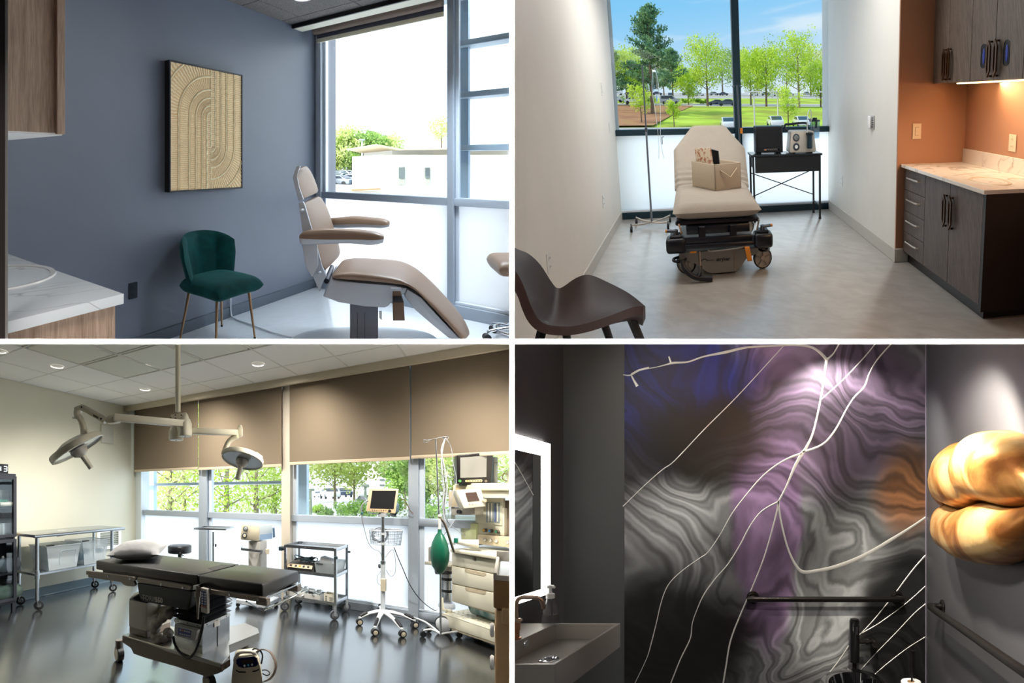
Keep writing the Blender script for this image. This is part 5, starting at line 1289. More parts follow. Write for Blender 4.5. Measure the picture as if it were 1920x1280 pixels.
# LED clock on top: only its last digits show
cc = A3(15.5, 888, y=4.84); ck = thing('led_clock', 'black clock with white glowing digits on top of the black cabinet', 'clock', R, (cc.x - .1, 4.84, zc))
zk0, zk1 = zc, A3(14, 870, y=4.84).z
g = G(); g.box((cc.x - .30, 4.84, zk0), (cc.x, 4.88, zk1), .003); obj('case', g, m_black, R, ck)
def digit(ch, xc, w, h, zc_):
    S = {'a': ((-1, 1), (1, 1)), 'b': ((1, 1), (1, 0)), 'c': ((1, 0), (1, -1)), 'd': ((-1, -1), (1, -1)), 'e': ((-1, 0), (-1, -1)), 'f': ((-1, 1), (-1, 0)), 'g': ((-1, 0), (1, 0))}
    g = G()
    for s_ in {'3': 'abcdg', '4': 'bcfg', '1': 'bc', '2': 'abged'}[ch]:
        (a, b), (c, d) = S[s_]; p = V(xc + a * w / 2, 4.8385, zc_ + b * h / 2); q = V(xc + c * w / 2, 4.8385, zc_ + d * h / 2); dd = (q - p).normalized() * .003; beam(g, p + dd, q - dd, .003, .0075, bev=0, side=V(0, 1, 0))
    obj('digit', g, mat('led_white', (226, 236, 246), .5, emit=1.1), R, ck)
zd = (zk0 + zk1) / 2; digit('3', cc.x - .032, .035, .055, zd); digit('4', cc.x - .098, .035, .055, zd)
# ---------------------------------------------------------------- operating table
XN, XFA = 2.0, 2.48
def Zn(px, py, x=XN): return R3.at(px, py, x=x)
ot = thing('operating_table', 'long black-padded operating table on a wheeled steel base', 'operating table', R, (2.24, 2.1, 0))
zT = .82; zB = Zn(176, 1067).z
yh, yj, yf = 2.77, A3(372, 1077, x=XN).y, A3(492, 1094, x=XN, ).y
g = G(); g.box((XN, yj + .003, zB), (XFA, yh, zT), .012, 3); pad_ = obj('pad', g, m_blackv, R, ot)
# cut-out in the main pad, in front of the foot pad
g = G(); g.prism([(XN + .16, yj + .004, zT - .02), (XFA - .06, yj + .004, zT - .02), (XFA - .10, yj + .10, zT - .02), (XN + .22, yj + .10, zT - .02)], (0, 0, .0215)); obj('cut_out', g, mat('deep_black', (8, 8, 10), .6), R, pad_)
zf = R3.at(496, 1118, x=XN).z
g = G(); g.box((XN, yf, zB - .005), (XFA, yj - .003, zT), .012, 3); obj('foot_pad', g, m_blackv, R, ot)
g = G(); g.box((XN + .03, yf + .04, zB - .03), (XFA - .03, yh - .05, zB - .005)); obj('deck', g, m_blackp, R, ot)
def side(pl, x, th_, nm, m_, parent=ot, bev=.003, seg=1):
    g = G(); face(g, pl, x=x, vec=(th_, 0, 0), bev=bev, seg=seg); return obj(nm, g, m_, R, parent)
r1 = side([(161, 1069.5), (250, 1081), (254, 1083), (254, 1088), (250, 1089), (161, 1077)], XN - .03, .022, 'side_rail', m_ssd)
side([(165, 1077), (250, 1088), (254, 1096), (250, 1099.5), (238, 1098.5), (231, 1095.5), (227, 1090.5), (165, 1082)], XN - .01, .02, 'head_bracket', m_ssd, bev=.002)
r2 = side([(257, 1082), (352, 1097), (358, 1099), (358, 1105.5), (352, 1106), (257, 1091)], XN - .03, .022, 'side_rail', m_ssd)
r3 = side([(394, 1104), (499, 1121), (500, 1129), (494, 1130), (394, 1113)], XN - .03, .022, 'side_rail', m_ssd)
for px, py, rr_ in ((203, 1079.5, r1), (244, 1085, r1), (302, 1095.5, r2), (343, 1101.5, r2), (430, 1114.5, r3), (484, 1123.5, r3)):
    c = R3.at(px, py, x=XN - .03); g = G(); g.cyl(c - V(.004, 0, 0), c, .008, n=14); obj('rail_bolt', g, m_ss, R, rr_)
cov = side([(257, 1092), (352, 1107), (359.5, 1109), (359, 1120), (356, 1137), (353, 1141), (348, 1142.5), (268, 1127), (263, 1123), (260, 1112)], XN - .012, .05, 'side_cover', mat('gloss_black_cover', (10, 10, 12), .45, spec=.25), bev=.004, seg=2)
c = R3.at(293, 1125, x=XN - .012); dv = (R3.at(320, 1130, x=XN - .012) - R3.at(270, 1121.5, x=XN - .012)).normalized()
m_lt = mat('white_print', (210, 204, 196), .5)
text('TORINO', R, R3.at(284.5, 1122.5, x=XN - .012), dv, (0, 0, 1), .050, m_lt, cov)
text('550', R, R3.at(298, 1125, x=XN - .012), dv, (0, 0, 1), .050, m_lt, cov, bold=.03)
text('Avante', R, R3.at(268.5, 1120.3, x=XN - .012), dv, (0, 0, 1), .017, m_lt, cov)
# bellows and steel column box
zc0 = R3.at(379, 1229.5, x=2.15).z; cy = R3.at(379, 1200, x=2.12)
cxn = 2.10; yc = R3.at(379, 1200, x=cxn).y; z1 = R3.at(379, 1171, x=cxn).z; z0 = R3.at(379, 1230, x=cxn).z
yl = R3.at(327, 1163, x=cxn).y; xr = 2.42
g = G(); g.box((cxn, yc, z0 - .02), (xr, yl, z1), .004); col = obj('column_box', g, m_ss, R, ot)
g = G(); g.box((cxn - .002, yc - .002, z1 - .022), (xr + .002, yl + .002, z1 - .0), .001); obj('column_flange', g, mat('pale_steel', (206, 210, 212), .3, .7), R, col)
for f in (.15, .5, .85):
    for c in (V(cxn - .003, yc + (yl - yc) * f, z1 - .011), V(cxn + (xr - cxn) * f, yc - .003, z1 - .011)):
        g = G(); g.ball(c, .004, 8, 6); obj('screw', g, m_black, R, col)
g = G(); g.box((cxn + .17, yc - .0035, z0), (cxn + .173, yc - .001, z1 - .02)); obj('panel_seam', g, m_black, R, col)
g = G(); g.box((cxn + .13, yc - .004, z1 - .055), (cxn + .19, yc - .002, z1 - .012)); obj('data_plate', g, M_white, R, col)
zt_b = zB - .04
for k in range(7):
    za = z1 + (zt_b - z1) * k / 7; zb_ = z1 + (zt_b - z1) * (k + 1) / 7; o_ = .012
    g = G(); a = [(cxn + .02, yc + .02, za), (xr - .02, yc + .02, za), (xr - .02, yl - .02, za), (cxn + .02, yl - .02, za)]
    zm_ = (za + zb_) / 2; g.hull8([(x + (-.0 if x < 2.2 else 0), y, z) for x, y, z in a], [(cxn - o_, yc - o_, zm_), (xr + o_, yc - o_, zm_), (xr + o_, yl + o_, zm_), (cxn - o_, yl + o_, zm_)])
    g.hull8([(cxn - o_, yc - o_, zm_), (xr + o_, yc - o_, zm_), (xr + o_, yl + o_, zm_), (cxn - o_, yl + o_, zm_)], [(x, y, zb_) for x, y, z in a]); bmesh.ops.remove_doubles(g.bm, verts=g.bm.verts, dist=1e-5)
    obj('bellows_fold', g, mat('bellows_rubber', (22, 24, 28), .3), R, ot, smooth=0)
# control panel on the column
Pn = V(cxn - .03, yc, 0)
g = G(); pl = [(327, 1170), (370, 1181), (366, 1202), (326, 1191)]; face(g, pl, x=cxn - .035, vec=(.034, 0, 0), bev=.003); cp = obj('control_panel', g, mat('panel_grey', (176, 178, 182), .4), R, ot)
g = G(); face(g, [(334, 1176.5), (359, 1182), (357, 1195), (333, 1189.5)], x=cxn - .0355, vec=(-.001, 0, 0), bev=0); obj('keypad', g, mat('panel_blue', (30, 60, 140), .4), R, cp)
for rI, (ya_, yb_) in enumerate(((179, 182), (186, 189.5))):
    for q in range(5):
        px = 337 + q * 4.1; py = 1000 + ya_ + q * .95; g = G(); face(g, [(px, py), (px + 3, py + .7), (px + 2.8, py + 3.4), (px - .2, py + 2.7)], x=cxn - .0365, vec=(-.0015, 0, 0), bev=0)
        obj('key', g, mat('key_white', (220, 222, 226), .5) if not (rI == 0 and q == 1) else mat('orange_plastic', (214, 130, 40), .5), R, cp)
# handset hanging on the rail, with coiled cable
g = G(); face(g, [(376, 1101), (388, 1104), (388, 1151), (376, 1147)], x=XN - .055, vec=(.028, 0, 0), bev=.003); hs = obj('handset', g, mat('handset_grey', (190, 186, 178), .5), R, ot)
g = G(); face(g, [(377, 1107), (387, 1109.5), (387, 1140), (377, 1137)], x=XN - .056, vec=(-.001, 0, 0), bev=0); obj('keypad', g, mat('panel_blue', (30, 60, 140), .4), R, hs)
for q in range(6):
    for s_ in (0, 1):
        px = 378 + s_ * 5.2; py = 1110 + q * 4.8 + s_ * 1.2; g = G(); face(g, [(px, py), (px + 3, py + .7), (px + 3, py + 3.6), (px, py + 2.9)], x=XN - .057, vec=(-.0015, 0, 0), bev=0)
        obj('key', g, mat('key_white', (220, 222, 226), .5) if q < 5 else mat('orange_plastic', (214, 130, 40), .5), R, hs)
g = G(); pts = smooth_path([R3.at(x, y, x=cxn - .06) for x, y in ((325, 1192), (327, 1205), (335, 1220), (347, 1230), (356, 1232), (366, 1220), (374, 1200), (379, 1180), (382, 1155))], 10)
pp = []
for i, p in enumerate(pts): pp.append(p)
g.tube(pp, .009, n=8); obj('coiled_cable', g, m_black, R, ot, smooth=60)
g = G(); c0 = R3.at(371, 1104, x=XN - .05); g.cyl(R3.at(371, 1098, x=XN - .04), R3.at(371, 1133, x=XN - .04), .014, n=12); g.cyl(R3.at(371, 1108, x=XN - .04), R3.at(371, 1118, x=XN - .04), .022, n=14); g.cyl(R3.at(371, 1133, x=XN - .04), R3.at(371, 1160, x=XN - .04), .010, .006, n=10); obj('rail_clamp', g, m_ssd, R, ot)
g = G(); face(g, [(362, 1097), (371, 1096), (371, 1104), (362, 1106)], x=XN - .05, vec=(.05, 0, 0)); obj('clamp_block', g, m_ss, R, ot)
# base chassis
xb = 2.05
g = G(); pts = [(229, 1191), (246, 1197), (280, 1208), (313, 1220), (353, 1231.5), (386, 1237), (415, 1245), (415, 1258), (410, 1262), (386, 1269), (377, 1264), (330, 1249), (273, 1233), (250, 1225.5), (246, 1214), (229, 1204)]
side(pts, xb, .10, 'chassis_side', mat('chassis_bronze', (96, 84, 74), .35, .7), bev=.003)
zt0 = R3.at(229, 1190, x=xb).z; zt1 = R3.at(415, 1244, x=xb).z; ya, ybb = R3.at(229, 1195, x=xb).y, R3.at(415, 1250, x=xb).y
g = G(); lo = [(xb, ya, zt0 - .03), (xb, ybb, zt1 - .03), (2.3, ybb + .12, zt1 - .03), (2.44, ya, zt0 - .03)]; g.hull8(lo, [(x, y, z + .03) for x, y, z in lo], .004); obj('chassis_top', g, mat('chassis_steel', (170, 168, 164), .3, .85), R, ot)
yw = R3.at(397, 1270, x=xb).y
g = G(); g.prism([(x, y, zt1 - .06) for x, y in ((2.06, ybb), (2.2, 1.60), (2.33, 1.71), (2.66, 1.65), (2.75, 1.72), (2.81, 1.88), (2.63, 1.96), (2.06, 1.96))], (0, 0, .06), .004); o = obj('chassis_arms', g, mat('chassis_steel', (170, 168, 164), .3, .85), R, ot)
for (x, y) in ((2.14, 2.66), (2.14, 1.73), (2.55, 2.62), (2.68, 1.80)):
    r = .058; g = G(); c = V(x, y, r); a = V(.9, -.35, 0).normalized()
    g.lathe([(r * .8, -.026), (r, -.022), (r, .022), (r * .8, .026)], c, a, n=28); w = obj('wheel', g, m_black, R, ot, smooth=50)
    g = G(); g.lathe([(0, -.030), (r * .78, -.028), (r * .84, -.022), (r * .84, .022), (0, .030)], c, a, n=28); obj('wheel_cover', g, m_beige, R, w, smooth=50)
    g = G(); g.tube([c + V(0, 0, r * .6), c + V(0, 0, r * 1.9)], .03, n=12); obj('wheel_fork', g, m_ssd, R, w)
# foot-end steel frame
g = G(); g.tube(smooth_path([R3.at(462, 1127, z=zB - .05), R3.at(480, 1137, z=zB - .14), R3.at(492, 1143, z=zB - .16), R3.at(500, 1142, z=zB - .16), R3.at(540, 1123, z=zB - .14), R3.at(557, 1114.5, z=zB - .12), R3.at(556, 1111, z=zB - .12), R3.at(540, 1104, z=zB - .06)], 4), .006, n=8); obj('foot_frame', g, m_ss, R, ot, smooth=60)
g = G(); g.tube([(XN + .0, yf - .012, zB - .012), (XFA, yf - .012, zB - .012)], .006, n=8); obj('end_bar', g, m_ss, R, ot)
for y_ in (.12, .30):
    g = G(); g.box((XN + .02 if y_ < .2 else XFA - .06, yf - .02, zB - .06), (XN + .06 if y_ < .2 else XFA - .0, yf + .06, zB - .015), .004); obj('end_socket', g, m_ssd, R, ot)
# pillow
pl_ = G()
def pil(u, v):
    a, b = (u - .5) * 2, (v - .5) * 2; s_ = 1 - .10 * (1 - a * a) * abs(b) ** 4 - .10 * (1 - b * b) * abs(a) ** 4
    p = V(2.30, 2.60, zT + .062) + (V(.78, .62, 0) * .30 * a * s_) + (V(-.62, .78, 0) * .20 * b * s_)
    return p
def pth(u, v):
    a, b = abs(2 * u - 1), abs(2 * v - 1); q = max(0, (1 - a ** 3.2)) ** .55 * max(0, (1 - b ** 3.0)) ** .55
    return q * (.075 + .007 * noise.noise((u * 9, v * 9, 1)) + .004 * noise.noise((u * 22, v * 22, 5)))
pl_.grid(lambda u, v: pil(u, v) + V(0, 0, pth(u, v) * .95), 34, 34); pl_.grid(lambda u, v: pil(1 - u, v) - V(0, 0, min(.058, pth(1 - u, v) * .8)), 34, 34); bmesh.ops.remove_doubles(pl_.bm, verts=pl_.bm.verts, dist=1e-5)
tag(obj('pillow', pl_, mat('white_pillow', (172, 172, 174), .8, sheen=.3, bump=.3, bump_scale=22), R, smooth=70), 'white creased pillow at the head end of the operating table', 'pillow')
# warm-air unit standing on the chassis
wa = thing('warming_unit', 'white warm-air unit with a black sloping top standing on the operating table base', 'warming unit', R, (2.2, 2.5, .2))
xw = 2.10; ya = R3.at(241, 1150, x=xw).y; yb_ = R3.at(275, 1150, x=xw).y; zw0 = R3.at(241, 1175, x=xw).z; zw1 = R3.at(275, 1131, x=xw).z
g = G(); g.box((xw, yb_, zw0), (xw + .26, ya, zw1), .01, 2); wb = obj('housing', g, m_offw, R, wa)
g = G(); g.box((xw + .004, yb_ + .003, zw0 - .05), (xw + .256, ya - .003, zw0), .004); obj('lower_housing', g, mat('grey_brown_plastic', (132, 120, 112), .5), R, wa)
g = G(); g.hull8([(xw, yb_, zw1), (xw + .26, yb_, zw1), (xw + .26, ya, zw1), (xw, ya, zw1)], [(xw + .05, yb_ + .005, zw1 + .045), (xw + .24, yb_ + .005, zw1 + .045), (xw + .24, ya - .005, zw1 + .045), (xw + .05, ya - .005, zw1 + .045)], .004); obj('top_panel', g, mat('gloss_navy_top', (16, 20, 36), .15), R, wa)
for (x, y) in ((xw + .02, yb_ + .02), (xw + .02, ya - .02), (xw + .23, yb_ + .02)):
    g = G(); g.cyl((x, y, zw0 - .075), (x, y, zw0 - .05), .014, n=12); obj('foot', g, m_ssd, R, wa)
g = G(); c = V(xw + .17, yb_, zw0 + .16); g.lathe([(.045, 0), (.048, .01), (.036, .014)], c, (0, -1, 0), n=24); obj('hose_socket', g, m_grayl, R, wa)
g = G()
for k in range(6): g.box((xw + .03, yb_ - .002, zw0 - .0 + .02 * k), (xw + .12, yb_ + .001, zw0 + .01 + .02 * k))
o = obj('vent_slots', g, m_gridw, R, wa); o['kind'] = 'stuff'
hp = [R3.at(x, y, x=xx) for x, y, xx in ((303, 1147, 2.26), (318, 1142, 2.20), (323, 1146, 2.14), (310, 1154, 2.10), (297, 1164, 2.08), (290, 1178, 2.08), (292, 1192, 2.09), (302, 1199, 2.11), (313, 1196, 2.15), (316, 1185, 2.2))]
hp = smooth_path(hp, 6); g = G(); g.tube(hp, [.036 + .005 * math.sin(i * 1.3) + .003 * math.sin(i * .5) for i in range(len(hp))], n=16)
for v in g.bm.verts: v.co += Vector((noise.noise(v.co * 40), noise.noise(v.co * 40 + Vector((5, 0, 0))), noise.noise(v.co * 40 + Vector((9, 0, 0))))) * .006
obj('sleeved_hose', g, mat('fabric_sleeve', (214, 206, 194), .8, bump=.4, bump_scale=60), R, wa, smooth=70)
# compression pump by the chassis, lower edge
pu = thing('compression_pump', 'small beige pump with an arched handle and dark blue display by the table base', 'pump', R, (2.1, 1.45, .15))
dP = R.depth(R3.at(455, 1290, z=0)) - .12
def AP(px, py, o=0): return R3.at(px, py, d=dP + o)
g = G(); g.prism([AP(434, 1290), AP(434, 1275), AP(435.5, 1258), AP(438, 1246), AP(439, 1236), AP(445, 1232), AP(478, 1228.5), AP(484, 1232), AP(487, 1247), AP(490, 1262), AP(492, 1278), AP(492, 1290)], FW * .14, .008, 3); pb_ = obj('housing', g, m_beige, R, pu)
g = G(); g.prism([AP(443, 1236, -.001), AP(447, 1233, -.001), AP(476, 1230, -.001), AP(481, 1233, -.001), AP(484, 1243, -.001), AP(483, 1246.5, -.001), AP(478, 1249, -.001), AP(455, 1251.5, -.001), AP(447, 1249, -.001), AP(443, 1243, -.001)], -FW * .004, .001); dp = obj('display', g, mat('panel_navy', (26, 30, 66), .25), R, pu)
g = G(); g.prism([AP(451, 1237, -.006), AP(474, 1235, -.006), AP(476.5, 1242, -.006), AP(454, 1245, -.006)], -FW * .001); obj('screen', g, mat('screen_brown', (54, 46, 44), .2), R, dp)
for px, py, mm in ((458.5, 1247.5, 'g'), (465.5, 1246.5, 't'), (472.5, 1245.5, 'g')):
    g = G(); c = AP(px, py, -.006); g.cyl(c, c - FW * .003, .0075, n=14); obj('button', g, mat('teal_button', (80, 160, 190), .4) if mm == 't' else m_grayl, R, dp)
g = G(); g.tube(smooth_path([AP(440, 1240, .03), AP(442, 1232, .03), AP(448, 1224, .03), AP(456, 1221.5, .03), AP(470, 1221.5, .03), AP(478, 1225, .03), AP(483, 1234, .03)], 5), .012, n=12); obj('handle', g, m_offw, R, pu, smooth=60)
for pl in ([(442, 1254.5), (448, 1258), (461, 1258.5), (461, 1260.5), (448, 1260.5), (442, 1256.5)], [(473, 1257), (480, 1256), (486, 1253), (486, 1255), (480, 1258.5), (473, 1259)]):
    g = G(); g.prism([AP(x, y, -.001) for x, y in pl], -FW * .002); obj('vent_slot', g, m_black, R, pu)
cp_ = [AP(480, 1222, .08), AP(490, 1217, .1), AP(505, 1222, .1), AP(515, 1240, .1), AP(514, 1258, .1), AP(505, 1272, .1), AP(492, 1278, .08)]
for k in range(4):
    g = G(); g.tube(smooth_path([p + V(.0, .0, -.004 * k) + RT * (.004 * k) + FW * .01 * k for p in cp_], 6), .0045, n=6); obj('hose', g, mat('brown_hose', (106, 92, 84), .4), R, pu, smooth=60)
g = G(); g.tube(smooth_path([AP(470, 1224, .1), AP(476, 1216, .1), AP(486, 1218, .1), AP(492, 1228, .1), AP(490, 1244, .1)], 5), .006, n=6); obj('cable', g, m_black, R, pu, smooth=60)
g = G(); g.tube(smooth_path([AP(491, 1256, .06), AP(500, 1256, .06), AP(506, 1262, .06), AP(500, 1266, .06), AP(492, 1262, .06)], 5), .004, n=6); obj('cable', g, m_black, R, pu, smooth=60)

# ---------------------------------------------------------------- stool, tray stand, suction stand
yS = 3.75
sc = R3.at(337, 1028, y=yS); st = thing('round_stool', 'round black padded stool behind the pillow', 'stool', R, (sc.x, yS, 0))
rs = 22 / FOC * R.depth(sc)
g = G(); g.lathe([(0, -.055), (rs * .95, -.055), (rs, -.045), (rs, .03), (rs * .97, .04), (rs * .9, .045), (0, .048)], sc, n=40); obj('seat', g, m_blackv, R, st, smooth=50)
g = G(); g.cyl(V(sc.x, sc.y, .1), sc - V(0, 0, .05), .025, n=16); obj('post', g, m_black, R, st)
g = G(); g.tube([sc + V(-.03, -.02, -.07), sc + V(-.06, -.12, -.075)], .008, n=8); obj('lever', g, m_black, R, st)
for k in range(5):
    a = 2 * PI * k / 5; d_ = V(math.cos(a), math.sin(a), 0); b_ = V(sc.x, sc.y, .08); g = G(); g.tube([b_ + V(0, 0, .02), b_ + d_ * .2], .014, n=8); l_ = obj('leg', g, m_black, R, st)
    g = G(); c = b_ + d_ * .21; c.z = .028; s2 = V(-d_.y, d_.x, 0); g.cyl(c - s2 * .02, c + s2 * .02, .028, n=14); obj('caster', g, m_black, R, l_)
ms = thing('instrument_stand', 'thin chrome stand with a flat instrument tray in front of the window', 'instrument stand', R, (3.95, 3.1, 0))
pM = R3.at(400, 997, x=3.95)
g = G(); g.cyl(V(pM.x, pM.y, .06), pM, .012, n=14); obj('pole', g, m_ss, R, ms, smooth=60)
zM = R3.at(400, 993, x=3.95).z
cs_ = [R3.at(x, y, z=zM) for x, y in ((364, 993), (424, 997), (434, 990.5), (388, 988.5))]
w_ = RT * .10; ctr_ = V(pM.x, pM.y, zM)
ln = (cs_[0] - cs_[1]); 
g = G(); q = [R3.at(364, 992.5, z=zM), R3.at(423, 994, z=zM)]; e_ = (q[1] - q[0]); dpt = V(-e_.y, e_.x, 0).normalized()
if dpt.dot(FW) < 0: dpt = -dpt
T0_ = [q[0], q[1], q[1] + dpt * .32, q[0] + dpt * .32]
g.prism([p + V(0, 0, 0) for p in T0_], V(0, 0, .006), .002)
for i in range(4): beam(g, T0_[i] + V(0, 0, .012), T0_[(i + 1) % 4] + V(0, 0, .012), .012, .022, bev=.002)
obj('tray', g, m_ss, R, ms)
g = G(); c = R3.at(403, 1022, x=3.95); g.lathe([(.0, 0), (.02, 0), (.022, .012), (.012, .02), (0, .02)], c, RT, n=5); obj('clamp_knob', g, m_black, R, ms)
for k in (-1, 1):
    g = G(); g.tube([V(pM.x, pM.y, .06), V(pM.x, pM.y, .05) + RT * (.2 * k), V(pM.x, pM.y, .02) + RT * (.24 * k)], .012, n=8); obj('foot', g, m_ss, R, ms)
xs = 4.0
su3 = thing('suction_unit', 'beige suction machine with two dials on a grey column before the window', 'suction machine', R, (xs, 2.4, 0))
dS = R.depth(R3.at(485, 1020, x=4.0))
def AS(px, py, o=0): return R3.at(px, py, d=dS + o)
g = G(); g.prism([AS(453, 984), AS(456, 982.5), AS(487, 984.5), AS(487, 989), AS(485.5, 1013), AS(483, 1014.5), AS(452, 1011.5), AS(450.5, 1008)], FW * .02 + RT * .0, .004, 2); fr_ = obj('front_panel', g, m_beige, R, su3)
bv = (AS(511, 984, .25) - AS(487, 984)); bv = V(bv.x, bv.y, 0)
g = G(); g.prism([AS(455, 984, .006), AS(487, 985, .006), AS(486, 1013, .006), AS(453, 1011, .006)], bv, .006, 2); obj('housing', g, mat('pale_blue_grey', (206, 214, 216), .4), R, su3)
g = G(); g.prism([AS(488, 1002, .02), AS(488, 1012, .02), AS(487, 1012.5, .02), AS(487, 1002, .02)], bv * .95); obj('blue_panel', g, mat('steel_blue_panel', (140, 166, 196), .4), R, su3)
for py, kk in ((991, 0), (1004, 1)):
    c = AS(460.5 - kk * 2, py, -.004); r_ = 4.8 / FOC * dS
    g = G(); g.lathe([(0, 0), (r_ * .7, 0), (r_, -.001), (r_, -.006), (0, -.006)], c, FW, n=24); d_ = obj('dial', g, mat('dial_rim', (64, 74, 84), .4), R, su3)
    g = G(); g.lathe([(0, -.007), (r_ * (.75 if not kk else .6), -.007), (r_ * (.7 if not kk else .5), -.014 if kk else -.008), (0, -.014 if kk else -.008)], c, FW, n=20); obj('gauge_face' if not kk else 'knob', g, mat('dial_face', (150, 156, 158), .3) if not kk else m_beige, R, d_)
g = G(); g.prism([AS(511, 990, .26), AS(515, 989, .26), AS(516, 1007, .26), AS(512, 1008, .26)], FW * .10, .004); obj('rear_grip', g, mat('steel_blue_dark', (86, 108, 134), .4), R, su3)
cS = AS(481, 1014, .1); g = G(); g.box((cS.x - .05, cS.y - .085, .1), (cS.x + .10, cS.y + .085, cS.z), .006, 2); obj('column', g, mat('column_grey', (162, 160, 156), .45), R, su3)
g = G(); g.box((cS.x - .15, cS.y - .20, .04), (cS.x + .20, cS.y + .20, .1), .01); bs_ = obj('base', g, m_grayl, R, su3)
for sx_, sy_ in ((-.13, -.18), (.17, -.18), (-.13, .18), (.17, .18)):
    g = G(); g.cyl((cS.x + sx_ - .01, cS.y + sy_, .025), (cS.x + sx_ + .01, cS.y + sy_, .025), .025, n=12); obj('caster', g, m_black, R, bs_)
zq = AS(480, 1031).z
g = G(); q = [AS(453, 1029, -.05), AS(491, 1033.5, -.05)]; beam(g, q[0], q[1], .02, .03, bev=.003); beam(g, q[0], q[0] + FW * .2, .02, .03, bev=.003); beam(g, q[1], q[1] + FW * .2, .02, .03, bev=.003); o = obj('equipment_rail', g, m_ss, R, su3); 
g = G(); g.prism([AS(498, 1029, 0), AS(505, 1029, 0), AS(504.5, 1039, 0), AS(498, 1039, 0)], FW * .04, .003); obj('rail_clamp', g, m_beige, R, su3)

# ---------------------------------------------------------------- steel cart
ca = thing('steel_cart', 'three-tier stainless cart on grey wheels loaded with equipment', 'cart', R, (4.3, 1.9, 0))
cx0_, cx1_ = 4.06, 4.44
yA = R3.at(533, 1100, x=cx0_).y; yB = R3.at(630, 1100, x=cx0_).y
zt3 = R3.at(630, 1028, x=cx0_).z; zt3b = R3.at(533, 1023, x=cx0_).z; zt3 = (zt3 + zt3b) / 2
tiers = [R3.at(600, py, x=cx0_).z for py in (1029, 1077.5, 1129)]
for k, z in enumerate(tiers):
    g = G(); g.box((cx0_, yB, z - .010), (cx1_, yA, z - .004))
    for lo, hi in (((cx0_, yB, z - .012), (cx0_ + .012, yA, z + .022)), ((cx1_ - .012, yB, z - .012), (cx1_, yA, z + .022)), ((cx0_, yB, z - .012), (cx1_, yB + .012, z + .022)), ((cx0_, yA - .012, z - .012), (cx1_, yA, z + .022))): g.box(lo, hi)
    obj('shelf', g, m_ss, R, ca)
for x in (cx0_ + .01, cx1_ - .01):
    for y in (yB + .01, yA - .01):
        g = G(); g.box((x - .014, y - .014, tiers[2] - .01), (x + .014, y + .014, tiers[0] + .02), .003); l = obj('upright', g, m_ss, R, ca)
        r = .052; c = V(x, y + .01, r); a = V(.75, .66, 0); g = G(); g.lathe([(r * .62, -.014), (r * .95, -.013), (r, -.006), (r, .006), (r * .95, .013), (r * .62, .014)], c, a, n=26); w = obj('wheel', g, mat('wheel_grey', (74, 78, 84), .5), R, l, smooth=50)
        g = G(); g.lathe([(0, -.016), (r * .6, -.012), (r * .6, .012), (0, .016)], c, a, n=20); obj('wheel_disc', g, mat('wheel_disc_grey', (146, 150, 156), .4), R, w)
        g = G(); g.prism([c + a * .018 + V(0, 0, -.008) + a.cross(UP) * -.012, c + a * .018 + V(0, 0, -.008) + a.cross(UP) * .012, V(c.x, c.y, tiers[2] - .012) + a * .018 + a.cross(UP) * .016, V(c.x, c.y, tiers[2] - .012) + a * .018 - a.cross(UP) * .016], a * .003); g.prism([c - a * .018 + V(0, 0, -.008) + a.cross(UP) * -.012, c - a * .018 + V(0, 0, -.008) + a.cross(UP) * .012, V(c.x, c.y, tiers[2] - .012) - a * .018 + a.cross(UP) * .016, V(c.x, c.y, tiers[2] - .012) - a * .018 - a.cross(UP) * .016], a * -.003); o = obj('fork', g, m_ss, R, l); o['kind'] = 'stuff'
m_bump = mat('teal_black_bumper', (22, 44, 52), .5)
g = G(); g.box((cx0_ - .01, yA + .03, tiers[0] - .055), (cx0_ + .05, yA + .07, tiers[0] - .01), .003); g.box((cx0_ + .01, yA, tiers[0] - .05), (cx0_ + .03, yA + .035, tiers[0] - .03)); obj('handle_end', g, m_bump, R, ca)
g = G(); g.box((cx0_ - .008, yB - .012, tiers[0] - .095), (cx0_ + .02, yB + .024, tiers[0] - .065), .003); obj('bumper', g, m_bump, R, ca)
g = G(); g.box((cx1_ - .03, yB - .03, tiers[0] - .07), (cx1_ + .0, yB - .006, tiers[0] - .05), .003); obj('bumper', g, m_bump, R, ca)
z2 = tiers[1] - .003
# electrosurgical generator
eg = thing('generator_unit', 'black electrosurgical generator with a beige control strip on the middle cart shelf', 'generator', R, (4.15, yA - .14, z2))
ye0, ye1 = R3.at(587, 1060, x=cx0_ + .03).y, yA - .022; ze = .085
g = G(); g.hull8([(cx0_ + .025, ye0, z2 + .004), (cx1_ - .1, ye0, z2 + .004), (cx1_ - .1, ye1, z2 + .004), (cx0_ + .025, ye1, z2 + .004)], [(cx0_ + .05, ye0, z2 + ze), (cx1_ - .1, ye0, z2 + ze + .02), (cx1_ - .1, ye1, z2 + ze + .02), (cx0_ + .05, ye1, z2 + ze)], .003); eb = obj('housing', g, mat('generator_grey', (62, 58, 54), .5), R, eg)
g = G(); g.prism([(cx0_ + .020 + .0, ye0 + .01, z2 + .048), (cx0_ + .020, ye1 - .01, z2 + .048), (cx0_ + .044, ye1 - .01, z2 + ze), (cx0_ + .044, ye0 + .01, z2 + ze)], (-.003, 0, .002)); cs2 = obj('control_strip', g, mat('strip_beige', (196, 176, 148), .5), R, eg)
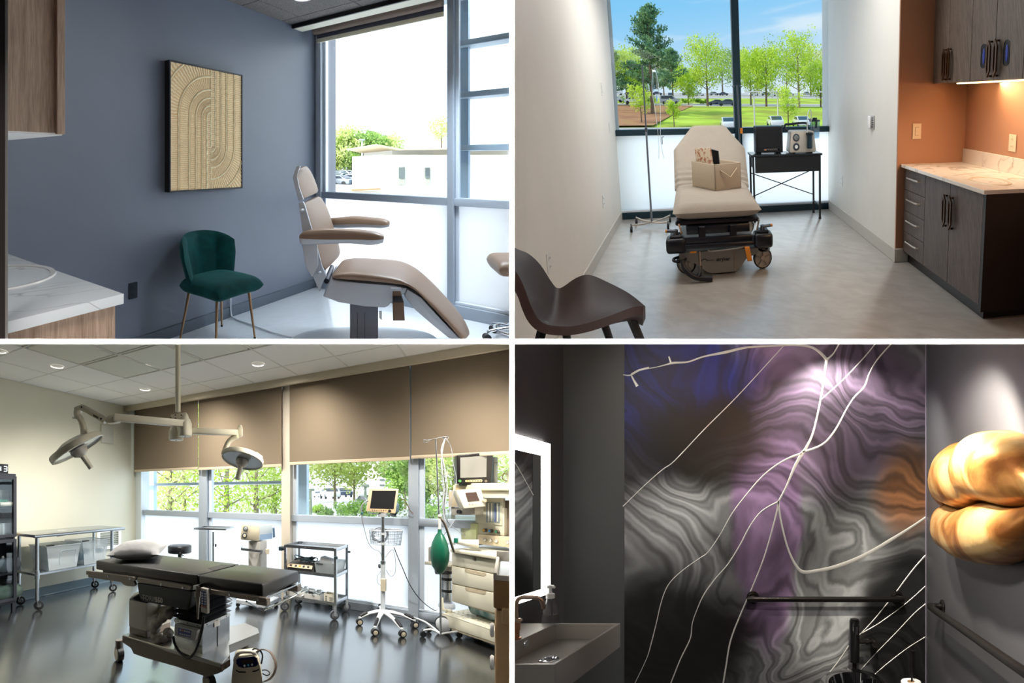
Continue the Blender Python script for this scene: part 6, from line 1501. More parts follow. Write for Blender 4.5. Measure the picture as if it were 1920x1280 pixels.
for q, (f, mm) in enumerate(((.15, m_black), (.35, m_black), (.5, mat('orange_plastic', (214, 130, 40), .5)), (.65, m_black), (.82, m_black))):
    y_ = ye1 - (ye1 - ye0) * f; g = G(); g.prism([(cx0_ + .026, y_ - .012, z2 + .060), (cx0_ + .026, y_ + .012, z2 + .060), (cx0_ + .036, y_ + .012, z2 + .076), (cx0_ + .036, y_ - .012, z2 + .076)], (-.006, 0, .003)); obj('readout', g, mm, R, cs2)
for f in (.2, .55, .8):
    y_ = ye1 - (ye1 - ye0) * f; g = G(); g.box((cx0_ + .021, y_ - .02, z2 + .018), (cx0_ + .026, y_ + .02, z2 + .034), .001); obj('socket', g, m_black, R, eb)
tc2 = thing('cable_coil', 'tangle of dark teal and black cables on top of the generator', 'cable', R, (4.2, (ye0 + ye1) / 2, z2 + ze + .02))
random.seed(3)
for k in range(6):
    c = V(cx0_ + .14, ye0 + .07 + .05 * (k % 3), z2 + ze + .03 + .008 * k); rr = .05 + .012 * (k % 3)
    pts = [c + V(math.cos(t) * rr * .9, math.sin(t) * rr * 1.5, .015 * math.sin(2 * t + k)) for t in [2 * PI * i / 20 for i in range(20)]]
    g = G(); g.tube(pts, .0055, n=6, closed=True); obj('cable_loop', g, (m_black, mat('teal_cable', (40, 92, 104), .4))[k % 2], R, tc2, smooth=60)
bn = thing('white_bin', 'white translucent bin with a grey tray inside on the middle cart shelf', 'bin', R, (4.15, yB + .08, z2))
yb0, yb1 = yB + .02, ye0 - .02
g = G(); lo = [(cx0_ + .04, yb0 + .01, z2 + .004), (cx1_ - .05, yb0 + .01, z2 + .004), (cx1_ - .05, yb1 - .015, z2 + .004), (cx0_ + .04, yb1 - .015, z2 + .004)]; hi = [(cx0_ + .02, yb0, z2 + .135), (cx1_ - .02, yb0, z2 + .135), (cx1_ - .02, yb1, z2 + .135), (cx0_ + .02, yb1, z2 + .135)]
a = [g._v(p) for p in lo]; b = [g._v(p) for p in hi]; g.bridge(a, b); g.bm.faces.new(a[::-1]); bmesh.ops.solidify(g.bm, geom=g.bm.faces[:], thickness=.005); obj('tub', g, mat('milky_bin', (222, 228, 230), .3, alpha=.9), R, bn, smooth=0)
g = G(); g.box((cx0_ + .018, yb1 - .10, z2 + .115), (cx0_ + .022, yb1 - .02, z2 + .124)); obj('handle_slot', g, m_black, R, bn)
g = G(); g.hull8([(cx0_ + .06, yb0 + .04, z2 + .10), (cx0_ + .2, yb0 + .04, z2 + .10), (cx0_ + .2, yb1 - .04, z2 + .12), (cx0_ + .06, yb1 - .04, z2 + .12)], [(cx0_ + .07, yb0 + .05, z2 + .16), (cx0_ + .19, yb0 + .05, z2 + .16), (cx0_ + .19, yb1 - .05, z2 + .19), (cx0_ + .07, yb1 - .05, z2 + .19)], .006, 2); tag(obj('grey_tray', g, mat('tray_grey', (186, 190, 194), .4), R), 'grey ribbed tray standing tilted in the white bin', 'tray')
z3 = tiers[2] - .003
lb_ = thing('white_carton', 'long shallow white carton full of white packets on the bottom cart shelf', 'box', R, (4.15, yA - .2, z3))
yc0, yc1 = R3.at(600, 1110, x=cx0_ + .03).y, yA - .03
g = G(); g.box((cx0_ + .03, yc0, z3 + .002), (cx0_ + .2, yc1, z3 + .006))
for lo, hi in (((cx0_ + .03, yc0, z3), (cx0_ + .034, yc1, z3 + .07)), ((cx0_ + .2, yc0, z3), (cx0_ + .204, yc1, z3 + .07)), ((cx0_ + .03, yc0, z3), (cx0_ + .2, yc0 + .004, z3 + .07)), ((cx0_ + .03, yc1 - .004, z3), (cx0_ + .2, yc1, z3 + .07))): g.box(lo, hi)
obj('carton', g, mat('carton_white', (206, 206, 202), .7), R, lb_)
random.seed(5); g = G()
for k in range(46):
    c = V(random.uniform(cx0_ + .05, cx0_ + .18), random.uniform(yc0 + .02, yc1 - .03), z3 + .04 + random.uniform(0, .06)); a1 = V(random.uniform(-1, 1), random.uniform(-1, 1), random.uniform(-.4, .4)).normalized() * .035; a2 = a1.cross(V(random.uniform(-.5, .5), random.uniform(-.5, .5), 1)).normalized() * .02
    g.prism([c - a1 - a2, c + a1 - a2, c + a1 + a2, c - a1 + a2], V(0, 0, .003))
o = obj('packets', g, mat('clear_packet', (232, 238, 240), .3), R, lb_); o['kind'] = 'stuff'
gb = thing('glove_box', 'upright white printed carton at the right end of the bottom cart shelf', 'box', R, (4.12, yB + .1, z3))
ya_, yb_ = R3.at(607, 1110, x=cx0_ + .02).y, R3.at(627, 1110, x=cx0_ + .02).y
g = G()
for lo, hi in (((cx0_ + .02, yb_, z3), (cx0_ + .024, ya_, z3 + .10)), ((cx0_ + .12, yb_, z3), (cx0_ + .124, ya_, z3 + .10)), ((cx0_ + .02, yb_, z3), (cx0_ + .12, yb_ + .004, z3 + .10)), ((cx0_ + .02, ya_ - .004, z3), (cx0_ + .12, ya_, z3 + .10))): g.box(lo, hi)
cb_ = obj('carton', g, mat('carton_cream', (222, 216, 200), .7), R, gb)
g = G()
for (a, b, c, d) in ((.15, .3, .7, .8), (.15, .28, .5, .58), (.15, .3, .3, .38), (.5, .85, .62, .66), (.5, .85, .48, .51), (.5, .85, .34, .37)):
    y0_, y1_ = ya_ - (ya_ - yb_) * a, ya_ - (ya_ - yb_) * b; g.box((cx0_ + .0188, y1_, z3 + .1 * c), (cx0_ + .0198, y0_, z3 + .1 * d))
o = obj('print', g, mat('print_dark', (70, 74, 80), .6), R, cb_); o['kind'] = 'stuff'

# ---------------------------------------------------------------- patient monitor on a rolling stand
mc = V(4.10, 1.12, 0); c_px = R3.at(718, 1146, z=.12); mc = V(c_px.x, c_px.y, 0)
mn = thing('monitor_stand', 'white five-legged rolling stand with a wire basket in front of the windows', 'stand', R, mc)
m_wht = mat('stand_white', (206, 210, 214), .35)
zlow = R3.at(718, 1055, x=mc.x).z; ztop = R3.at(718, 963, x=mc.x).z
g = G(); g.cyl(mc + V(0, 0, .10), mc + V(0, 0, zlow), .024, n=20); obj('lower_column', g, m_grayl, R, mn, smooth=60)
g = G(); g.cyl(mc + V(0, 0, zlow), mc + V(0, 0, ztop), .017, n=18); g.cyl(mc + V(0, 0, zlow - .005), mc + V(0, 0, zlow + .02), .028, n=18); obj('upper_column', g, m_ss, R, mn, smooth=60)
for (px, py) in ((674, 1158), (701, 1179), (761, 1184), (778, 1163), (765, 1150)):
    e = R3.at(px, py, z=.075); d_ = V(e.x - mc.x, e.y - mc.y, 0)
    if px == 765: d_ = V(.30, .12, 0)
    if d_.length > .42: d_ = d_.normalized() * .42
    p1 = mc + d_; s2 = V(-d_.y, d_.x, 0).normalized()
    g = G(); rings = []
    for i, (t, w, h, z) in enumerate(((0, .030, .06, .115), (.3, .026, .04, .125), (.6, .022, .03, .115), (.85, .020, .024, .09), (1, .014, .016, .075))):
        c = mc + d_ * t; c.z = z; rings.append([g._v(c + s2 * (math.cos(a) * w) + V(0, 0, math.sin(a) * h / 2)) for a in [2 * PI * k / 12 for k in range(12)]])
    for i in range(4): g.bridge(rings[i], rings[i + 1])
    g.bm.faces.new(rings[0][::-1]); g.bm.faces.new(rings[-1]); l = obj('leg', g, m_wht, R, mn, smooth=60)
    g = G(); a, b = mc + d_ * .68, mc + d_ * .96; a.z, b.z = .126, .092; g.tube([a, a.lerp(b, .5) + V(0, 0, .004), b], [.014, .018, .014], n=10); obj('grip_pad', g, m_black, R, l, smooth=60)
    r = .034; c = V(p1.x, p1.y, r); ax = (V(-.84, -.54, 0) + s2 * .2).normalized()
    g = G(); g.lathe([(r * .7, -.02), (r, -.018), (r, .018), (r * .7, .02)], c, ax, n=24); w = obj('caster', g, m_black, R, l, smooth=50)
    g = G(); g.lathe([(0, -.023), (r * .72, -.021), (r * .76, -.018), (r * .76, .018), (0, .023)], c, ax, n=20); obj('caster_disc', g, m_beige, R, w)
    g = G(); g.cyl(c + V(0, 0, r * .8), c + V(0, 0, r * 1.5), .010, n=8); obj('caster_stem', g, m_wht, R, w)
g = G(); c = R3.at(710, 1061, x=mc.x); g.cyl(c, c + (mc + V(0, 0, c.z) - c) * .8, .008, n=8); g.lathe([(0, 0), (.022, 0), (.024, .012), (.014, .022), (0, .022)], c, RT, n=6); obj('height_knob', g, m_black, R, mn)
g = G(); c = R3.at(718, 1095, x=mc.x); g.cbox(c - FW * .02, (.05, .05, .13), .004); obj('outlet_strip', g, m_beige, R, mn)
# basket: rounded wire tray
zb0, zb1 = R3.at(735, 1024, x=mc.x).z, R3.at(735, 996, x=mc.x).z
bkc = mc + FW * .13 + RT * .07
def rrect(z, wx, wy, n=40, p=4):
    return [bkc + V(0, 0, z) + RT * (wx * math.copysign(abs(math.cos(t)) ** (2 / p), math.cos(t))) + FW * (wy * math.copysign(abs(math.sin(t)) ** (2 / p), math.sin(t))) for t in [2 * PI * k / n for k in range(n)]]
g = G(); g.tube(rrect(zb1, .165, .11), .007, n=8, closed=True); bk_ = obj('basket_rim', g, m_wht, R, mn, smooth=60)
g = G()
for k in range(4): g.tube(rrect(zb0 + (zb1 - zb0) * k / 4, .148 + .004 * k, .095 + .004 * k), .0022, n=5, closed=True)
a_, b_ = rrect(zb0, .148, .095), rrect(zb1, .165, .11)
for k in range(0, 40): g.tube([a_[k], b_[k]], .0018, n=5)
for k in range(1, 10): g.tube([a_[k], a_[-k]], .0018, n=5); 
o = obj('basket_wires', g, m_ss, R, mn); o['kind'] = 'stuff'
for z in (zb1 - .03, zb0 + .02):
    g = G(); g.tube([mc + V(0, 0, z), bkc - FW * .11 + V(0, 0, z) - RT * .07], .009, n=8); g.cyl(mc + V(0, 0, z - .01), mc + V(0, 0, z + .01), .026, n=16); obj('basket_clamp', g, m_wht, R, mn)
cc_ = thing('cable_coil', 'loops of white cable lying in the wire basket', 'cable', R, bkc + V(0, 0, zb0))
for k in range(6):
    c = bkc + V(0, 0, (zb0 + zb1) / 2 + .02) - RT * .05 + FW * .01 * k; rr = .065 + .008 * (k % 3); g = G()
    g.tube([c + RT * (math.cos(t) * rr * 1.1) + V(0, 0, math.sin(t) * rr) + FW * .01 * math.sin(2 * t + k) for t in [2 * PI * i / 24 for i in range(24)]], .0038, n=6, closed=True); obj('cable_loop', g, (mat('cable_grey', (150, 154, 160), .4), mat('white_cable', (222, 226, 232), .4))[k % 2], R, cc_, smooth=60)
# monitor head
tm = thing('patient_monitor', 'cream-framed patient monitor with a dark blank screen on the white rolling stand', 'monitor', R, mc + V(0, 0, ztop))
dM = R.depth(mc + V(0, 0, ztop))
def AM(px, py, o=0): return R3.at(px, py, d=dM + o)
n_ = FW + V(0, 0, .12)
fq = [(688, 958.5), (741.5, 962.5), (748, 916), (694, 915)]
def tilt(px, py):
    f = (py - 915) / 46.0; return AM(px, py, -.02 - .03 * f)
dep = (FW * .11 + RT * .02)
g = G(); g.prism([tilt(*p) for p in fq], dep, .006, 2); mh = obj('housing', g, mat('monitor_cream', (222, 196, 158), .45), R, tm)
g = G(); g.prism([tilt(*p) + dep for p in ((694, 953), (743, 957), (748, 922), (698, 920))], FW * .09 + RT * .035, .006, 2); obj('rear_housing', g, m_offw, R, tm)
g = G(); g.prism([tilt(*p) - FW * .001 for p in ((693.5, 952.5), (738, 954), (742.5, 919.5), (698, 919.5))], -FW * .002, 0); sc_3 = obj('screen', g, mat('screen_dark', (40, 40, 42), .15), R, tm)
for k in range(7):
    px = 698 + k * 4.2; g = G(); c = tilt(px, 956.4 + .1 * k) - FW * .002; g.cyl(c, c - FW * .003, .0042, n=10); obj('button', g, m_black if k != 3 else mat('orange_plastic', (214, 130, 40), .5), R, mh)
g = G(); c = tilt(730, 957.5); g.cyl(c, c - FW * .018, .013, n=18); obj('knob', g, m_black, R, mh)
g = G(); g.prism([AM(696, 961.5, 0), AM(738, 965, 0), AM(736, 967, 0), AM(698, 963.5, 0)], FW * .14); g.box(mc + V(-.035, -.035, ztop - .03), mc + V(.035, .035, ztop + .01)); o = obj('mount', g, m_wht, R, tm); o['kind'] = 'stuff'
# leads
def lead(nm, pts, d, r, m_, label, cat='cable', parent=None):
    g = G(); g.tube(smooth_path([R3.at(x, y, d=d + (o[0] if o else 0)) for x, y, *o in pts], 6), r, n=6); o_ = obj(nm, g, m_, R, parent, smooth=60)
    if parent is None: tag(o_, label, cat)
    return o_
m_cg = mat('cable_grey', (150, 154, 160), .4)
for k in range(3):
    lead('lead', [(692, 938 + k), (684 - k, 941 + k), (679 - k, 952), (680 - k * .6, 975), (684, 995), (690, 1015), (699, 1028), (712, 1034), (716 + k, 1048)], dM, .0035, m_cg, None, parent=tm)
g = G(); c = AM(679, 962); g.cbox(c, (.02, .02, .02), .002); obj('lead_clip', g, mat('teal_plug', (40, 110, 110), .4), R, tm)
lead('lead', [(751, 935), (758, 937), (763, 945), (769, 957), (775, 963)], dM + .1, .004, mat('brown_lead', (116, 72, 48), .4), None, parent=tm)
lead('lead', [(722, 1045), (735, 1030), (740, 1040), (742, 1060), (740, 1075), (732, 1080), (724, 1068)], dM, .003, m_cg, None, parent=mn)
lead('lead', [(716, 1068), (708, 1080), (708, 1092), (716, 1098)], dM, .003, m_cg, None, parent=mn)
lead('power_cable', [(739, 1026), (745, 1042), (755, 1065), (768, 1095), (785, 1120), (805, 1138), (823, 1147), (838, 1150)], dM + .05, .0045, m_black, 'thin black cable sweeping from the basket down to the anaesthesia machine')

# ---------------------------------------------------------------- drip stand with the green bag
ip = R3.at(826, 1192, z=.05)
ds = thing('drip_stand', 'steel drip stand with wire hooks beside the anaesthesia machine', 'drip stand', R, (ip.x, ip.y, 0))
dI = R.depth(ip)
def AI(px, py, o=0): return R3.at(px, py, d=dI + o)
g = G(); g.tube([V(ip.x, ip.y, .05), AI(826, 1000), AI(823, 958)], .009, n=12); g.tube([AI(823, 960), AI(817, 822)], .0065, n=10); obj('pole', g, m_ss, R, ds, smooth=60)
for pts in ([(817, 822), (810, 823.5), (800, 825), (795, 824), (796, 829), (801, 829), (806, 824)], [(817, 822), (828, 819.5), (840, 818), (840, 821), (836, 825), (830, 820)]):
    g = G(); g.tube(smooth_path([AI(x, y) for x, y in pts], 4), .0035, n=6); obj('hook', g, m_ss, R, ds)
for (px, py) in ((775, 1165), (793, 1190)):
    e = R3.at(px, py - 8, z=.06); g = G(); g.tube(smooth_path([V(ip.x, ip.y, .07), V((e.x + ip.x) / 2, (e.y + ip.y) / 2, .09), e], 4), .010, n=8); l = obj('leg', g, m_wht, R, ds, smooth=60)
    g = G(); c = V(e.x, e.y, .028); g.lathe([(.0, -.014), (.028, -.012), (.028, .012), (0, .014)], c, FW, n=18); obj('caster', g, m_black, R, l)
    g = G(); g.cyl(c, c + V(0, 0, .05), .01, n=8); obj('caster_stem', g, m_ss, R, l)
for d_ in (FW * .25, -RT * .0 + FW * .1 + RT * .22):
    g = G(); e = V(ip.x, ip.y, .06) + d_; g.tube([V(ip.x, ip.y, .07), e], .010, n=8); l = obj('leg', g, m_wht, R, ds)
    g = G(); c = V(e.x, e.y, .028); g.lathe([(.0, -.014), (.028, -.012), (.028, .012), (0, .014)], c, FW, n=18); obj('caster', g, m_black, R, l)
for k, (a, b, c_, d_) in enumerate(((834, 826, 832, 955), (838, 834, 840, 940), (842, 838, 846, 960), (829, 827, 834, 900), (836, 829, 843, 1000))):
    w_ = 5 + k * 1.5
    lead('lead', [(835, 821), (829 - k + w_ * .2, 845), (827 + 2 * k, 880), (831 + 2 * k, 915), (830 + k, 950), (833 + k, 980 - 6 * k)], dI, .003, (m_cg, m_wht, m_ssd)[k % 3], None, parent=ds)
lead('lead', [(836, 821), (846, 840), (850, 870), (856, 900), (848, 930), (842, 960), (836, 990)], dI + .05, .003, m_cg, None, parent=ds)
lead('lead', [(828, 905), (822, 915), (814, 925)], dI, .003, m_ssd, None, parent=ds)
lead('lead', [(835, 970), (845, 985), (858, 994), (872, 1005)], dI + .05, .003, m_cg, None, parent=ds)
lead('lead', [(852, 975), (842, 990), (832, 1003)], dI + .05, .003, m_cg, None, parent=ds)
gbag = thing('breathing_bag', 'green rubber breathing bag hanging in front of the anaesthesia machine', 'breathing bag', R, AI(824, 1040))
cB = AI(824.5, 1035, -.06); hB = 42 / FOC * dI; rB = 16.5 / FOC * dI
g = G(); g.lathe([(rB * .20, hB * 1.02), (rB * .22, hB * .86), (rB * .45, hB * .74), (rB * .80, hB * .42), (rB, -.0), (rB * .97, -hB * .30), (rB * .75, -hB * .65), (rB * .4, -hB * .88), (0, -hB)], cB, n=28, sx=1.0, sy=1.0); obj('bag', g, mat('green_rubber', (12, 84, 62), .4, noise_amt=.12, noise_scale=12), R, gbag, smooth=60)
g = G(); g.cyl(cB + V(0, 0, hB), cB + V(0, 0, hB + .10), .013, .011, n=14); obj('neck', g, m_offw, R, gbag); g = G(); g.ball(cB + V(0, 0, hB + .12), .018, 14, 10); obj('ball_joint', g, m_beige, R, gbag)
g = G(); g.tube(smooth_path([cB + V(0, 0, hB + .11), cB + V(0, 0, hB + .04) + RT * .05, cB + V(0, 0, hB * .3) + RT * .11, cB + V(0, 0, 0) + RT * .13], 4), .012, n=8); obj('support_arm', g, m_ssd, R, gbag)

# ---------------------------------------------------------------- anaesthesia machine
fd = V(.56, .83, 0).normalized(); fn = V(.83, -.56, 0).normalized()      # along the face (away), and into the machine
P0 = R3.at(846, 1196, z=.0) + fn * .10
FX, FN = -fd, fn
def AF(px, py, o=0): return onp(R3, px, py, P0 + fn * o, fn)
am = thing('anaesthesia_machine', 'cream anaesthesia machine with three drawers, dials and a monitor shelf', 'anaesthesia machine', R, P0 + FX * .35 + FN * .3)
def fbox(pl, o, dep, nm, m_, parent=am, bev=.004, seg=2):
    g = G(); g.prism([AF(x, y, o) for x, y in pl], fn * dep, bev, seg); return obj(nm, g, m_, R, parent)
m_am = mat('machine_cream', (206, 202, 184), .45); m_amd = mat('machine_sand', (190, 176, 150), .45)
fbox([(847, 1034), (940, 1049), (940, 1156), (847, 1127)], .012, .5, 'drawer_housing', m_amd)
for pl in ([(847, 1036), (938, 1052), (938, 1077), (847, 1059)], [(847, 1061), (938, 1079), (938, 1112), (847, 1093)], [(847, 1095), (938, 1114), (938, 1152), (847, 1127)]):
    d = fbox(pl, 0, .02, 'drawer', m_am)
    if pl[0][1] > 1050:
        y0 = pl[0][1]; g = G(); g.prism([AF(x, y, -.002) for x, y in ((872, y0 + 5.2), (911, y0 + 13), (911, y0 + 17), (907, y0 + 19), (876, y0 + 12.5), (872, y0 + 9.5))], fn * .001, 0); obj('finger_pull', g, m_amd, R, d)
    else:
        g = G(); c = AF(890, 1047, -.002); g.cyl(c + fn * .004, c - fn * .01, .013, n=16); obj('lock', g, m_ssd, R, d)
fbox([(844, 1029), (941, 1044), (941, 1048), (938, 1050), (846, 1035), (844, 1033)], -.035, .56, 'worktop', m_am)
g = G(); zw = AF(880, 1036).z; 
fbox([(895, 1001), (960, 1007), (960, 1027), (895, 1019)], .28, .05, 'gauge_panel', m_amd)
for k, px in enumerate((909.5, 920, 931, 952)):
    g = G(); c = AF(px, 1011.5 + (px - 909) * .11, .277); r_ = 3.6 / FOC * R.depth(c); g.lathe([(0, -.001), (r_, -.001), (r_, -.006), (r_ * .85, -.008), (0, -.005)], c, fn, n=20); d = obj('gauge', g, mat('gauge_rim', (160, 152, 140), .4), R, am)
    g = G(); g.lathe([(0, -.006), (r_ * .75, -.009), (0, -.0095)], c, fn, n=16); obj('gauge_face', g, m_offw, R, d)
    g = G(); g.tube([c - fn * .011, c - fn * .011 + UP * r_ * .4 + fd * r_ * .4], .002, n=5); obj('needle', g, m_black, R, d)
fbox([(891, 952), (945, 952), (945, 1004), (891, 1000)], .32, .30, 'flowmeter_tower', m_am)
fbox([(908, 938), (960, 938), (960, 1010), (908, 1005)], .36, .30, 'upper_tower', mat('brown_panel', (112, 98, 84), .6))  # plain brown tower panel
fbox([(891, 933), (941, 933), (941, 985), (891, 979)], .31, .05, 'flowmeter_frame', m_am)
fbox([(911, 941), (937, 941), (937, 980), (911, 979)], .306, .003, 'flowmeter_window', mat('flow_glass', (140, 148, 150), .15))
for px in (915, 921, 927.5, 932):
    fbox([(px, 943), (px + 1.6, 943), (px + 1.6, 978), (px, 978)], .303, .002, 'flow_tube', m_offw if px != 927.5 else mat('tube_blue', (60, 90, 150), .3), bev=0)
for px, cc in ((911, (214, 160, 50)), (922, (60, 130, 190)), (934, (40, 130, 96))):
    g = G(); c = AF(px, 993.5 + (px - 911) * .12, .318); r_ = 3.6 / FOC * R.depth(c); g.cyl(c, c - fn * .03, r_, r_ * .85, n=18); d = obj('flow_knob', g, m_ssd, R, am)
    g = G(); g.lathe([(0, -.031), (r_ * .6, -.031), (r_ * .6, -.033), (0, -.033)], c, fn, n=14); obj('knob_cap', g, mat('cap_%d' % px, cc, .4), R, d)
fbox([(852, 906), (960, 905), (960, 932), (880, 932), (870, 925), (852, 921)], .20, .5, 'top_hood', m_am)
fbox([(849, 909), (960, 908), (960, 919), (849, 919)], .17, .5, 'shelf', mat('shelf_cream', (226, 210, 172), .45))
# ventilator screen
vs = fbox([(856, 921), (865, 917), (873, 952), (868, 953)], .02, .12, 'vent_side', mat('vent_grey', (176, 174, 166), .45))
dV = R.depth(AF(880, 935, .0))
def AV(px, py, o=0): return R3.at(px, py, d=dV + o)
g = G(); g.prism([AV(856, 919, .0), AV(902, 915.5, 0), AV(911, 949, -.04), AV(870, 953, -.04)], FW * .10, .006, 2); vb = obj('ventilator_display', g, m_am, R, am)
g = G(); g.prism([AV(872, 923.5, -.012), AV(893, 922, -.010), AV(899, 938, -.029), AV(877, 940, -.031)], -FW * .001 + V(0, 0, 0)); obj('screen', g, mat('screen_brown_glass', (72, 58, 52), .08), R, vb)
g = G(); c = AV(906, 938, -.03); g.cyl(c, c - FW * .03, .016, n=16); obj('knob', g, m_amd, R, vb)
for px in (880, 885, 890):
    g = G(); c = AV(px, 943.5, -.036); g.cbox(c - FW * .002, (.012, .008, .005), .001); obj('key', g, m_grayl, R, vb)
# vaporiser block and canister on the left
fbox([(841, 921), (862, 921), (866, 950), (841, 950)], .12, .2, 'vapour_block', m_amd)
fbox([(845, 951), (890, 951), (890, 965), (847, 965)], .14, .12, 'valve_block', mat('valve_grey', (158, 152, 142), .45))
g = G(); c = AF(863, 959, .13); g.cyl(c, c - fn * .03, .020, n=18); obj('valve_knob', g, m_black, R, am)
fbox([(862, 980), (893, 981), (893, 1012), (865, 1012)], .30, .12, 'bellows_case', mat('bellows_case', (226, 232, 176), .3, alpha=.8))
g = G()
for k in range(5): pa = AF(868, 986 + 5.5 * k, .298); pb_ = AF(872, 986 + 5.5 * k, .298); beam(g, pa, pb_, .002, .002, bev=0)
pa, pb_ = AF(873, 984, .298), AF(873, 1010, .298); beam(g, pa, pb_, .002, .002, bev=0); o = obj('scale_marks', g, mat('scale_red', (200, 110, 60), .5), R, am); o['kind'] = 'stuff'
fbox([(866, 1012), (893, 1012), (893, 1022), (866, 1021)], .30, .1, 'bellows_base', m_ssd)
ccn = AF(833, 1075, .16); rC = 9.5 / FOC * R.depth(ccn)
g = G(); zc0_, zc1_ = AF(833, 1128, .16).z, AF(833, 1060, .16).z
cc3 = V(ccn.x, ccn.y, 0) + FX * .03
g.lathe([(0, zc0_), (rC, zc0_), (rC, zc1_), (0, zc1_)], cc3, n=28); cn = obj('canister', g, m_ss, R, am)
for f in (.3, .62):
    g = G(); z = zc0_ + (zc1_ - zc0_) * f; g.lathe([(rC * 1.02, z), (rC * 1.04, z + .004), (rC * 1.04, z + .022), (rC * 1.02, z + .026)], cc3, n=28); obj('canister_band', g, m_black, R, cn)
g = G(); g.lathe([(0, zc0_ - .05), (rC * 1.5, zc0_ - .05), (rC * 1.55, zc0_ - .03), (rC * 1.3, zc0_), (0, zc0_)], cc3, n=28); obj('canister_foot', g, m_grayl, R, am)
fbox([(803, 1026), (811, 1023), (811, 1046), (847, 1060), (845, 1070), (830, 1078), (812, 1064), (803, 1052)], .08, .12, 'absorber', mat('absorber_grey', (170, 162, 150), .5))
fbox([(796, 1052), (846, 1058), (846, 1063), (796, 1058)], .05, .03, 'absorber_rail', m_am)
fbox([(814, 1068), (838, 1070), (838, 1077), (816, 1076)], .05, .08, 'absorber_foot', m_black)
# white hoses, green sensor, flow tubes on the worktop
wz = AF(850, 1033, 0).z
g = G(); c = AF(862, 1016, .05); g.tube([c + FX * -.03, c + FX * .10, c + FX * .16 + fn * .05], [.022, .034, .04], n=16); obj('white_elbow', g, m_offw, R, am, smooth=60)
g = G(); c = AF(855, 1015, -.02); g.cbox(c + V(0, 0, .01), (.035, .035, .045), .004); obj('green_sensor', g, mat('green_plastic', (20, 120, 96), .4), R, am)
g = G(); c = AF(843, 1020, 0); g.lathe([(0, 0), (.05, 0), (.05, .02), (.03, .03), (0, .03)], c, n=24); obj('valve_dome', g, m_grayl, R, am)
# base: footrest tray, chassis, wheels
fbox([(829, 1151), (925, 1183), (960, 1196), (960, 1215), (925, 1203), (829, 1172)], -.05, .10, 'base_front', m_am)
zt_ = AF(829, 1151, -.05).z
g = G(); a0, a1 = AF(829, 1151, -.05), AF(960, 1194, -.05); a1.z = a0.z; g.prism([a0, a1, a1 + fn * .42, a0 + fn * .42], V(0, 0, .012), .003); bt = obj('foot_tray', g, m_am, R, am)
g = G(); u_ = (a1 - a0)
for i in range(7):
    for j in range(5):
        c = a0 + u_ * (.05 + .075 * i) + fn * (.04 + .07 * j) + V(0, 0, .012); g.ball(c, (.012, .012, .006), 8, 5)
o = obj('tread_studs', g, m_am, R, bt); o['kind'] = 'stuff'
fbox([(846, 1176), (960, 1214), (960, 1220), (846, 1181)], -.045, .3, 'lower_rail', m_amd)
for (px, py, r_, bigw) in ((833, 1187, 17, 1), (897, 1222, 6, 0)):
    c = AF(px, py, -.04 if bigw else .2); r = r_ / FOC * R.depth(c) * .95; c.z = r; ax = (fn * .8 + fd * .35).normalized() if bigw else fn
    g = G(); g.lathe([(r * .86, -.03), (r, -.022), (r, .022), (r * .86, .03)], c, ax, n=32); w = obj('wheel', g, m_black, R, am, smooth=50)
    g = G(); g.lathe([(0, -.036), (r * .8, -.034), (r * .88, -.028), (r * .88, .028), (0, .034)], c, ax, n=32); obj('wheel_cover', g, m_wht, R, w, smooth=50)
    if bigw: g = G(); g.tube([c + fn * .06, c + fn * .06 + V(0, 0, r * 1.6)], .03, n=12); obj('wheel_post', g, m_am, R, w)
fbox([(826, 1120), (829, 1120), (830, 1142), (836, 1142), (836, 1146), (826, 1146)], -.03, .02, 'hose_hook', m_am)
# bag of drapes behind the tray
g = G(); c = a0 + u_ * .45 + fn * .28 + V(0, 0, .10); g.pad(lambda u, v: c + u_.normalized() * ((u - .5) * .34) + fn * ((v - .5) * .2) + V(0, 0, .02 * noise.noise((u * 6, v * 6, 2))), lambda u, v: (0, 0, 1), .16, 16, 16)
tag(obj('drape_bag', g, mat('drape_teal_white', (196, 212, 220), .6, noise_amt=.1, noise_scale=9, col2=(30, 110, 120)), R, smooth=60), 'clear bag of teal drapes on the base tray of the anaesthesia machine', 'bag')
# black monitor on the top shelf
bm_ = thing('black_monitor', 'black patient monitor with a grey screen and lit buttons on the anaesthesia machine', 'monitor', R, AF(890, 908, .3))
dK = R.depth(AF(885, 880, .2))
def AK2(px, py, o=0): return R3.at(px, py, d=dK + o)
g = G(); g.prism([AK2(857, 906.5), AK2(921, 905.5), AK2(925, 850), AK2(923, 846.5), AK2(858, 852.5), AK2(856.5, 855)], FW * .10 + RT * .02, .008, 3); bh = obj('housing', g, mat('monitor_black2', (30, 26, 26), .3), R, bm_)
g = G(); g.prism([AK2(863, 895.5, -.002), AK2(912, 894, -.002), AK2(912.5, 854, -.002), AK2(863, 857.5, -.002)], -FW * .001); obj('screen', g, mat('screen_grey', (132, 130, 124), .15), R, bm_)
g = G(); g.prism([AK2(873, 903.5, -.002), AK2(903, 903, -.002), AK2(904.5, 900.5, -.002), AK2(903, 898.5, -.002), AK2(873, 899.5, -.002), AK2(872, 901.5, -.002)], -FW * .003, .001); bb_ = obj('button_bar', g, mat('button_cream', (226, 206, 160), .5), R, bm_)
for k in range(6):
    px = 876 + k * 5; g = G(); g.prism([AK2(px - 1.4, 902.3, -.006), AK2(px + 1.4, 902.2, -.006), AK2(px + 1.4, 900, -.006), AK2(px - 1.4, 900.1, -.006)], -FW * .002); obj('button', g, mat('button_brown', (120, 96, 70), .5) if k else mat('orange_plastic', (214, 130, 40), .5), R, bb_)
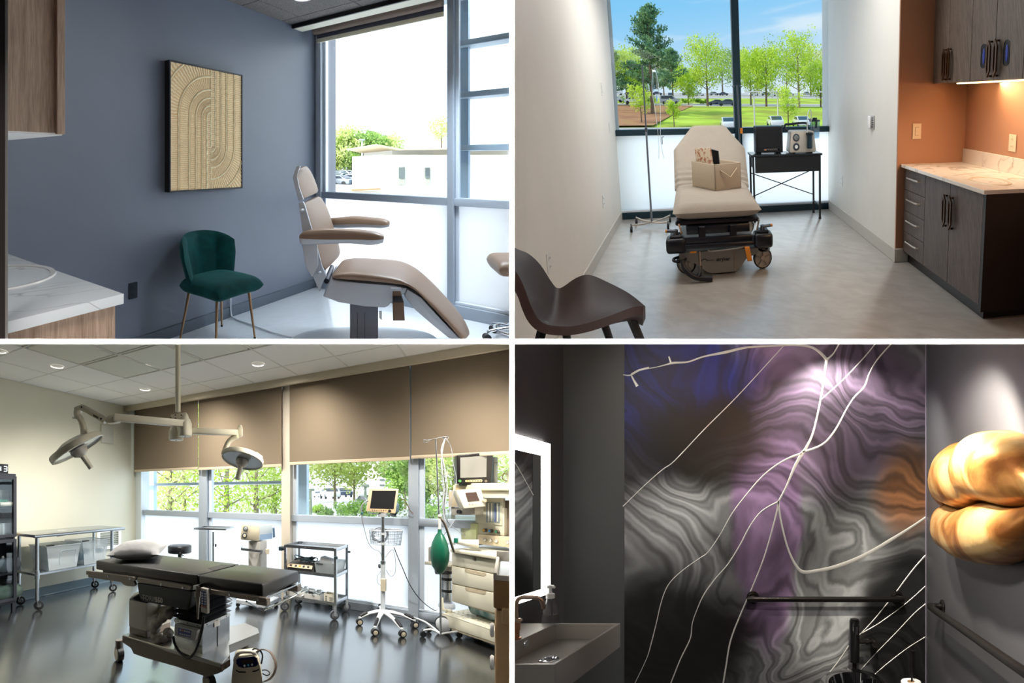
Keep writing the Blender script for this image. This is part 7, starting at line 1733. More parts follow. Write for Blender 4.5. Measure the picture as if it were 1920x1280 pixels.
for px, mm in ((861.5, mat('green_led', (90, 160, 90), .4)), (910, m_ssd)):
    g = G(); c = AK2(px, 901.5, -.002); g.cyl(c, c - FW * .01, .014, n=16); obj('knob', g, mm, R, bm_)
g = G(); g.prism([AK2(868, 910, .02), AK2(880, 910, .02), AK2(880, 906, .02), AK2(868, 906, .02)], FW * .08); obj('foot', g, m_black, R, bm_)
g = G(); g.prism([AK2(910, 910, .02), AK2(918, 910, .02), AK2(918, 906, .02), AK2(910, 906, .02)], FW * .08); obj('foot', g, m_black, R, bm_)
g = G(); g.prism([AK2(926, 906, .1), AK2(934, 906, .1), AK2(934, 857, .1), AK2(926, 856, .1)], FW * .12, .006, 2); gm = obj('gas_module', g, m_offw, R, bm_)
g = G(); g.prism([AK2(927, 868, .098), AK2(933, 868, .098), AK2(933, 866.5, .098), AK2(927, 866.5, .098)], -FW * .002); obj('slot', g, m_ssd, R, gm)
g = G(); g.tube(smooth_path([AK2(951, 889, .1), AK2(945, 888, .1), AK2(941.5, 894, .1), AK2(944, 899, .1), AK2(951, 901, .1)], 5), .004, n=6); tag(obj('brown_lead', g, mat('brown_lead', (150, 96, 60), .4), R), 'orange-brown looped lead at the right end of the machine shelf', 'cable')
g = G(); c = AK2(953, 893, .12); g.cyl(V(c.x, c.y, AK2(953, 905, .12).z), V(c.x, c.y, AK2(953, 883, .12).z), .014, n=14); tag(obj('cream_valve', g, m_beige, R), 'cream cylindrical valve standing at the right end of the machine shelf', 'valve')

# ---------------------------------------------------------------- tan cart at the right edge
k0 = R3.at(925, 1079, z=.95)
tcart = thing('supply_cart', 'tan supply cart with a raised tray rim, half out at the right edge', 'cart', R, (k0.x + .3, k0.y - .3, 0))
m_tanc = mat('cart_tan', (206, 170, 126), .5); m_tancd = mat('cart_tan_dark', (168, 130, 88), .5)
x1_ = k0.x + .6; y1_ = k0.y; y0_ = k0.y - .6
g = G(); g.box((k0.x + .006, y0_, .05), (x1_, y1_ - .006, .78), .01); tb_ = obj('body', g, m_tanc, R, tcart)
g = G(); g.box((k0.x, y0_, .79), (x1_, y1_ - .0, .93), .01, 2); obj('top_drawer', g, m_tancd, R, tcart)
g = G(); g.box((k0.x, y0_, .93), (x1_, y1_, .937))
for lo, hi in (((k0.x, y0_, .93), (k0.x + .015, y1_, .955)), ((x1_ - .015, y0_, .93), (x1_, y1_, 1.0)), ((k0.x, y1_ - .015, .93), (x1_, y1_, .965))): g.box(lo, hi, .002)
obj('tray_rim', g, mat('cart_cream', (224, 216, 204), .5), R, tcart)
g = G(); g.box((k0.x + .02, y0_, .938), (x1_ - .02, y1_ - .02, .942)); obj('tray_mat', g, mat('mat_pale', (214, 224, 232), .4), R, tcart)
for z in (.68, .52, .36, .20, .08):
    g = G(); c = V(k0.x + .02, y1_ - .002, z); g.lathe([(0, .0), (.032, 0), (.036, .010), (.028, .016), (0, .016)], c, (0, 1, 0), n=18); obj('bumper', g, M_white, R, tcart)
g = G(); ch_ = R3.at(948, 1156, x=k0.x - .03); g.box((k0.x - .035, ch_.y - .2, ch_.z - .035), (k0.x + .005, R3.at(941, 1156, x=k0.x - .03).y, ch_.z + .035), .006, 2); obj('handle', g, m_tanc, R, tcart)
# ================================================================= room 4, lower right: washroom
R = R4
def A4(px, py, **k): return R4.at(px, py, **k)
m_dk = mat('charcoal_paint', (76, 76, 80), .42, noise_amt=.06, noise_scale=3, bump=.03, bump_scale=40)
m_dkl = mat('charcoal_pier', (74, 76, 77), .45, noise_amt=.04, noise_scale=3, bump=.03, bump_scale=40)
XL, YM, XR = -1.53, 3.0, .868
YP = YM
g = G(); g.box((XL - .1, .3, 0), (XL, YP, 2.8)); struct('wall_left', g, m_dk, R)
g = G(); g.box((XL - .1, YP, 0), (A4(1171, 900, y=YM).x, YM + .1, 2.8)); struct('wall_pier', g, m_dkl, R)
g = G(); g.box((XR, .3, 0), (XR + .1, YM + .1, 2.8)); struct('wall_right', g, m_dk, R)
g = G(); g.box((XL - .1, .3, -.1), (XR + .1, YM + .1, 0)); struct('floor', g, m_dk, R)
g = G(); g.box((XL - .1, .3, 2.72), (XR + .1, YM + .1, 2.85)); struct('ceiling', g, m_dk, R)
g = G(); g.box((XL, YM + .01, 0), (XR, YM + .1, 2.8)); struct('wall_back', g, m_dk, R)
def mural_mat():
    m, nt, N, L, b = new_mat('marbled_wallpaper')
    def nd(t, **k):
        n = N.new('ShaderNode' + t)
        for a, v in k.items(): setattr(n, a, v)
        return n
    def mth(op, a, b=None):
        n = nd('Math', operation=op)
        for i, v in enumerate((a, b)):
            if v is None: continue
            if isinstance(v, (int, float)): n.inputs[i].default_value = v
            else: L.new(v, n.inputs[i])
        return n.outputs[0]
    tc = nd('TexCoord'); P = tc.outputs['Object']
    def warp(src, scale, amt, seed):
        n = nd('TexNoise'); n.inputs['Scale'].default_value = scale; n.inputs['Detail'].default_value = 1.5
        ad = nd('VectorMath', operation='ADD'); ad.inputs[1].default_value = (seed, seed * 2, 0); L.new(src, ad.inputs[0]); L.new(ad.outputs[0], n.inputs['Vector'])
        s = nd('VectorMath', operation='SUBTRACT'); L.new(n.outputs['Color'], s.inputs[0]); s.inputs[1].default_value = (.5, .5, .5)
        k = nd('VectorMath', operation='SCALE'); L.new(s.outputs[0], k.inputs[0]); k.inputs['Scale'].default_value = amt
        a = nd('VectorMath', operation='ADD'); L.new(src, a.inputs[0]); L.new(k.outputs[0], a.inputs[1]); return a.outputs[0]
    w1 = warp(P, .9, 1.0, 3.1); w2 = warp(w1, 2.2, .22, 8.2)
    f = nd('TexNoise'); f.inputs['Scale'].default_value = 1.35; f.inputs['Detail'].default_value = 2; f.inputs['Roughness'].default_value = .35; L.new(w2, f.inputs['Vector'])
    fine = nd('TexNoise'); fine.inputs['Scale'].default_value = 9; fine.inputs['Detail'].default_value = 5; L.new(w2, fine.inputs['Vector'])
    s1 = nd('SeparateXYZ'); L.new(w2, s1.inputs[0])
    ph = mth('ADD', mth('ADD', mth('MULTIPLY', f.outputs[0], 150.0), mth('MULTIPLY', s1.outputs[0], 55.0)), mth('ADD', mth('MULTIPLY', s1.outputs[2], 85.0), mth('MULTIPLY', fine.outputs[0], 9.0)))
    b1 = mth('MULTIPLY', mth('ADD', mth('SINE', ph), 1.0), .5)
    b2 = mth('MULTIPLY', mth('ADD', mth('SINE', mth('MULTIPLY', ph, .37)), 1.0), .5)
    bands = mth('POWER', mth('ADD', mth('MULTIPLY', b1, .35), mth('MULTIPLY', b2, .65)), 1.2)
    big = nd('TexNoise'); big.inputs['Scale'].default_value = .95; big.inputs['Detail'].default_value = 1; L.new(warp(P, 1.0, .5, 1.7), big.inputs['Vector'])
    mr = nd('MapRange'); mr.inputs[1].default_value = .36; mr.inputs[2].default_value = .64; L.new(big.outputs[0], mr.inputs[0])
    lum = mth('MULTIPLY', mth('ADD', mth('MULTIPLY', bands, .75), .28), mth('ADD', mth('MULTIPLY', mr.outputs[0], .95), .14))
    sep = nd('SeparateXYZ'); L.new(P, sep.inputs[0]); X, Z = sep.outputs[0], sep.outputs[2]
    sw = nd('SeparateXYZ'); L.new(warp(P, 2.2, .30, 5.0), sw.inputs[0]); WX, WZ = sw.outputs[0], sw.outputs[2]
    def blob(px, py, rx, ry, soft=.5):
        cx, cz = (px - 1171) * 3 / 850, (1290 - py) * 3 / 850; rx, ry = rx * 3 / 850, ry * 3 / 850
        a = mth('POWER', mth('ABSOLUTE', mth('DIVIDE', mth('SUBTRACT', WX, cx), rx)), 2.0); c = mth('POWER', mth('ABSOLUTE', mth('DIVIDE', mth('SUBTRACT', WZ, cz), ry)), 2.0)
        r = nd('MapRange'); r.interpolation_type = 'SMOOTHSTEP'; r.inputs[1].default_value = 1 - soft; r.inputs[2].default_value = 1 + soft; r.inputs[3].default_value = 1; r.inputs[4].default_value = 0
        L.new(mth('ADD', a, c), r.inputs[0]); return r.outputs[0]
    def mixc(fac, a, c):
        n = nd('Mix', data_type='RGBA'); L.new(fac, n.inputs[0])
        for i, v in ((6, a), (7, c)):
            if isinstance(v, tuple): n.inputs[i].default_value = (*lin(v), 1)
            else: L.new(v, n.inputs[i])
        return n.outputs[2]
    hue = mixc(blob(1560, 760, 190, 150, .6), (150, 152, 154), (150, 128, 158))
    hue = mixc(blob(1440, 900, 62, 330, .35), hue, (156, 128, 166))
    hue = mixc(blob(1700, 925, 60, 80, .9), hue, (170, 116, 76))
    hue = mixc(blob(1240, 720, 175, 150, .5), hue, (24, 38, 130))
    hue = mixc(blob(1360, 1190, 60, 40, .6), hue, (116, 84, 110))
    dark = mth('MAXIMUM', blob(1330, 830, 120, 90, .7), mth('MAXIMUM', blob(1240, 1200, 175, 125, .5), mth('MAXIMUM', blob(1720, 1170, 120, 150, .5), blob(1360, 800, 60, 60, .6))))
    dk = mth('SUBTRACT', 1.0, mth('MULTIPLY', dark, .95)); lite = mth('ADD', 1.0, mth('MULTIPLY', mth('MAXIMUM', blob(1240, 960, 95, 75, .7), mth('MAXIMUM', blob(1540, 1080, 75, 170, .5), blob(1440, 840, 110, 45, .6))), .8))
    lum = mth('MULTIPLY', mth('MULTIPLY', lum, dk), lite)
    out = nd('VectorMath', operation='SCALE'); L.new(hue, out.inputs[0]); L.new(lum, out.inputs['Scale'])
    L.new(out.outputs[0], b.inputs['Base Color']); b.inputs['Roughness'].default_value = .5
    bp = nd('Bump'); bp.inputs['Strength'].default_value = .06; bp.inputs['Distance'].default_value = .004
    n3 = nd('TexNoise'); n3.inputs['Scale'].default_value = 140; L.new(P, n3.inputs['Vector']); L.new(n3.outputs[0], bp.inputs['Height']); L.new(bp.outputs[0], b.inputs['Normal'])
    return m
x0m, x1m = A4(1171, 900, y=YM).x, XR
mu = thing('mural', 'marbled black, purple and navy wall mural with branching silver veins', 'mural', R, (x0m, YM, A4(1171, 1290, y=YM).z))
g = G(); g.box((x0m, YM - .002, A4(1171, 1290, y=YM).z), (x1m, YM + .009, 2.72)); obj('wallpaper', g, mural_mat(), R, mu)
m_silver = mat('silver_foil', (226, 224, 218), .38, .55)
VEINS = [
 ([(1168, 702), (1182, 703), (1200, 694), (1230, 688), (1250, 683), (1262, 680), (1290, 678), (1320, 668), (1360, 660), (1400, 651), (1450, 648), (1490, 646.5), (1520, 650), (1538, 661), (1550, 674)], (2, 3, 2.5, 2, 3, 5, 3.5, 3.5, 6, 4.5, 3.5, 4, 5, 6, 7)),
 ([(1184, 704), (1188, 712), (1195, 724)], (3, 4, 7)), ([(1183, 701), (1198, 693), (1217, 689)], (2.5, 2.5, 4)), ([(1258, 680), (1254, 668)], (4, 3)),
 ([(1550, 674), (1546, 700), (1540, 740), (1532, 780), (1523, 815), (1511, 840), (1503, 851), (1490, 875), (1475, 910), (1465, 930), (1459, 941)], (6, 4.5, 4, 4, 4.5, 6, 8, 6, 4, 4, 4)),
 ([(1550, 674), (1563, 662), (1574, 643)], (5, 3, 3)), ([(1540, 748), (1580, 712), (1620, 670), (1642, 643)], (2.5, 2.5, 2.5, 2.5)),
 ([(1672, 643), (1645, 674), (1630, 700), (1621, 724), (1602, 744), (1588, 765), (1575, 790), (1563, 810), (1548, 828), (1530, 839), (1505, 847)], (3, 3, 3, 3.5, 3, 3, 3.5, 4, 4, 4, 5)),
 ([(1503, 850), (1480, 858), (1455, 872), (1430, 892), (1405, 920), (1374, 960), (1350, 1002), (1328, 1034), (1312, 1046), (1285, 1065), (1262, 1085), (1248, 1105), (1238, 1135), (1230, 1170), (1221, 1205), (1212, 1235), (1188, 1285)], (6, 4, 3.5, 3, 3, 2.5, 2, 2, 2, 2, 2, 2, 2, 2, 2.5, 1.5, 1.5)),
 ([(1460, 940), (1440, 950), (1423, 963), (1405, 988), (1387, 1022), (1365, 1057), (1340, 1086), (1320, 1114), (1307, 1142), (1298, 1168), (1294, 1197), (1275, 1237), (1256, 1285)], (4, 3, 3, 3, 3, 2.5, 2.5, 2.5, 2, 2, 2.5, 2.5, 2.5)),
 ([(1460, 940), (1455, 965), (1443, 1010), (1430, 1052), (1410, 1102), (1390, 1148), (1370, 1200), (1361, 1250), (1355, 1287)], (4, 3.5, 3, 3, 3, 3, 3.5, 3.5, 3.5)),
 ([(1459, 938), (1463, 970), (1472, 1010), (1482, 1040), (1494, 1062), (1506, 1072), (1530, 1070), (1570, 1061), (1620, 1041), (1670, 1012), (1710, 987), (1738, 968)], (5, 4, 4, 4.5, 6, 8, 7, 8, 8, 7, 5, 4)),
 ([(1472, 645), (1440, 680), (1380, 745), (1320, 805), (1265, 863), (1242, 880), (1210, 908), (1168, 949)], (2, 2, 2, 2, 2, 2, 2, 2)),
 ([(1738, 1038), (1710, 1070), (1674, 1118), (1640, 1160), (1612, 1190)], (3, 3, 2.5, 2.5, 2)), ([(1612, 1189), (1650, 1167), (1700, 1130), (1738, 1096)], (2, 2, 2, 2)),
 ([(1738, 1130), (1715, 1149), (1680, 1186), (1640, 1227), (1610, 1260)], (2.5, 2, 2, 2, 1)), ([(1738, 1192), (1700, 1216), (1660, 1247), (1628, 1275)], (2, 2, 2, 1)), ([(1592, 1210), (1572, 1240), (1549, 1272), (1557, 1287)], (3, 3, 3, 3))]
for pts, ws in VEINS:
    P_ = [A4(x, y, y=YM - .0035) for x, y in pts]; n_ = 5; Q = smooth_path(P_, n_) if len(P_) > 2 else P_
    W_ = []
    for i in range(len(Q)):
        t = i / (n_ if len(P_) > 2 else 1); k = min(int(t), len(ws) - 2); W_.append((ws[k] + (ws[k + 1] - ws[k]) * (t - k)) * YM / 850 / 2)
    g = G(); prev = None
    for i, p in enumerate(Q):
        d = (Q[min(i + 1, len(Q) - 1)] - Q[max(i - 1, 0)]).normalized(); s_ = V(-d.z, 0, d.x)
        ring = [g._v(p + s_ * W_[i] + V(0, .002, 0)), g._v(p + s_ * W_[i] * .5), g._v(p - s_ * W_[i] * .5), g._v(p - s_ * W_[i] + V(0, .002, 0))]
        if prev:
            for k in range(3): g.bm.faces.new((prev[k], prev[k + 1], ring[k + 1], ring[k]))
        prev = ring
    obj('silver_vein', g, m_silver, R, mu, smooth=60)
g = G(); g.box((XR - .004, YM - .008, 0), (XR, YM - .002, 2.72)); struct('trim_1', g, mat('edge_bead', (150, 140, 160), .4), R)
# lit mirror
mi = thing('lit_mirror', 'rectangular mirror with a glowing white border at the left edge', 'mirror', R, (XL, 1.6, 1.0))
xm = XL + .035; y1m, z1m, z0m = 2.385 * (xm / -1.285), 0, 0
y1m = 850 * xm / (1032 - 1490); z1m = 1.45 + 130 / 850 * y1m; z0m = 1.45 - 150 / 850 * y1m; y0m = y1m - 1.1; wb_ = .105
g = G(); g.box((XL + .012, y0m, z0m), (xm - .001, y1m, z1m), .002); obj('back_box', g, mat('mirror_edge', (150, 140, 124), .5), R, mi)
g = G(); g.box((xm - .001, y0m + wb_, z0m + wb_ * .4), (xm + .001, y1m - wb_, z1m - wb_ * .8)); obj('mirror_glass', g, mat('mirror_glass', (225, 228, 228), .02, 1.0), R, mi)
m_mled = mat('mirror_led', (255, 252, 244), .5, emit=7.0); g = G()
for lo, hi in (((xm - .001, y0m, z1m - wb_ * .8), (xm, y1m, z1m)), ((xm - .001, y0m, z0m), (xm, y1m, z0m + wb_ * .4)), ((xm - .001, y1m - wb_, z0m + wb_ * .4), (xm, y1m, z1m - wb_ * .8)), ((xm - .001, y0m, z0m + wb_ * .4), (xm, y0m + wb_, z1m - wb_ * .8))):
    g = G(); g.box(lo, hi); obj('led_border', g, m_mled, R, mi)
g = G(); g.box((XL + .004, y0m + .05, z1m - .03), (XL + .010, y1m - .02, z1m - .004)); obj('halo_strip', g, mat('halo_led', (255, 250, 240), .5, emit=70.0), R, mi)
# washbasin
m_sink = mat('gunmetal', (168, 164, 158), .32, .4, rough_var=.05, noise_scale=30, stretch=(1, 1, 12))
bs = thing('washbasin', 'gunmetal trough washbasin on the left wall under the lit mirror', 'basin', R, (-1.1, 2.1, .75))
zs, xs1, ys0, ys1 = .85, -.953, 1.80, 2.478; t_ = .014; xd = -1.3; dz = .085
g = G()
g.box((XL, ys0, zs - .13), (xs1, ys0 + t_, zs), .002); g.box((XL, ys1 - t_, zs - .13), (xs1, ys1, zs), .002); g.box((xs1 - t_, ys0 + t_, zs - .13), (xs1, ys1 - t_, zs), .002)
g.box((XL, ys0 + t_, zs - .13), (xd, ys1 - t_, zs), .002); g.box((xd, ys0 + t_, zs - .13), (xs1 - t_, ys1 - t_, zs - dz), .001); obj('basin', g, m_sink, R, bs)['kind'] = 'stuff'
dr = A4(1029, 1236, z=zs - dz)
g = G(); g.lathe([(0, .001), (.028, .001), (.034, .006), (.042, .004), (.045, 0)], (dr.x, dr.y, zs - dz), n=32); d = obj('drain', g, m_chrome, R, bs)
for k in range(8): a = 2 * PI * k / 8; g = G(); g.cyl((dr.x + .018 * math.cos(a), dr.y + .018 * math.sin(a), zs - dz + .0005), (dr.x + .018 * math.cos(a), dr.y + .018 * math.sin(a), zs - dz + .002), .004, n=8); obj('drain_hole', g, m_black, R, d)
c = A4(986, 1206, x=xd); g = G(); g.lathe([(0, .008), (.014, .008), (.017, .005), (.017, 0)], c, (1, 0, 0), n=24); obj('overflow_cap', g, m_chrome, R, bs)
fa = thing('faucet', 'brushed bronze gooseneck faucet on the basin deck at the left edge', 'faucet', R, A4(969, 1197, z=zs))
m_fau = mat('bronze_chrome', (206, 180, 160), .22, 1.0); f0_ = A4(968, 1197, z=zs); yF = f0_.y
def AFc(px, py): return A4(px, py, y=yF)
g = G(); g.lathe([(.022, 0), (.022, .006), (.014, .008), (.014, .04), (.017, .042), (.017, .075), (.012, .078)], f0_, n=24); obj('body', g, mat('copper_body', (196, 140, 104), .3, 1.0), R, fa, smooth=50)
g = G(); g.tube(smooth_path([AFc(968, 1180), AFc(968, 1140), AFc(970, 1126), AFc(978, 1120), AFc(990, 1119.5), AFc(1006, 1120), AFc(1014, 1124), AFc(1018, 1132), AFc(1019, 1141)], 6), .0095, n=14); obj('spout', g, m_fau, R, fa, smooth=60)
g = G(); g.cyl(AFc(971, 1163), AFc(979, 1162), .006, n=10); g.cyl(AFc(972, 1167), AFc(972, 1159), .011, n=12); obj('lever', g, m_fau, R, fa)['kind'] = 'stuff'
so = thing('soap_flask', 'clear conical soap flask with a white pump on the basin deck', 'soap dispenser', R, A4(1032, 1167, z=zs))
s0 = A4(1032, 1165, z=zs); k_ = s0.y / 850
g = G(); g.lathe([(0, .002), (14 * k_, .002), (15 * k_, .01), (12 * k_, 22 * k_), (7 * k_, 40 * k_), (6 * k_, 46 * k_), (0, 46 * k_)], s0, n=28); obj('flask', g, mat('clear_flask', (240, 240, 240), .05, trans=.9), R, so, smooth=50)
g = G(); g.lathe([(0, .004), (12.5 * k_, .004), (11 * k_, 14 * k_), (0, 14 * k_)], s0, n=24); obj('soap', g, mat('clear_soap', (206, 206, 206), .2, trans=.6), R, so)
g = G(); g.lathe([(7.5 * k_, 44 * k_), (7.5 * k_, 52 * k_), (3 * k_, 54 * k_), (3 * k_, 62 * k_), (6 * k_, 63 * k_), (6 * k_, 68 * k_), (0, 69 * k_)], s0, n=20); p_ = obj('pump', g, M_white, R, so, smooth=40)
g = G(); g.cyl(s0 + V(0, 0, 66 * k_), s0 + V(10 * k_, -.01, 65 * k_), 2.2 * k_, n=10); obj('pump_spout', g, M_white, R, p_); g = G(); g.cyl(s0 + V(0, 0, 4 * k_), s0 + V(0, 0, 46 * k_), 1.2 * k_, n=8); obj('dip_tube', g, M_white, R, p_)
# gold lips
lp = thing('lips_sculpture', 'huge gold-leaf lips sculpture on the charcoal wall at the right edge', 'sculpture', R, (XR, 2.05, 1.24))
def gold_mat():
    m, nt, N, L, b = new_mat('gold_leaf'); tc = N.new('ShaderNodeTexCoord'); nz = N.new('ShaderNodeTexNoise'); nz.inputs['Scale'].default_value = 4.5; nz.inputs['Detail'].default_value = 8; nz.inputs['Distortion'].default_value = .8
    L.new(tc.outputs['Object'], nz.inputs['Vector']); r = N.new('ShaderNodeValToRGB'); L.new(nz.outputs[0], r.inputs[0]); e = r.color_ramp.elements
    e[0].position = .34; e[0].color = (*lin((150, 92, 44)), 1); e[1].position = .62; e[1].color = (*lin((236, 196, 132)), 1); k = e.new(.48); k.color = (*lin((206, 146, 80)), 1)
    L.new(r.outputs[0], b.inputs['Base Color']); b.inputs['Metallic'].default_value = .62; b.inputs['Roughness'].default_value = .36
    bp = N.new('ShaderNodeBump'); bp.inputs['Strength'].default_value = .22; bp.inputs['Distance'].default_value = .01; n2 = N.new('ShaderNodeTexNoise'); n2.inputs['Scale'].default_value = 26; n2.inputs['Detail'].default_value = 4; L.new(tc.outputs['Object'], n2.inputs['Vector']); L.new(n2.outputs[0], bp.inputs['Height']); L.new(bp.outputs[0], b.inputs['Normal']); return m
m_gold = gold_mat()
YC, HW, ZS = 2.03, .54, 1.485
def lip(upper):
    def f(u, v):
        s = 2 * u - 1; a = abs(s); e = max(0.0, 1 - a ** 2.6) ** .62
        if upper: H = .315 * e * (1 - .17 * math.exp(-(s / .13) ** 2)); P_ = .21 * e * (1 - .22 * math.exp(-(s / .10) ** 2))
        else: H = -.255 * e * (1 - .05 * math.exp(-((s + .35) / .12) ** 2)); P_ = .20 * e * (1 - .10 * math.exp(-(s / .35) ** 2))
        t = v                                                   # 0 inside the mouth, 1 at the wall outside
        ang = PI * t; z = ZS + H * (.5 - .5 * math.cos(ang)) * (1.0) + .014 * math.sin(s * 7) * (1 - t); x = P_ * math.sin(ang) ** .62 if 0 < t < 1 else 0
        wr = .006 * noise.noise((s * 9, t * 1.2, 3 if upper else 7)) * math.sin(ang) * e
        return (XR - .004 - x - wr , YC - s * HW, z)
    return f
for up_, nm in ((True, 'upper_lip'), (False, 'lower_lip')):
    g = G(); g.grid(lip(up_), 90, 36); obj(nm, g, m_gold, R, lp, smooth=180)
# grab bars
m_bar = mat('black_bronze', (38, 34, 32), .34, .7)
def grab(name, lb, pts, r, fl):
    t = thing(name, lb, 'grab bar', R, pts[0]); g = G(); g.tube(smooth_path(pts, 6), r, n=18); obj('bar', g, m_bar, R, t, smooth=60)
    for c, ax in fl: g = G(); g.lathe([(0, 0), (.040, 0), (.042, .004), (.038, .010), (.024, .014)], c, ax, n=28); obj('flange', g, m_bar, R, t, smooth=40)
a, b = A4(1410, 1123, y=YM - .07), A4(1686, 1125, y=YM - .07); zb_ = a.z
grab('grab_bar', 'black horizontal grab bar fixed across the mural', [V(a.x, YM - .004, zb_), V(a.x + .01, YM - .05, zb_), V(a.x + .05, YM - .075, zb_), V(b.x - .05, YM - .075, zb_), V(b.x - .01, YM - .05, zb_), V(b.x, YM - .004, zb_)], .0185, ((V(a.x, YM - .003, zb_), (0, -1, 0)), (V(b.x, YM - .003, zb_), (0, -1, 0))))
c = A4(1768, 1141, x=XR); zr_ = .905; yr = c.y
grab('grab_bar', 'black grab bar running along the charcoal right wall below the gold lips', [V(XR - .002, yr, zr_), V(XR - .05, yr + .005, zr_), V(XR - .078, yr - .03, zr_), V(XR - .078, yr - .5, zr_), V(XR - .078, 1.5, zr_), V(XR - .05, 1.46, zr_), V(XR - .002, 1.46, zr_)], .0185, ((V(XR, yr, zr_), (-1, 0, 0)), (V(XR, 1.46, zr_), (-1, 0, 0))))
# flush valve, toilet, paper roll on a post
fv = thing('flush_valve', 'black flush valve body with a side stop on the mural', 'valve', R, A4(1600, 1245, y=2.9)); yv = 2.9; K = yv / 850
def AVv(px, py): return A4(px, py, y=yv)
g = G(); g.cyl(AVv(1602, 1240), AVv(1602, 1163), 9.5 * K, n=22); g.cyl(AVv(1602, 1163), AVv(1602, 1160), 8 * K, n=22); obj('body', g, m_blackp, R, fv, smooth=50)
g = G(); g.cbox(AVv(1605, 1180) - V(0, 9.5 * K, 0), (5 * K, .004, 14 * K), .001); obj('sensor_window', g, mat('sensor_gloss', (40, 40, 44), .1), R, fv)
g = G(); g.cyl(AVv(1612, 1203), AVv(1634, 1203), 3.5 * K, n=14); g.cyl(AVv(1623, 1203), AVv(1628, 1203), 5.5 * K, n=6); obj('side_pipe', g, m_bar, R, fv)['kind'] = 'stuff'
g = G(); p = AVv(1640, 1206); g.cyl(p - V(0, .03, 0), p + V(0, .09, 0), 6 * K, n=20); obj('stop_cap', g, m_bar, R, fv); g = G(); g.cyl(AVv(1602, 1240), AVv(1602, 1290), 4.5 * K, n=14); obj('supply_pipe', g, m_bar, R, fv)
to = thing('toilet', 'gloss black toilet rim just showing at the bottom edge', 'toilet', R, A4(1600, 1290, y=2.6)); c = A4(1600, 1290, y=2.55)
g = G(); g.lathe([(.0, -.30), (.12, -.30), (.15, -.1), (.185, .0), (.19, .028), (.175, .036), (.14, .03), (.12, -.05), (0, -.08)], c, n=40, sy=1.25); obj('bowl', g, mat('gloss_black_china', (10, 10, 12), .06, coat=.6), R, to, smooth=50)
rp = thing('paper_roll', 'white paper roll lying at the foot of a thin black post', 'toilet paper', R, A4(1707, 1283, y=2.7)); c = A4(1708, 1284, y=2.7)
g = G(); g.lathe([(.02, -.05), (.058, -.05), (.06, .018), (.058, .022), (.022, .022), (.02, .018)], c, n=32); obj('roll', g, M_white, R, rp); g = G(); g.lathe([(.0, .012), (.021, .024), (.017, .026), (.0, .02)], c, n=20); obj('core', g, mat('cardboard', (150, 120, 84), .8), R, rp)
ps = thing('holder_post', 'thin black roll holder post with a small disc top', 'holder', R, c); g = G(); g.cyl(c - V(0, 0, .1), A4(1712, 1222, y=2.7), .006, n=12); g2 = obj('post', g, m_bar, R, ps); g = G(); q = A4(1712, 1221, y=2.7); g.cyl(q, q + V(0, 0, .006), .014, n=20); obj('disc', g, m_bar, R, ps)
# lamps of the washroom
spot('wall_washer', R, (A4(1590, 650, y=YM).x, YM - .22, 2.44), (A4(1580, 900, y=YM).x, YM - .02, 1.6), 95, 125, .7, (1, .95, .84), .03)
spot('lip_spot', R, (.30, 1.95, 2.08), (XR - .05, 2.0, 1.5), 200, 100, .5, (1, .90, .74), .03)
spot('room_spot', R, (-.1, 1.6, 1.98), (.35, 2.6, 1.3), 105, 120, .8, (1, .94, .86), .05)
# ================================================================= outdoors
def leaf_mat(name, c1, c2, tr=.45, scale=.6):
    if name in MATS: return MATS[name]
    m, nt, N, L, b = new_mat(name); tc = N.new('ShaderNodeTexCoord'); nz = N.new('ShaderNodeTexNoise'); nz.inputs['Scale'].default_value = scale; nz.inputs['Detail'].default_value = 3
    L.new(tc.outputs['Object'], nz.inputs['Vector']); r = N.new('ShaderNodeValToRGB'); L.new(nz.outputs[0], r.inputs[0]); r.color_ramp.elements[0].position = .4; r.color_ramp.elements[1].position = .6
    r.color_ramp.elements[0].color = (*lin(c1), 1); r.color_ramp.elements[1].color = (*lin(c2), 1); L.new(r.outputs[0], b.inputs['Base Color']); b.inputs['Roughness'].default_value = .7; b.inputs['Specular IOR Level'].default_value = .1
    t = N.new('ShaderNodeBsdfTranslucent'); L.new(r.outputs[0], t.inputs[0]); mx = N.new('ShaderNodeMixShader'); mx.inputs[0].default_value = tr; L.new(b.outputs[0], mx.inputs[1]); L.new(t.outputs[0], mx.inputs[2]); L.new(mx.outputs[0], N['Material Output'].inputs[0])
    MATS[name] = m; return m
m_bark = mat('bark', (112, 92, 76), .9, noise_amt=.2, noise_scale=3)
m_bark2 = mat('pale_bark', (150, 132, 116), .9, noise_amt=.2, noise_scale=3)
def mesh_quads(name, room, base, quads, m, parent):
    """quads: lists of four room points, linked as one mesh"""
    vs, fs = [], []
    b = wbase(parent)
    for q in quads:
        n = len(vs)
        for p in q: vs.append(room.w(p) - b)
        fs.append((n, n + 1, n + 2, n + 3))
    me = bpy.data.meshes.new(name); me.from_pydata(vs, [], fs); me.materials.append(m)
    o = bpy.data.objects.new(name, me); COL.objects.link(o); o.parent = parent; o['kind'] = 'stuff'; return o
def rv(rnd): 
    while True:
        v = Vector((rnd.uniform(-1, 1), rnd.uniform(-1, 1), rnd.uniform(-1, 1)))
        if .05 < v.length < 1: return v.normalized()
def leaves(rnd, centres, per, spread, size, flat=0.0):
    qs = []
    for c, s in centres:
        for _ in range(per):
            p = c + rv(rnd) * (spread * s * rnd.random() ** .5)
            if flat: p.z = c.z + (p.z - c.z) * flat
            a = rv(rnd) * size * rnd.uniform(.6, 1.3); b_ = a.cross(rv(rnd)).normalized() * size * rnd.uniform(.4, .9)
            qs.append((p - a - b_ * .3, p - b_, p + a + b_ * .2, p + b_))
    return qs
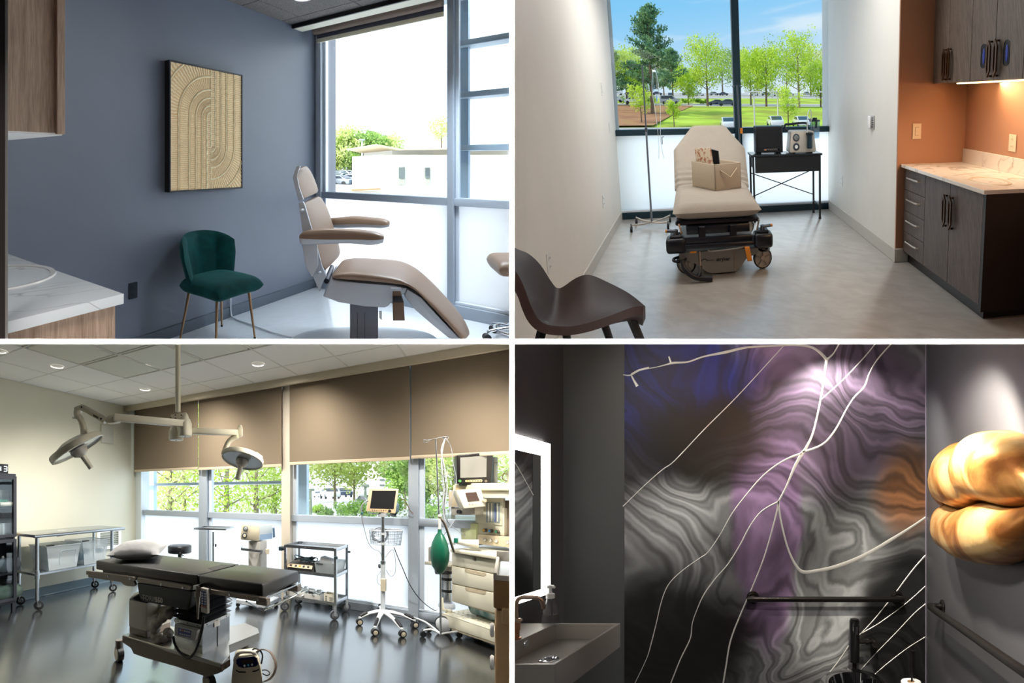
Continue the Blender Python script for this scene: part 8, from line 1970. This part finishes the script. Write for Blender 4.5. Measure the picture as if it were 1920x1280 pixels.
def tree(room, base, h, w, seed, lm, label, trunk=.3, bark=None, nl=16, per=26, leaf=.16, bare=0, group=None, name='tree', limb0=.25):
    rnd = random.Random(seed); base = V(base); t = thing(name, label, 'tree', room, base, group); g = G(); r0 = h * .022
    top = base + V(rnd.uniform(-.02, .02) * h, 0, h * .96)
    g.tube([base - V(0, 0, .3), base + V(0, 0, h * trunk), base.lerp(top, .6), top], [r0 * 1.2, r0 * .9, r0 * .5, r0 * .1], n=7); cs = []
    for k in range(nl):
        f = limb0 + (1 - limb0) * (k + rnd.random()) / nl * .95; p = base + (top - base) * f; a = k * 2.4 + rnd.random(); ln = w * .5 * (math.sin(PI * min(1, (1 - f) * 1.05 + .05)) ** .55) * rnd.uniform(.75, 1.1)
        e = p + V(math.cos(a) * ln, math.sin(a) * ln, ln * rnd.uniform(.35, .8) + .02 * h); mid = p.lerp(e, .5) + V(0, 0, -.05 * ln)
        g.tube([p, mid, e], [r0 * .38 * (1.1 - f), r0 * .25 * (1.1 - f), r0 * .08], n=5)
        for j in range(4):
            q = p.lerp(e, .35 + .22 * j); cs.append((q + V(rnd.uniform(-.1, .1) * w * .5, rnd.uniform(-.1, .1) * w * .5, rnd.uniform(0, .08) * h), 1.0))
            if j > 1: g.tube([q, q + rv(rnd) * ln * .3 + V(0, 0, ln * .15)], [r0 * .1, r0 * .03], n=4)
    if bare:
        for j in range(bare): q = base + (top - base) * rnd.uniform(.65, 1); g.tube([q, q + V(rnd.uniform(-.2, .2) * w, rnd.uniform(-.2, .2) * w, rnd.uniform(.08, .22) * h)], [r0 * .14, r0 * .03], n=4)
    obj('trunk', g, bark or m_bark, room, t); mesh_quads('foliage', room, base, leaves(rnd, cs, int(per * 1.9), w * .17, leaf), lm, t); return t
def conifer(room, base, h, w, seed, label, lm):
    rnd = random.Random(seed); base = V(base); t = thing('pine_tree', label, 'tree', room, base); g = G(); r0 = h * .018; top = base + V(0, 0, h); g.tube([base - V(0, 0, .3), top], [r0 * 1.2, r0 * .1], n=7); cs = []
    for k in range(44):
        f = .18 + .80 * (k + rnd.random() * .6) / 44; p = base + (top - base) * f; a = rnd.random() * 2 * PI; ln = w * .5 * (1.02 - f) ** .75 * rnd.uniform(.7, 1.2) + .25; e = p + V(math.cos(a) * ln, math.sin(a) * ln, ln * (.25 + .5 * f)); g.tube([p, e], [r0 * .3 * (1.1 - f), r0 * .06], n=4)
        for j in range(5): cs.append((p.lerp(e, .30 + .175 * j), 1.0))
    obj('trunk', g, m_bark, room, t); mesh_quads('foliage', room, base, leaves(rnd, cs, 52, w * .095, .20, .5), lm, t)
def bush(room, c, w, h, seed, lm, label, group=None, n=24, leaf=.12):
    rnd = random.Random(seed); c = V(c); t = thing('shrub', label, 'shrub', room, c, group); cs = [(c + V(rnd.uniform(-.5, .5) * w, rnd.uniform(-.3, .3) * w * .5, rnd.uniform(.2, .8) * h), 1.0) for _ in range(n)]
    g = G()
    for q, _ in cs[:5]: g.tube([c, q], [.03, .01], n=4)
    obj('stems', g, m_bark, room, t); mesh_quads('foliage', room, c, leaves(rnd, cs, 34, h * .35, leaf), lm, t)
def car(room, p, yaw, col, label, kind=0, s=1.0, group=None):
    T_ = Matrix.Translation(V(p)) @ Matrix.Rotation(yaw, 4, 'Z') @ Matrix.Scale(s, 4); t = thing('car', label, 'car', room, p, group); L_, W_, H_ = (4.9, 1.9, 1.85) if kind else (4.5, 1.8, 1.42)
    g = G(T_)
    if kind: pr = [(-2.4, .35), (-2.45, .95), (-2.3, 1.05), (-2.2, 1.8), (.6, 1.82), (1.25, 1.15), (2.35, 1.0), (2.45, .4)]
    else: pr = [(-2.2, .3), (-2.25, .85), (-1.6, .95), (-.9, 1.38), (.35, 1.40), (1.15, .95), (2.1, .82), (2.25, .35)]
    g.prism([(x, -W_ / 2, z) for x, z in pr], (0, W_, 0), .08, 2); obj('body', g, col, room, t)
    wm = mat('car_glass', (44, 54, 64), .1); g = G(T_)
    wp = [(-2.05, 1.15), (-2.0, 1.68), (.5, 1.7), (1.0, 1.15)] if kind else [(-1.35, .98), (-.85, 1.30), (.3, 1.32), (.95, .98)]
    for y in (-W_ / 2 - .01, W_ / 2 - .01): g.prism([(x, y, z) for x, z in wp], (0, .02, 0))
    f = [(.62, 1.76), (1.24, 1.16)] if kind else [(.38, 1.37), (1.14, .97)]
    g.prism([(f[0][0], -W_ * .42, f[0][1]), (f[1][0], -W_ * .42, f[1][1]), (f[1][0], W_ * .42, f[1][1]), (f[0][0], W_ * .42, f[0][1])], (.02, 0, .02)); r_ = [(-2.22, 1.75), (-2.32, 1.1)] if kind else [(-.93, 1.35), (-1.6, .97)]
    g.prism([(r_[0][0], -W_ * .42, r_[0][1]), (r_[1][0], -W_ * .42, r_[1][1]), (r_[1][0], W_ * .42, r_[1][1]), (r_[0][0], W_ * .42, r_[0][1])], (-.02, 0, .02)); obj('windows', g, wm, room, t)['kind'] = 'stuff'
    for x in (-1.45, 1.45):
        for y in (-W_ / 2 + .08, W_ / 2 - .08): g = G(T_); g.lathe([(0, -.11), (.2, -.11), (.33, -.09), (.33, .09), (.2, .11), (0, .11)], (x, y, .33), (0, 1, 0), n=16); obj('wheel', g, m_black, room, t)
    return t
m_lime = leaf_mat('lime_leaves', (180, 212, 60), (222, 240, 110)); m_green = leaf_mat('green_leaves', (130, 168, 84), (186, 212, 120)); m_pine = leaf_mat('pine_needles', (70, 118, 92), (142, 178, 120), .2); m_yel = leaf_mat('yellow_green_leaves', (206, 218, 130), (242, 244, 186)); m_hedge = leaf_mat('hedge_leaves', (140, 184, 50), (186, 224, 80))
cw, cg, cb_ = mat('car_white', (226, 228, 230), .3, coat=.6), mat('car_silver', (150, 156, 164), .3, .3, coat=.6), mat('car_blue', (52, 66, 92), .3, coat=.6)
def at_dist(R_, px, py, fwd, dist):
    """point seen at a pixel whose distance along the unit room direction fwd is dist"""
    o = R_.Mi @ (-R_.O); r = R_.Mi @ V((px - 960) / FOC, 1, (640 - py) / FOC); return o + r * (dist / r.dot(V(fwd)))
# ---- behind room 2: lawn bank, street and trees (distance measured along y)
R = R2; FY = (0, 1, 0)
def O2(px, py, dist): return at_dist(R2, px, py, FY, dist)
def lawn_mat(name, c1, c2, c3, scale=.12):
    m, nt, N, L, b = new_mat(name); tc = N.new('ShaderNodeTexCoord'); nz = N.new('ShaderNodeTexNoise'); nz.inputs['Scale'].default_value = scale; nz.inputs['Detail'].default_value = 6; L.new(tc.outputs['Object'], nz.inputs['Vector'])
    r = N.new('ShaderNodeValToRGB'); L.new(nz.outputs[0], r.inputs[0]); e = r.color_ramp.elements; e[0].position = .38; e[1].position = .56; e[0].color = (*lin(c1), 1); e[1].color = (*lin(c2), 1); k = e.new(.7); k.color = (*lin(c3), 1)
    L.new(r.outputs[0], b.inputs['Base Color']); b.inputs['Roughness'].default_value = .95; b.inputs['Specular IOR Level'].default_value = .1; return m
m_lawn = lawn_mat('lawn', (150, 160, 70), (170, 200, 70), (186, 212, 90)); m_mulch = lawn_mat('mulch_bank', (150, 112, 84), (176, 132, 100), (130, 140, 70), .3); m_asph = mat('asphalt', (176, 174, 172), .9, noise_amt=.05, noise_scale=.5)
def sheet(name, rows, m, kind_st=True, n=14):
    """ground from rows of pixel ends at their distances: (x0, x1, y0, y1, dist)"""
    g = G(); g_ = [[g._v(O(x0 + (x1 - x0) * i / n, y0 + (y1 - y0) * i / n, d) + V(0, 0, z)) for i in range(n + 1)] for (O, x0, x1, y0, y1, d, z) in rows]
    for a, b in zip(g_, g_[1:]):
        for i in range(n): g.bm.faces.new((a[i], a[i + 1], b[i + 1], b[i]))
    return struct(name, g, m, R, smooth=180)
sheet('ground', [(O2, 1080, 1640, 262, 258, 40, 0), (O2, 1080, 1640, 240, 236, 60, 0)], m_asph)
sheet('lawn', [(O2, 1060, 1660, 241, 237, 61, 0), (O2, 1060, 1660, 232, 230, 66, 0), (O2, 1060, 1660, 214, 214, 82, 0), (O2, 1060, 1660, 198, 200, 98, 0)], m_lawn)
sheet('mulch_bank', [(O2, 1080, 1225, 238, 236, 61.5, .08), (O2, 1080, 1265, 214, 214, 82, .12), (O2, 1080, 1300, 197, 199, 98, .1)], m_mulch)
sheet('street', [(O2, 1060, 1660, 197.5, 199.5, 98.5, .05), (O2, 1060, 1660, 193.5, 196, 112, .05)], m_asph)
sheet('far_lawn', [(O2, 1060, 1660, 194, 196, 112, 0), (O2, 1060, 1660, 184, 185, 150, 0)], m_lawn)
sheet('car_park', [(O2, 1060, 1660, 185, 186, 150, .05), (O2, 1060, 1660, 176.5, 177, 260, .05), (O2, 1060, 1660, 174, 174.5, 420, 0)], m_asph)
conifer(R2, O2(1224, 217, 82), 17.6, 12.5, 11, 'tall dark pine tree rising left of the window mullion', m_pine)
conifer(R2, O2(1142, 200, 100), 13, 10, 12, 'dark pine tree half hidden behind the left wall corner', m_pine)
conifer(R2, O2(1262, 186, 150), 15, 12, 13, 'distant low pine tree right of the tall pine', m_pine)
tl = [(1327, 196, 99, 12.0, 10.0, m_lime, 'lime-green tree with the fullest round crown left of the mullion'), (1408, 194, 102, 9.5, 7.5, m_lime, 'lime-green tree just right of the window mullion'), (1437, 200, 98, 11.0, 8.2, m_lime, 'lime-green tree with a forked trunk behind the black monitor'), (1498, 202, 95, 13.5, 9.2, m_lime, 'tallest lime-green tree, behind the suction machine'), (1539, 202, 97, 8.6, 8.4, m_lime, 'lime-green tree nearest the right-hand wall'), (1291, 196, 104, 6.6, 7.5, m_lime, 'short lime-green tree left of the fullest crown'), (1176, 193, 101, 9.5, 8.5, m_lime, 'bright lime-green tree behind the drip stand'), (1201, 193, 112, 8.0, 7.0, m_green, 'softer green tree between the two pines')]
for k, (px, py, d, h, w, lm, lb) in enumerate(tl): tree(R2, O2(px, py, d), h, w, 40 + k, lm, lb, trunk=.22, bark=m_bark2 if k % 2 else None, nl=20, per=26, leaf=.20, bare=10 if k in (0, 1, 2) else 3, limb0=.22)
for k, (px, w) in enumerate(((1420, 9), (1475, 10), (1520, 9), (1560, 11), (1355, 8), (1245, 9), (1155, 10), (1385, 8))): tree(R2, O2(px, 178, 190 + 5 * k), 13 + (k * 7) % 5, w * 2.6, 60 + k, (m_lime, m_green, m_yel)[k % 3], 'hazy green tree on the skyline beyond the car park', nl=12, per=22, leaf=.4, group='skyline trees beyond the car park')
tree(R2, O2(1264, 236, 62), 3.0, 2.4, 81, m_lime, 'small young lime tree at the foot of the grass bank, below the silver car', trunk=.35, nl=8, per=22, leaf=.1)
tree(R2, O2(1203, 230, 66), 4.4, 3.4, 82, m_lime, 'small young lime tree on the brown mulch bank', trunk=.3, nl=10, per=22, leaf=.12)
tree(R2, O2(1478, 236, 62), 4.4, 4.0, 83, m_lime, 'small young lime tree between the two parked white cars', trunk=.3, nl=10, per=22, leaf=.12)
for k, (px, w) in enumerate(((1168, 6.5), (1192, 4), (1216, 3), (1297, 5), (1315, 3))): bush(R2, O2(px, 194, 103), w, 1.7 if k < 3 else 1.0, 90 + k, m_hedge, 'clipped bright green hedge along the far side of the street', 'hedges along the street')
car(R2, O2(1257, 195.5, 100), .02, cg, 'silver square-backed car parked on the street left of the tree trunk', 1)
car(R2, O2(1190, 194.6, 100), .0, cw, 'white low car on the street behind the drip stand', 0)
car(R2, O2(1153, 192, 101), .0, cw, 'white car at the left end of the street beside the wall corner', 0, .9)
car(R2, O2(1343, 198, 100), PI, cb_, 'dark blue car on the street left of its neighbour near the mullion', 0, .9)
car(R2, O2(1363, 198.6, 99), PI, cb_, 'blue saloon car on the street touching the mullion', 0)
for px, d, lb in ((1453, 60, 'white car seen end-on below the left lamp post at the lawn edge'), (1502, 60, 'white car seen end-on behind the suction machine'), (1365, 58, 'white car peeping over the stretcher')): car(R2, O2(px, 237.5 if px > 1400 else 241, d), PI / 2, cw, lb, 0)
rnd = random.Random(4)
for k in range(16): car(R2, O2(1160 + k * 25 + rnd.uniform(-5, 5), 179 + rnd.uniform(-1, 1.5), 190), rnd.choice((0, .4, PI / 2)), rnd.choice((cw, cg, cb_, cw)), 'small parked car far away in the open car park', 0, group='cars in the far car park')
m_lamp_p = mat('lamp_post_grey', (206, 204, 198), .5, .2)
def lamp_post(R_, base, h, arm, label):
    t = thing('street_lamp', label, 'lamp post', R_, base); base = V(base); g = G(); g.cyl(base, base + V(0, 0, h), .13, .10, n=10); obj('pole', g, m_lamp_p, R_, t)
    for s in (-1, 1): g = G(); c = base + V(s * arm * .5, 0, h); g.cbox(c, (arm, .35, .18), .03); obj('lamp_arm', g, m_lamp_p, R_, t)
for px, py, lb, d in ((1415, 240, 'white lamp post on the lawn just right of the mullion', 62), (1459, 240, 'white lamp post on the lawn in the middle of the right pane', 62), (1554, 236, 'white double-armed lamp post near the right-hand wall', 58), (1152, 240, 'white double-armed lamp post beside the left wall corner', 58)):
    b = O2(px, py, d); tp = O2(px, 172, d); lamp_post(R2, b, tp.z - b.z, 1.4, lb)
# ---- behind room 1: car park, trees and a white building (distance along the view, room directions)
R = R1; F1 = (.7443, .6678, 0)
def O1(px, py, d): return at_dist(R1, px, py, F1, d)
m_wb = mat('white_render', (240, 238, 232), .8)
sheet('ground', [(O1, 560, 1010, 400, 404, 26, 0), (O1, 560, 1010, 352, 354, 50, 0), (O1, 560, 1010, 332, 333, 90, 0), (O1, 560, 1010, 316, 316, 220, 0)], mat('pale_asphalt', (214, 212, 208), .9, noise_amt=.04, noise_scale=.4))
wbld = thing('white_building', 'sunlit white building with two dark windows and a flat roof across the yard', 'building', R1, O1(780, 375, 34))
def bl(pl, d, dep, nm, m_, bev=0):
    g = G(); g.prism([O1(x, y, d) for x, y in pl], V(F1) * dep, bev); return obj(nm, g, m_, R1, wbld)
w1 = bl([(714, 380), (1000, 384), (1000, 290), (714, 290)], 34, 10, 'wall', m_wb); bl([(735, 290), (1000, 290), (1000, 279), (735, 281)], 34.5, 9, 'upper_wall', m_wb)
bl([(706, 270), (752, 279), (842, 277), (1000, 275), (1000, 278), (842, 280), (750, 281.5), (706, 272)], 33, 11, 'roof', mat('roof_tan', (206, 190, 160), .7))
for pl in ([(747, 346), (759, 346), (759, 313), (747, 313)], [(797, 346), (806.5, 346), (806.5, 314), (797, 314)]):
    f = bl(pl, 33.9, .12, 'window', mat('window_surround', (176, 176, 160), .3)); x0, y1_, x1, y0 = pl[0][0], pl[0][1], pl[1][0], pl[2][1]  # even grey-green surround behind the darker pane
    g = G(); g.prism([O1(x, y, 33.85) for x, y in ((x0 + 1, y1_ - 12), (x1 - 1, y1_ - 12), (x1 - 1, y0 + 1), (x0 + 1, y0 + 1))], V(F1) * .04); obj('pane', g, mat('pane_dark', (110, 118, 116), .2), R1, f)
bl([(600, 372), (715, 371), (715, 358), (660, 357), (600, 360)], 31, 3, 'low_roof', m_wb); bl([(660, 358), (714, 356), (714, 353), (660, 355)], 30.5, .5, 'parapet_coping', mat('coping_tan', (170, 140, 100), .7))
for k, (px, w, h, lm) in enumerate(((610, 7, 6.5, m_yel), (630, 8, 7.2, m_yel), (652, 9, 7.6, m_yel), (672, 9, 7.2, m_green), (690, 8, 6.6, m_green), (702, 6, 5.6, m_green), (722, 8, 6.6, m_yel))): tree(R1, O1(px, 331, 92), h, w * 1.15, 120 + k, lm, 'sunlit yellow-green tree beyond the car park, left of the white building', nl=16, per=30, leaf=.26, group='trees beyond the car park', limb0=.12)
tree(R1, O1(828, 282, 44), 2.6, 3.2, 130, m_yel, 'pale spring tree showing above the roof of the white building', nl=10, per=16, leaf=.09)
rnd = random.Random(9)
for k in range(48):
    d = rnd.choice((60, 66, 72, 78, 84)); py = 307 + 857 * 2.3 / d * .98; car(R1, O1(603 + rnd.uniform(0, 110), 333 + (84 - d) * .62, d), rnd.choice((0, .1, PI / 2)), rnd.choice((cw, cg, cw, cb_)), 'parked car glinting in the car park beyond the big window', 0, group='cars in the car park beyond the big window')
for px, w in ((612, 6), (632, 8)): 
    t = thing('distant_house', 'small pale house with a pitched grey roof by the car park', 'house', R1, O1(px, 322, 100), 'pale houses by the car park'); g = G(); g.prism([O1(px - 9, 322, 98), O1(px + 9, 322, 98), O1(px + 9, 316, 98), O1(px - 9, 316, 98)], V(F1) * 5); obj('wall', g, m_wb, R1, t); g = G(); g.prism([O1(px - 11, 316, 97.5), O1(px + 11, 316, 97.5), O1(px + 3, 309, 97.5), O1(px - 5, 309, 97.5)], V(F1) * 6); obj('roof', g, mat('grey_roof', (150, 152, 158), .7), R1, t)
b = O1(679, 330, 60); lamp_post(R1, b, O1(679, 262, 60).z - b.z, .5, 'thin tall lamp post in the car park')
# ---- behind room 3: trees close by, car park and hedges (distance along the view)
R = R3; F3 = (.843, .537, 0)
def O3(px, py, d): return at_dist(R3, px, py, F3, d)
sheet('ground', [(O3, 200, 1010, 1010, 1010, 17, 0), (O3, 200, 1010, 975, 975, 30, 0), (O3, 200, 1010, 950, 950, 60, 0), (O3, 200, 1010, 934, 934, 150, 0)], m_asph)
for k, (px, py, d, h, w, lm, lb) in enumerate(((318, 985, 20, 6.5, 6.5, m_yel, 'pale spring tree in the first low window pane beside the cream wall'), (345, 970, 26, 7.0, 8.5, m_lime, 'bright lime tree low behind the first window pane'), (425, 985, 20, 6.6, 7.0, m_lime, 'lime tree outside the pane under the right-hand lamp'), (480, 975, 24, 7, 7.5, m_yel, 'pale yellow-green tree left of the greige post'), (515, 970, 28, 7, 7, m_lime, 'lime tree just left of the greige post'), (628, 940, 30, 4.3, 7.0, m_yel, 'pale spring tree with a straight trunk right of the greige post'), (664, 945, 32, 4.6, 6.8, m_yel, 'pale spring tree behind the patient monitor'), (790, 968, 34, 5.4, 3.6, m_green, 'green conifer-like tree right of the last mullion'), (850, 965, 30, 5.5, 6.5, m_yel, 'washed-out spring tree behind the drip stand leads'), (905, 965, 34, 6, 6, m_yel, 'washed-out spring tree behind the anaesthesia machine'), (760, 950, 46, 5.5, 5, m_green, 'dark green tree left of the last mullion'))):
    tree(R3, O3(px, py, d), h, w, 150 + k, lm, lb, nl=18, per=30, leaf=.085 * d / 20, limb0=.05 if k < 5 else .2, bare=8, trunk=.2, bark=m_bark2)
for k, (px, py, d, w, h) in enumerate(((610, 972, 27, 1.8, .8), (650, 975, 24, 3.2, 1.1), (685, 975, 24, 3.4, 1.3), (715, 972, 25, 3.0, 1.4), (740, 968, 27, 2.6, 1.6), (595, 962, 34, 2.2, .7), (810, 975, 25, 3, 1.4))): bush(R3, O3(px, py, d), w, h, 170 + k, m_green, 'rounded green hedge bush in the car park planting bed', 'hedge bushes in the planting bed', n=16, leaf=.09)
rnd = random.Random(12)
cl_ = ('white car in the car park left of the straight tree trunk', 'silver-blue car right of the straight tree trunk', 'white car behind the patient monitor stand')
for k, (px, py, d, c_) in enumerate(((618, 929 + 6, 52, cw), (643, 932, 60, cb_), (700, 966, 27, cg))): car(R3, O3(px, py, d), .6, c_, cl_[k], 0)
for k in range(14): car(R3, O3(578 + rnd.uniform(0, 380), 931 + rnd.uniform(-1, 2), 90), rnd.uniform(0, 1), rnd.choice((cw, cg, cw, cb_)), 'tiny parked car far off in the car park beyond the tall windows', 0, group='far cars beyond the tall windows')
ob = thing('office_building', 'hazy white office building with dark window bands on the horizon', 'building', R3, O3(735, 925, 120)); g = G(); g.prism([O3(705, 930, 120), O3(800, 930, 120), O3(800, 872, 120), O3(705, 866, 120)], V(F3) * 12); obj('wall', g, m_wb, R3, ob)
for y in (878, 888, 898, 908):
    for k in range(7): g = G(); x = 712 + k * 12; g.prism([O3(x, y + 3, 119.8), O3(x + 9, y + 3, 119.8), O3(x + 9, y, 119.8), O3(x, y, 119.8)], V(F3) * .3); obj('window', g, mat('pane_dark', (110, 118, 116), .2), R3, ob)
for px, lb in ((685, 'white double-armed lamp post behind the patient monitor'), (582, 'white lamp post right of the greige post')):
    b = O3(px, 965, 28); lamp_post(R3, b, O3(px, 910 if px > 600 else 918, 28).z - b.z, .35, lb)
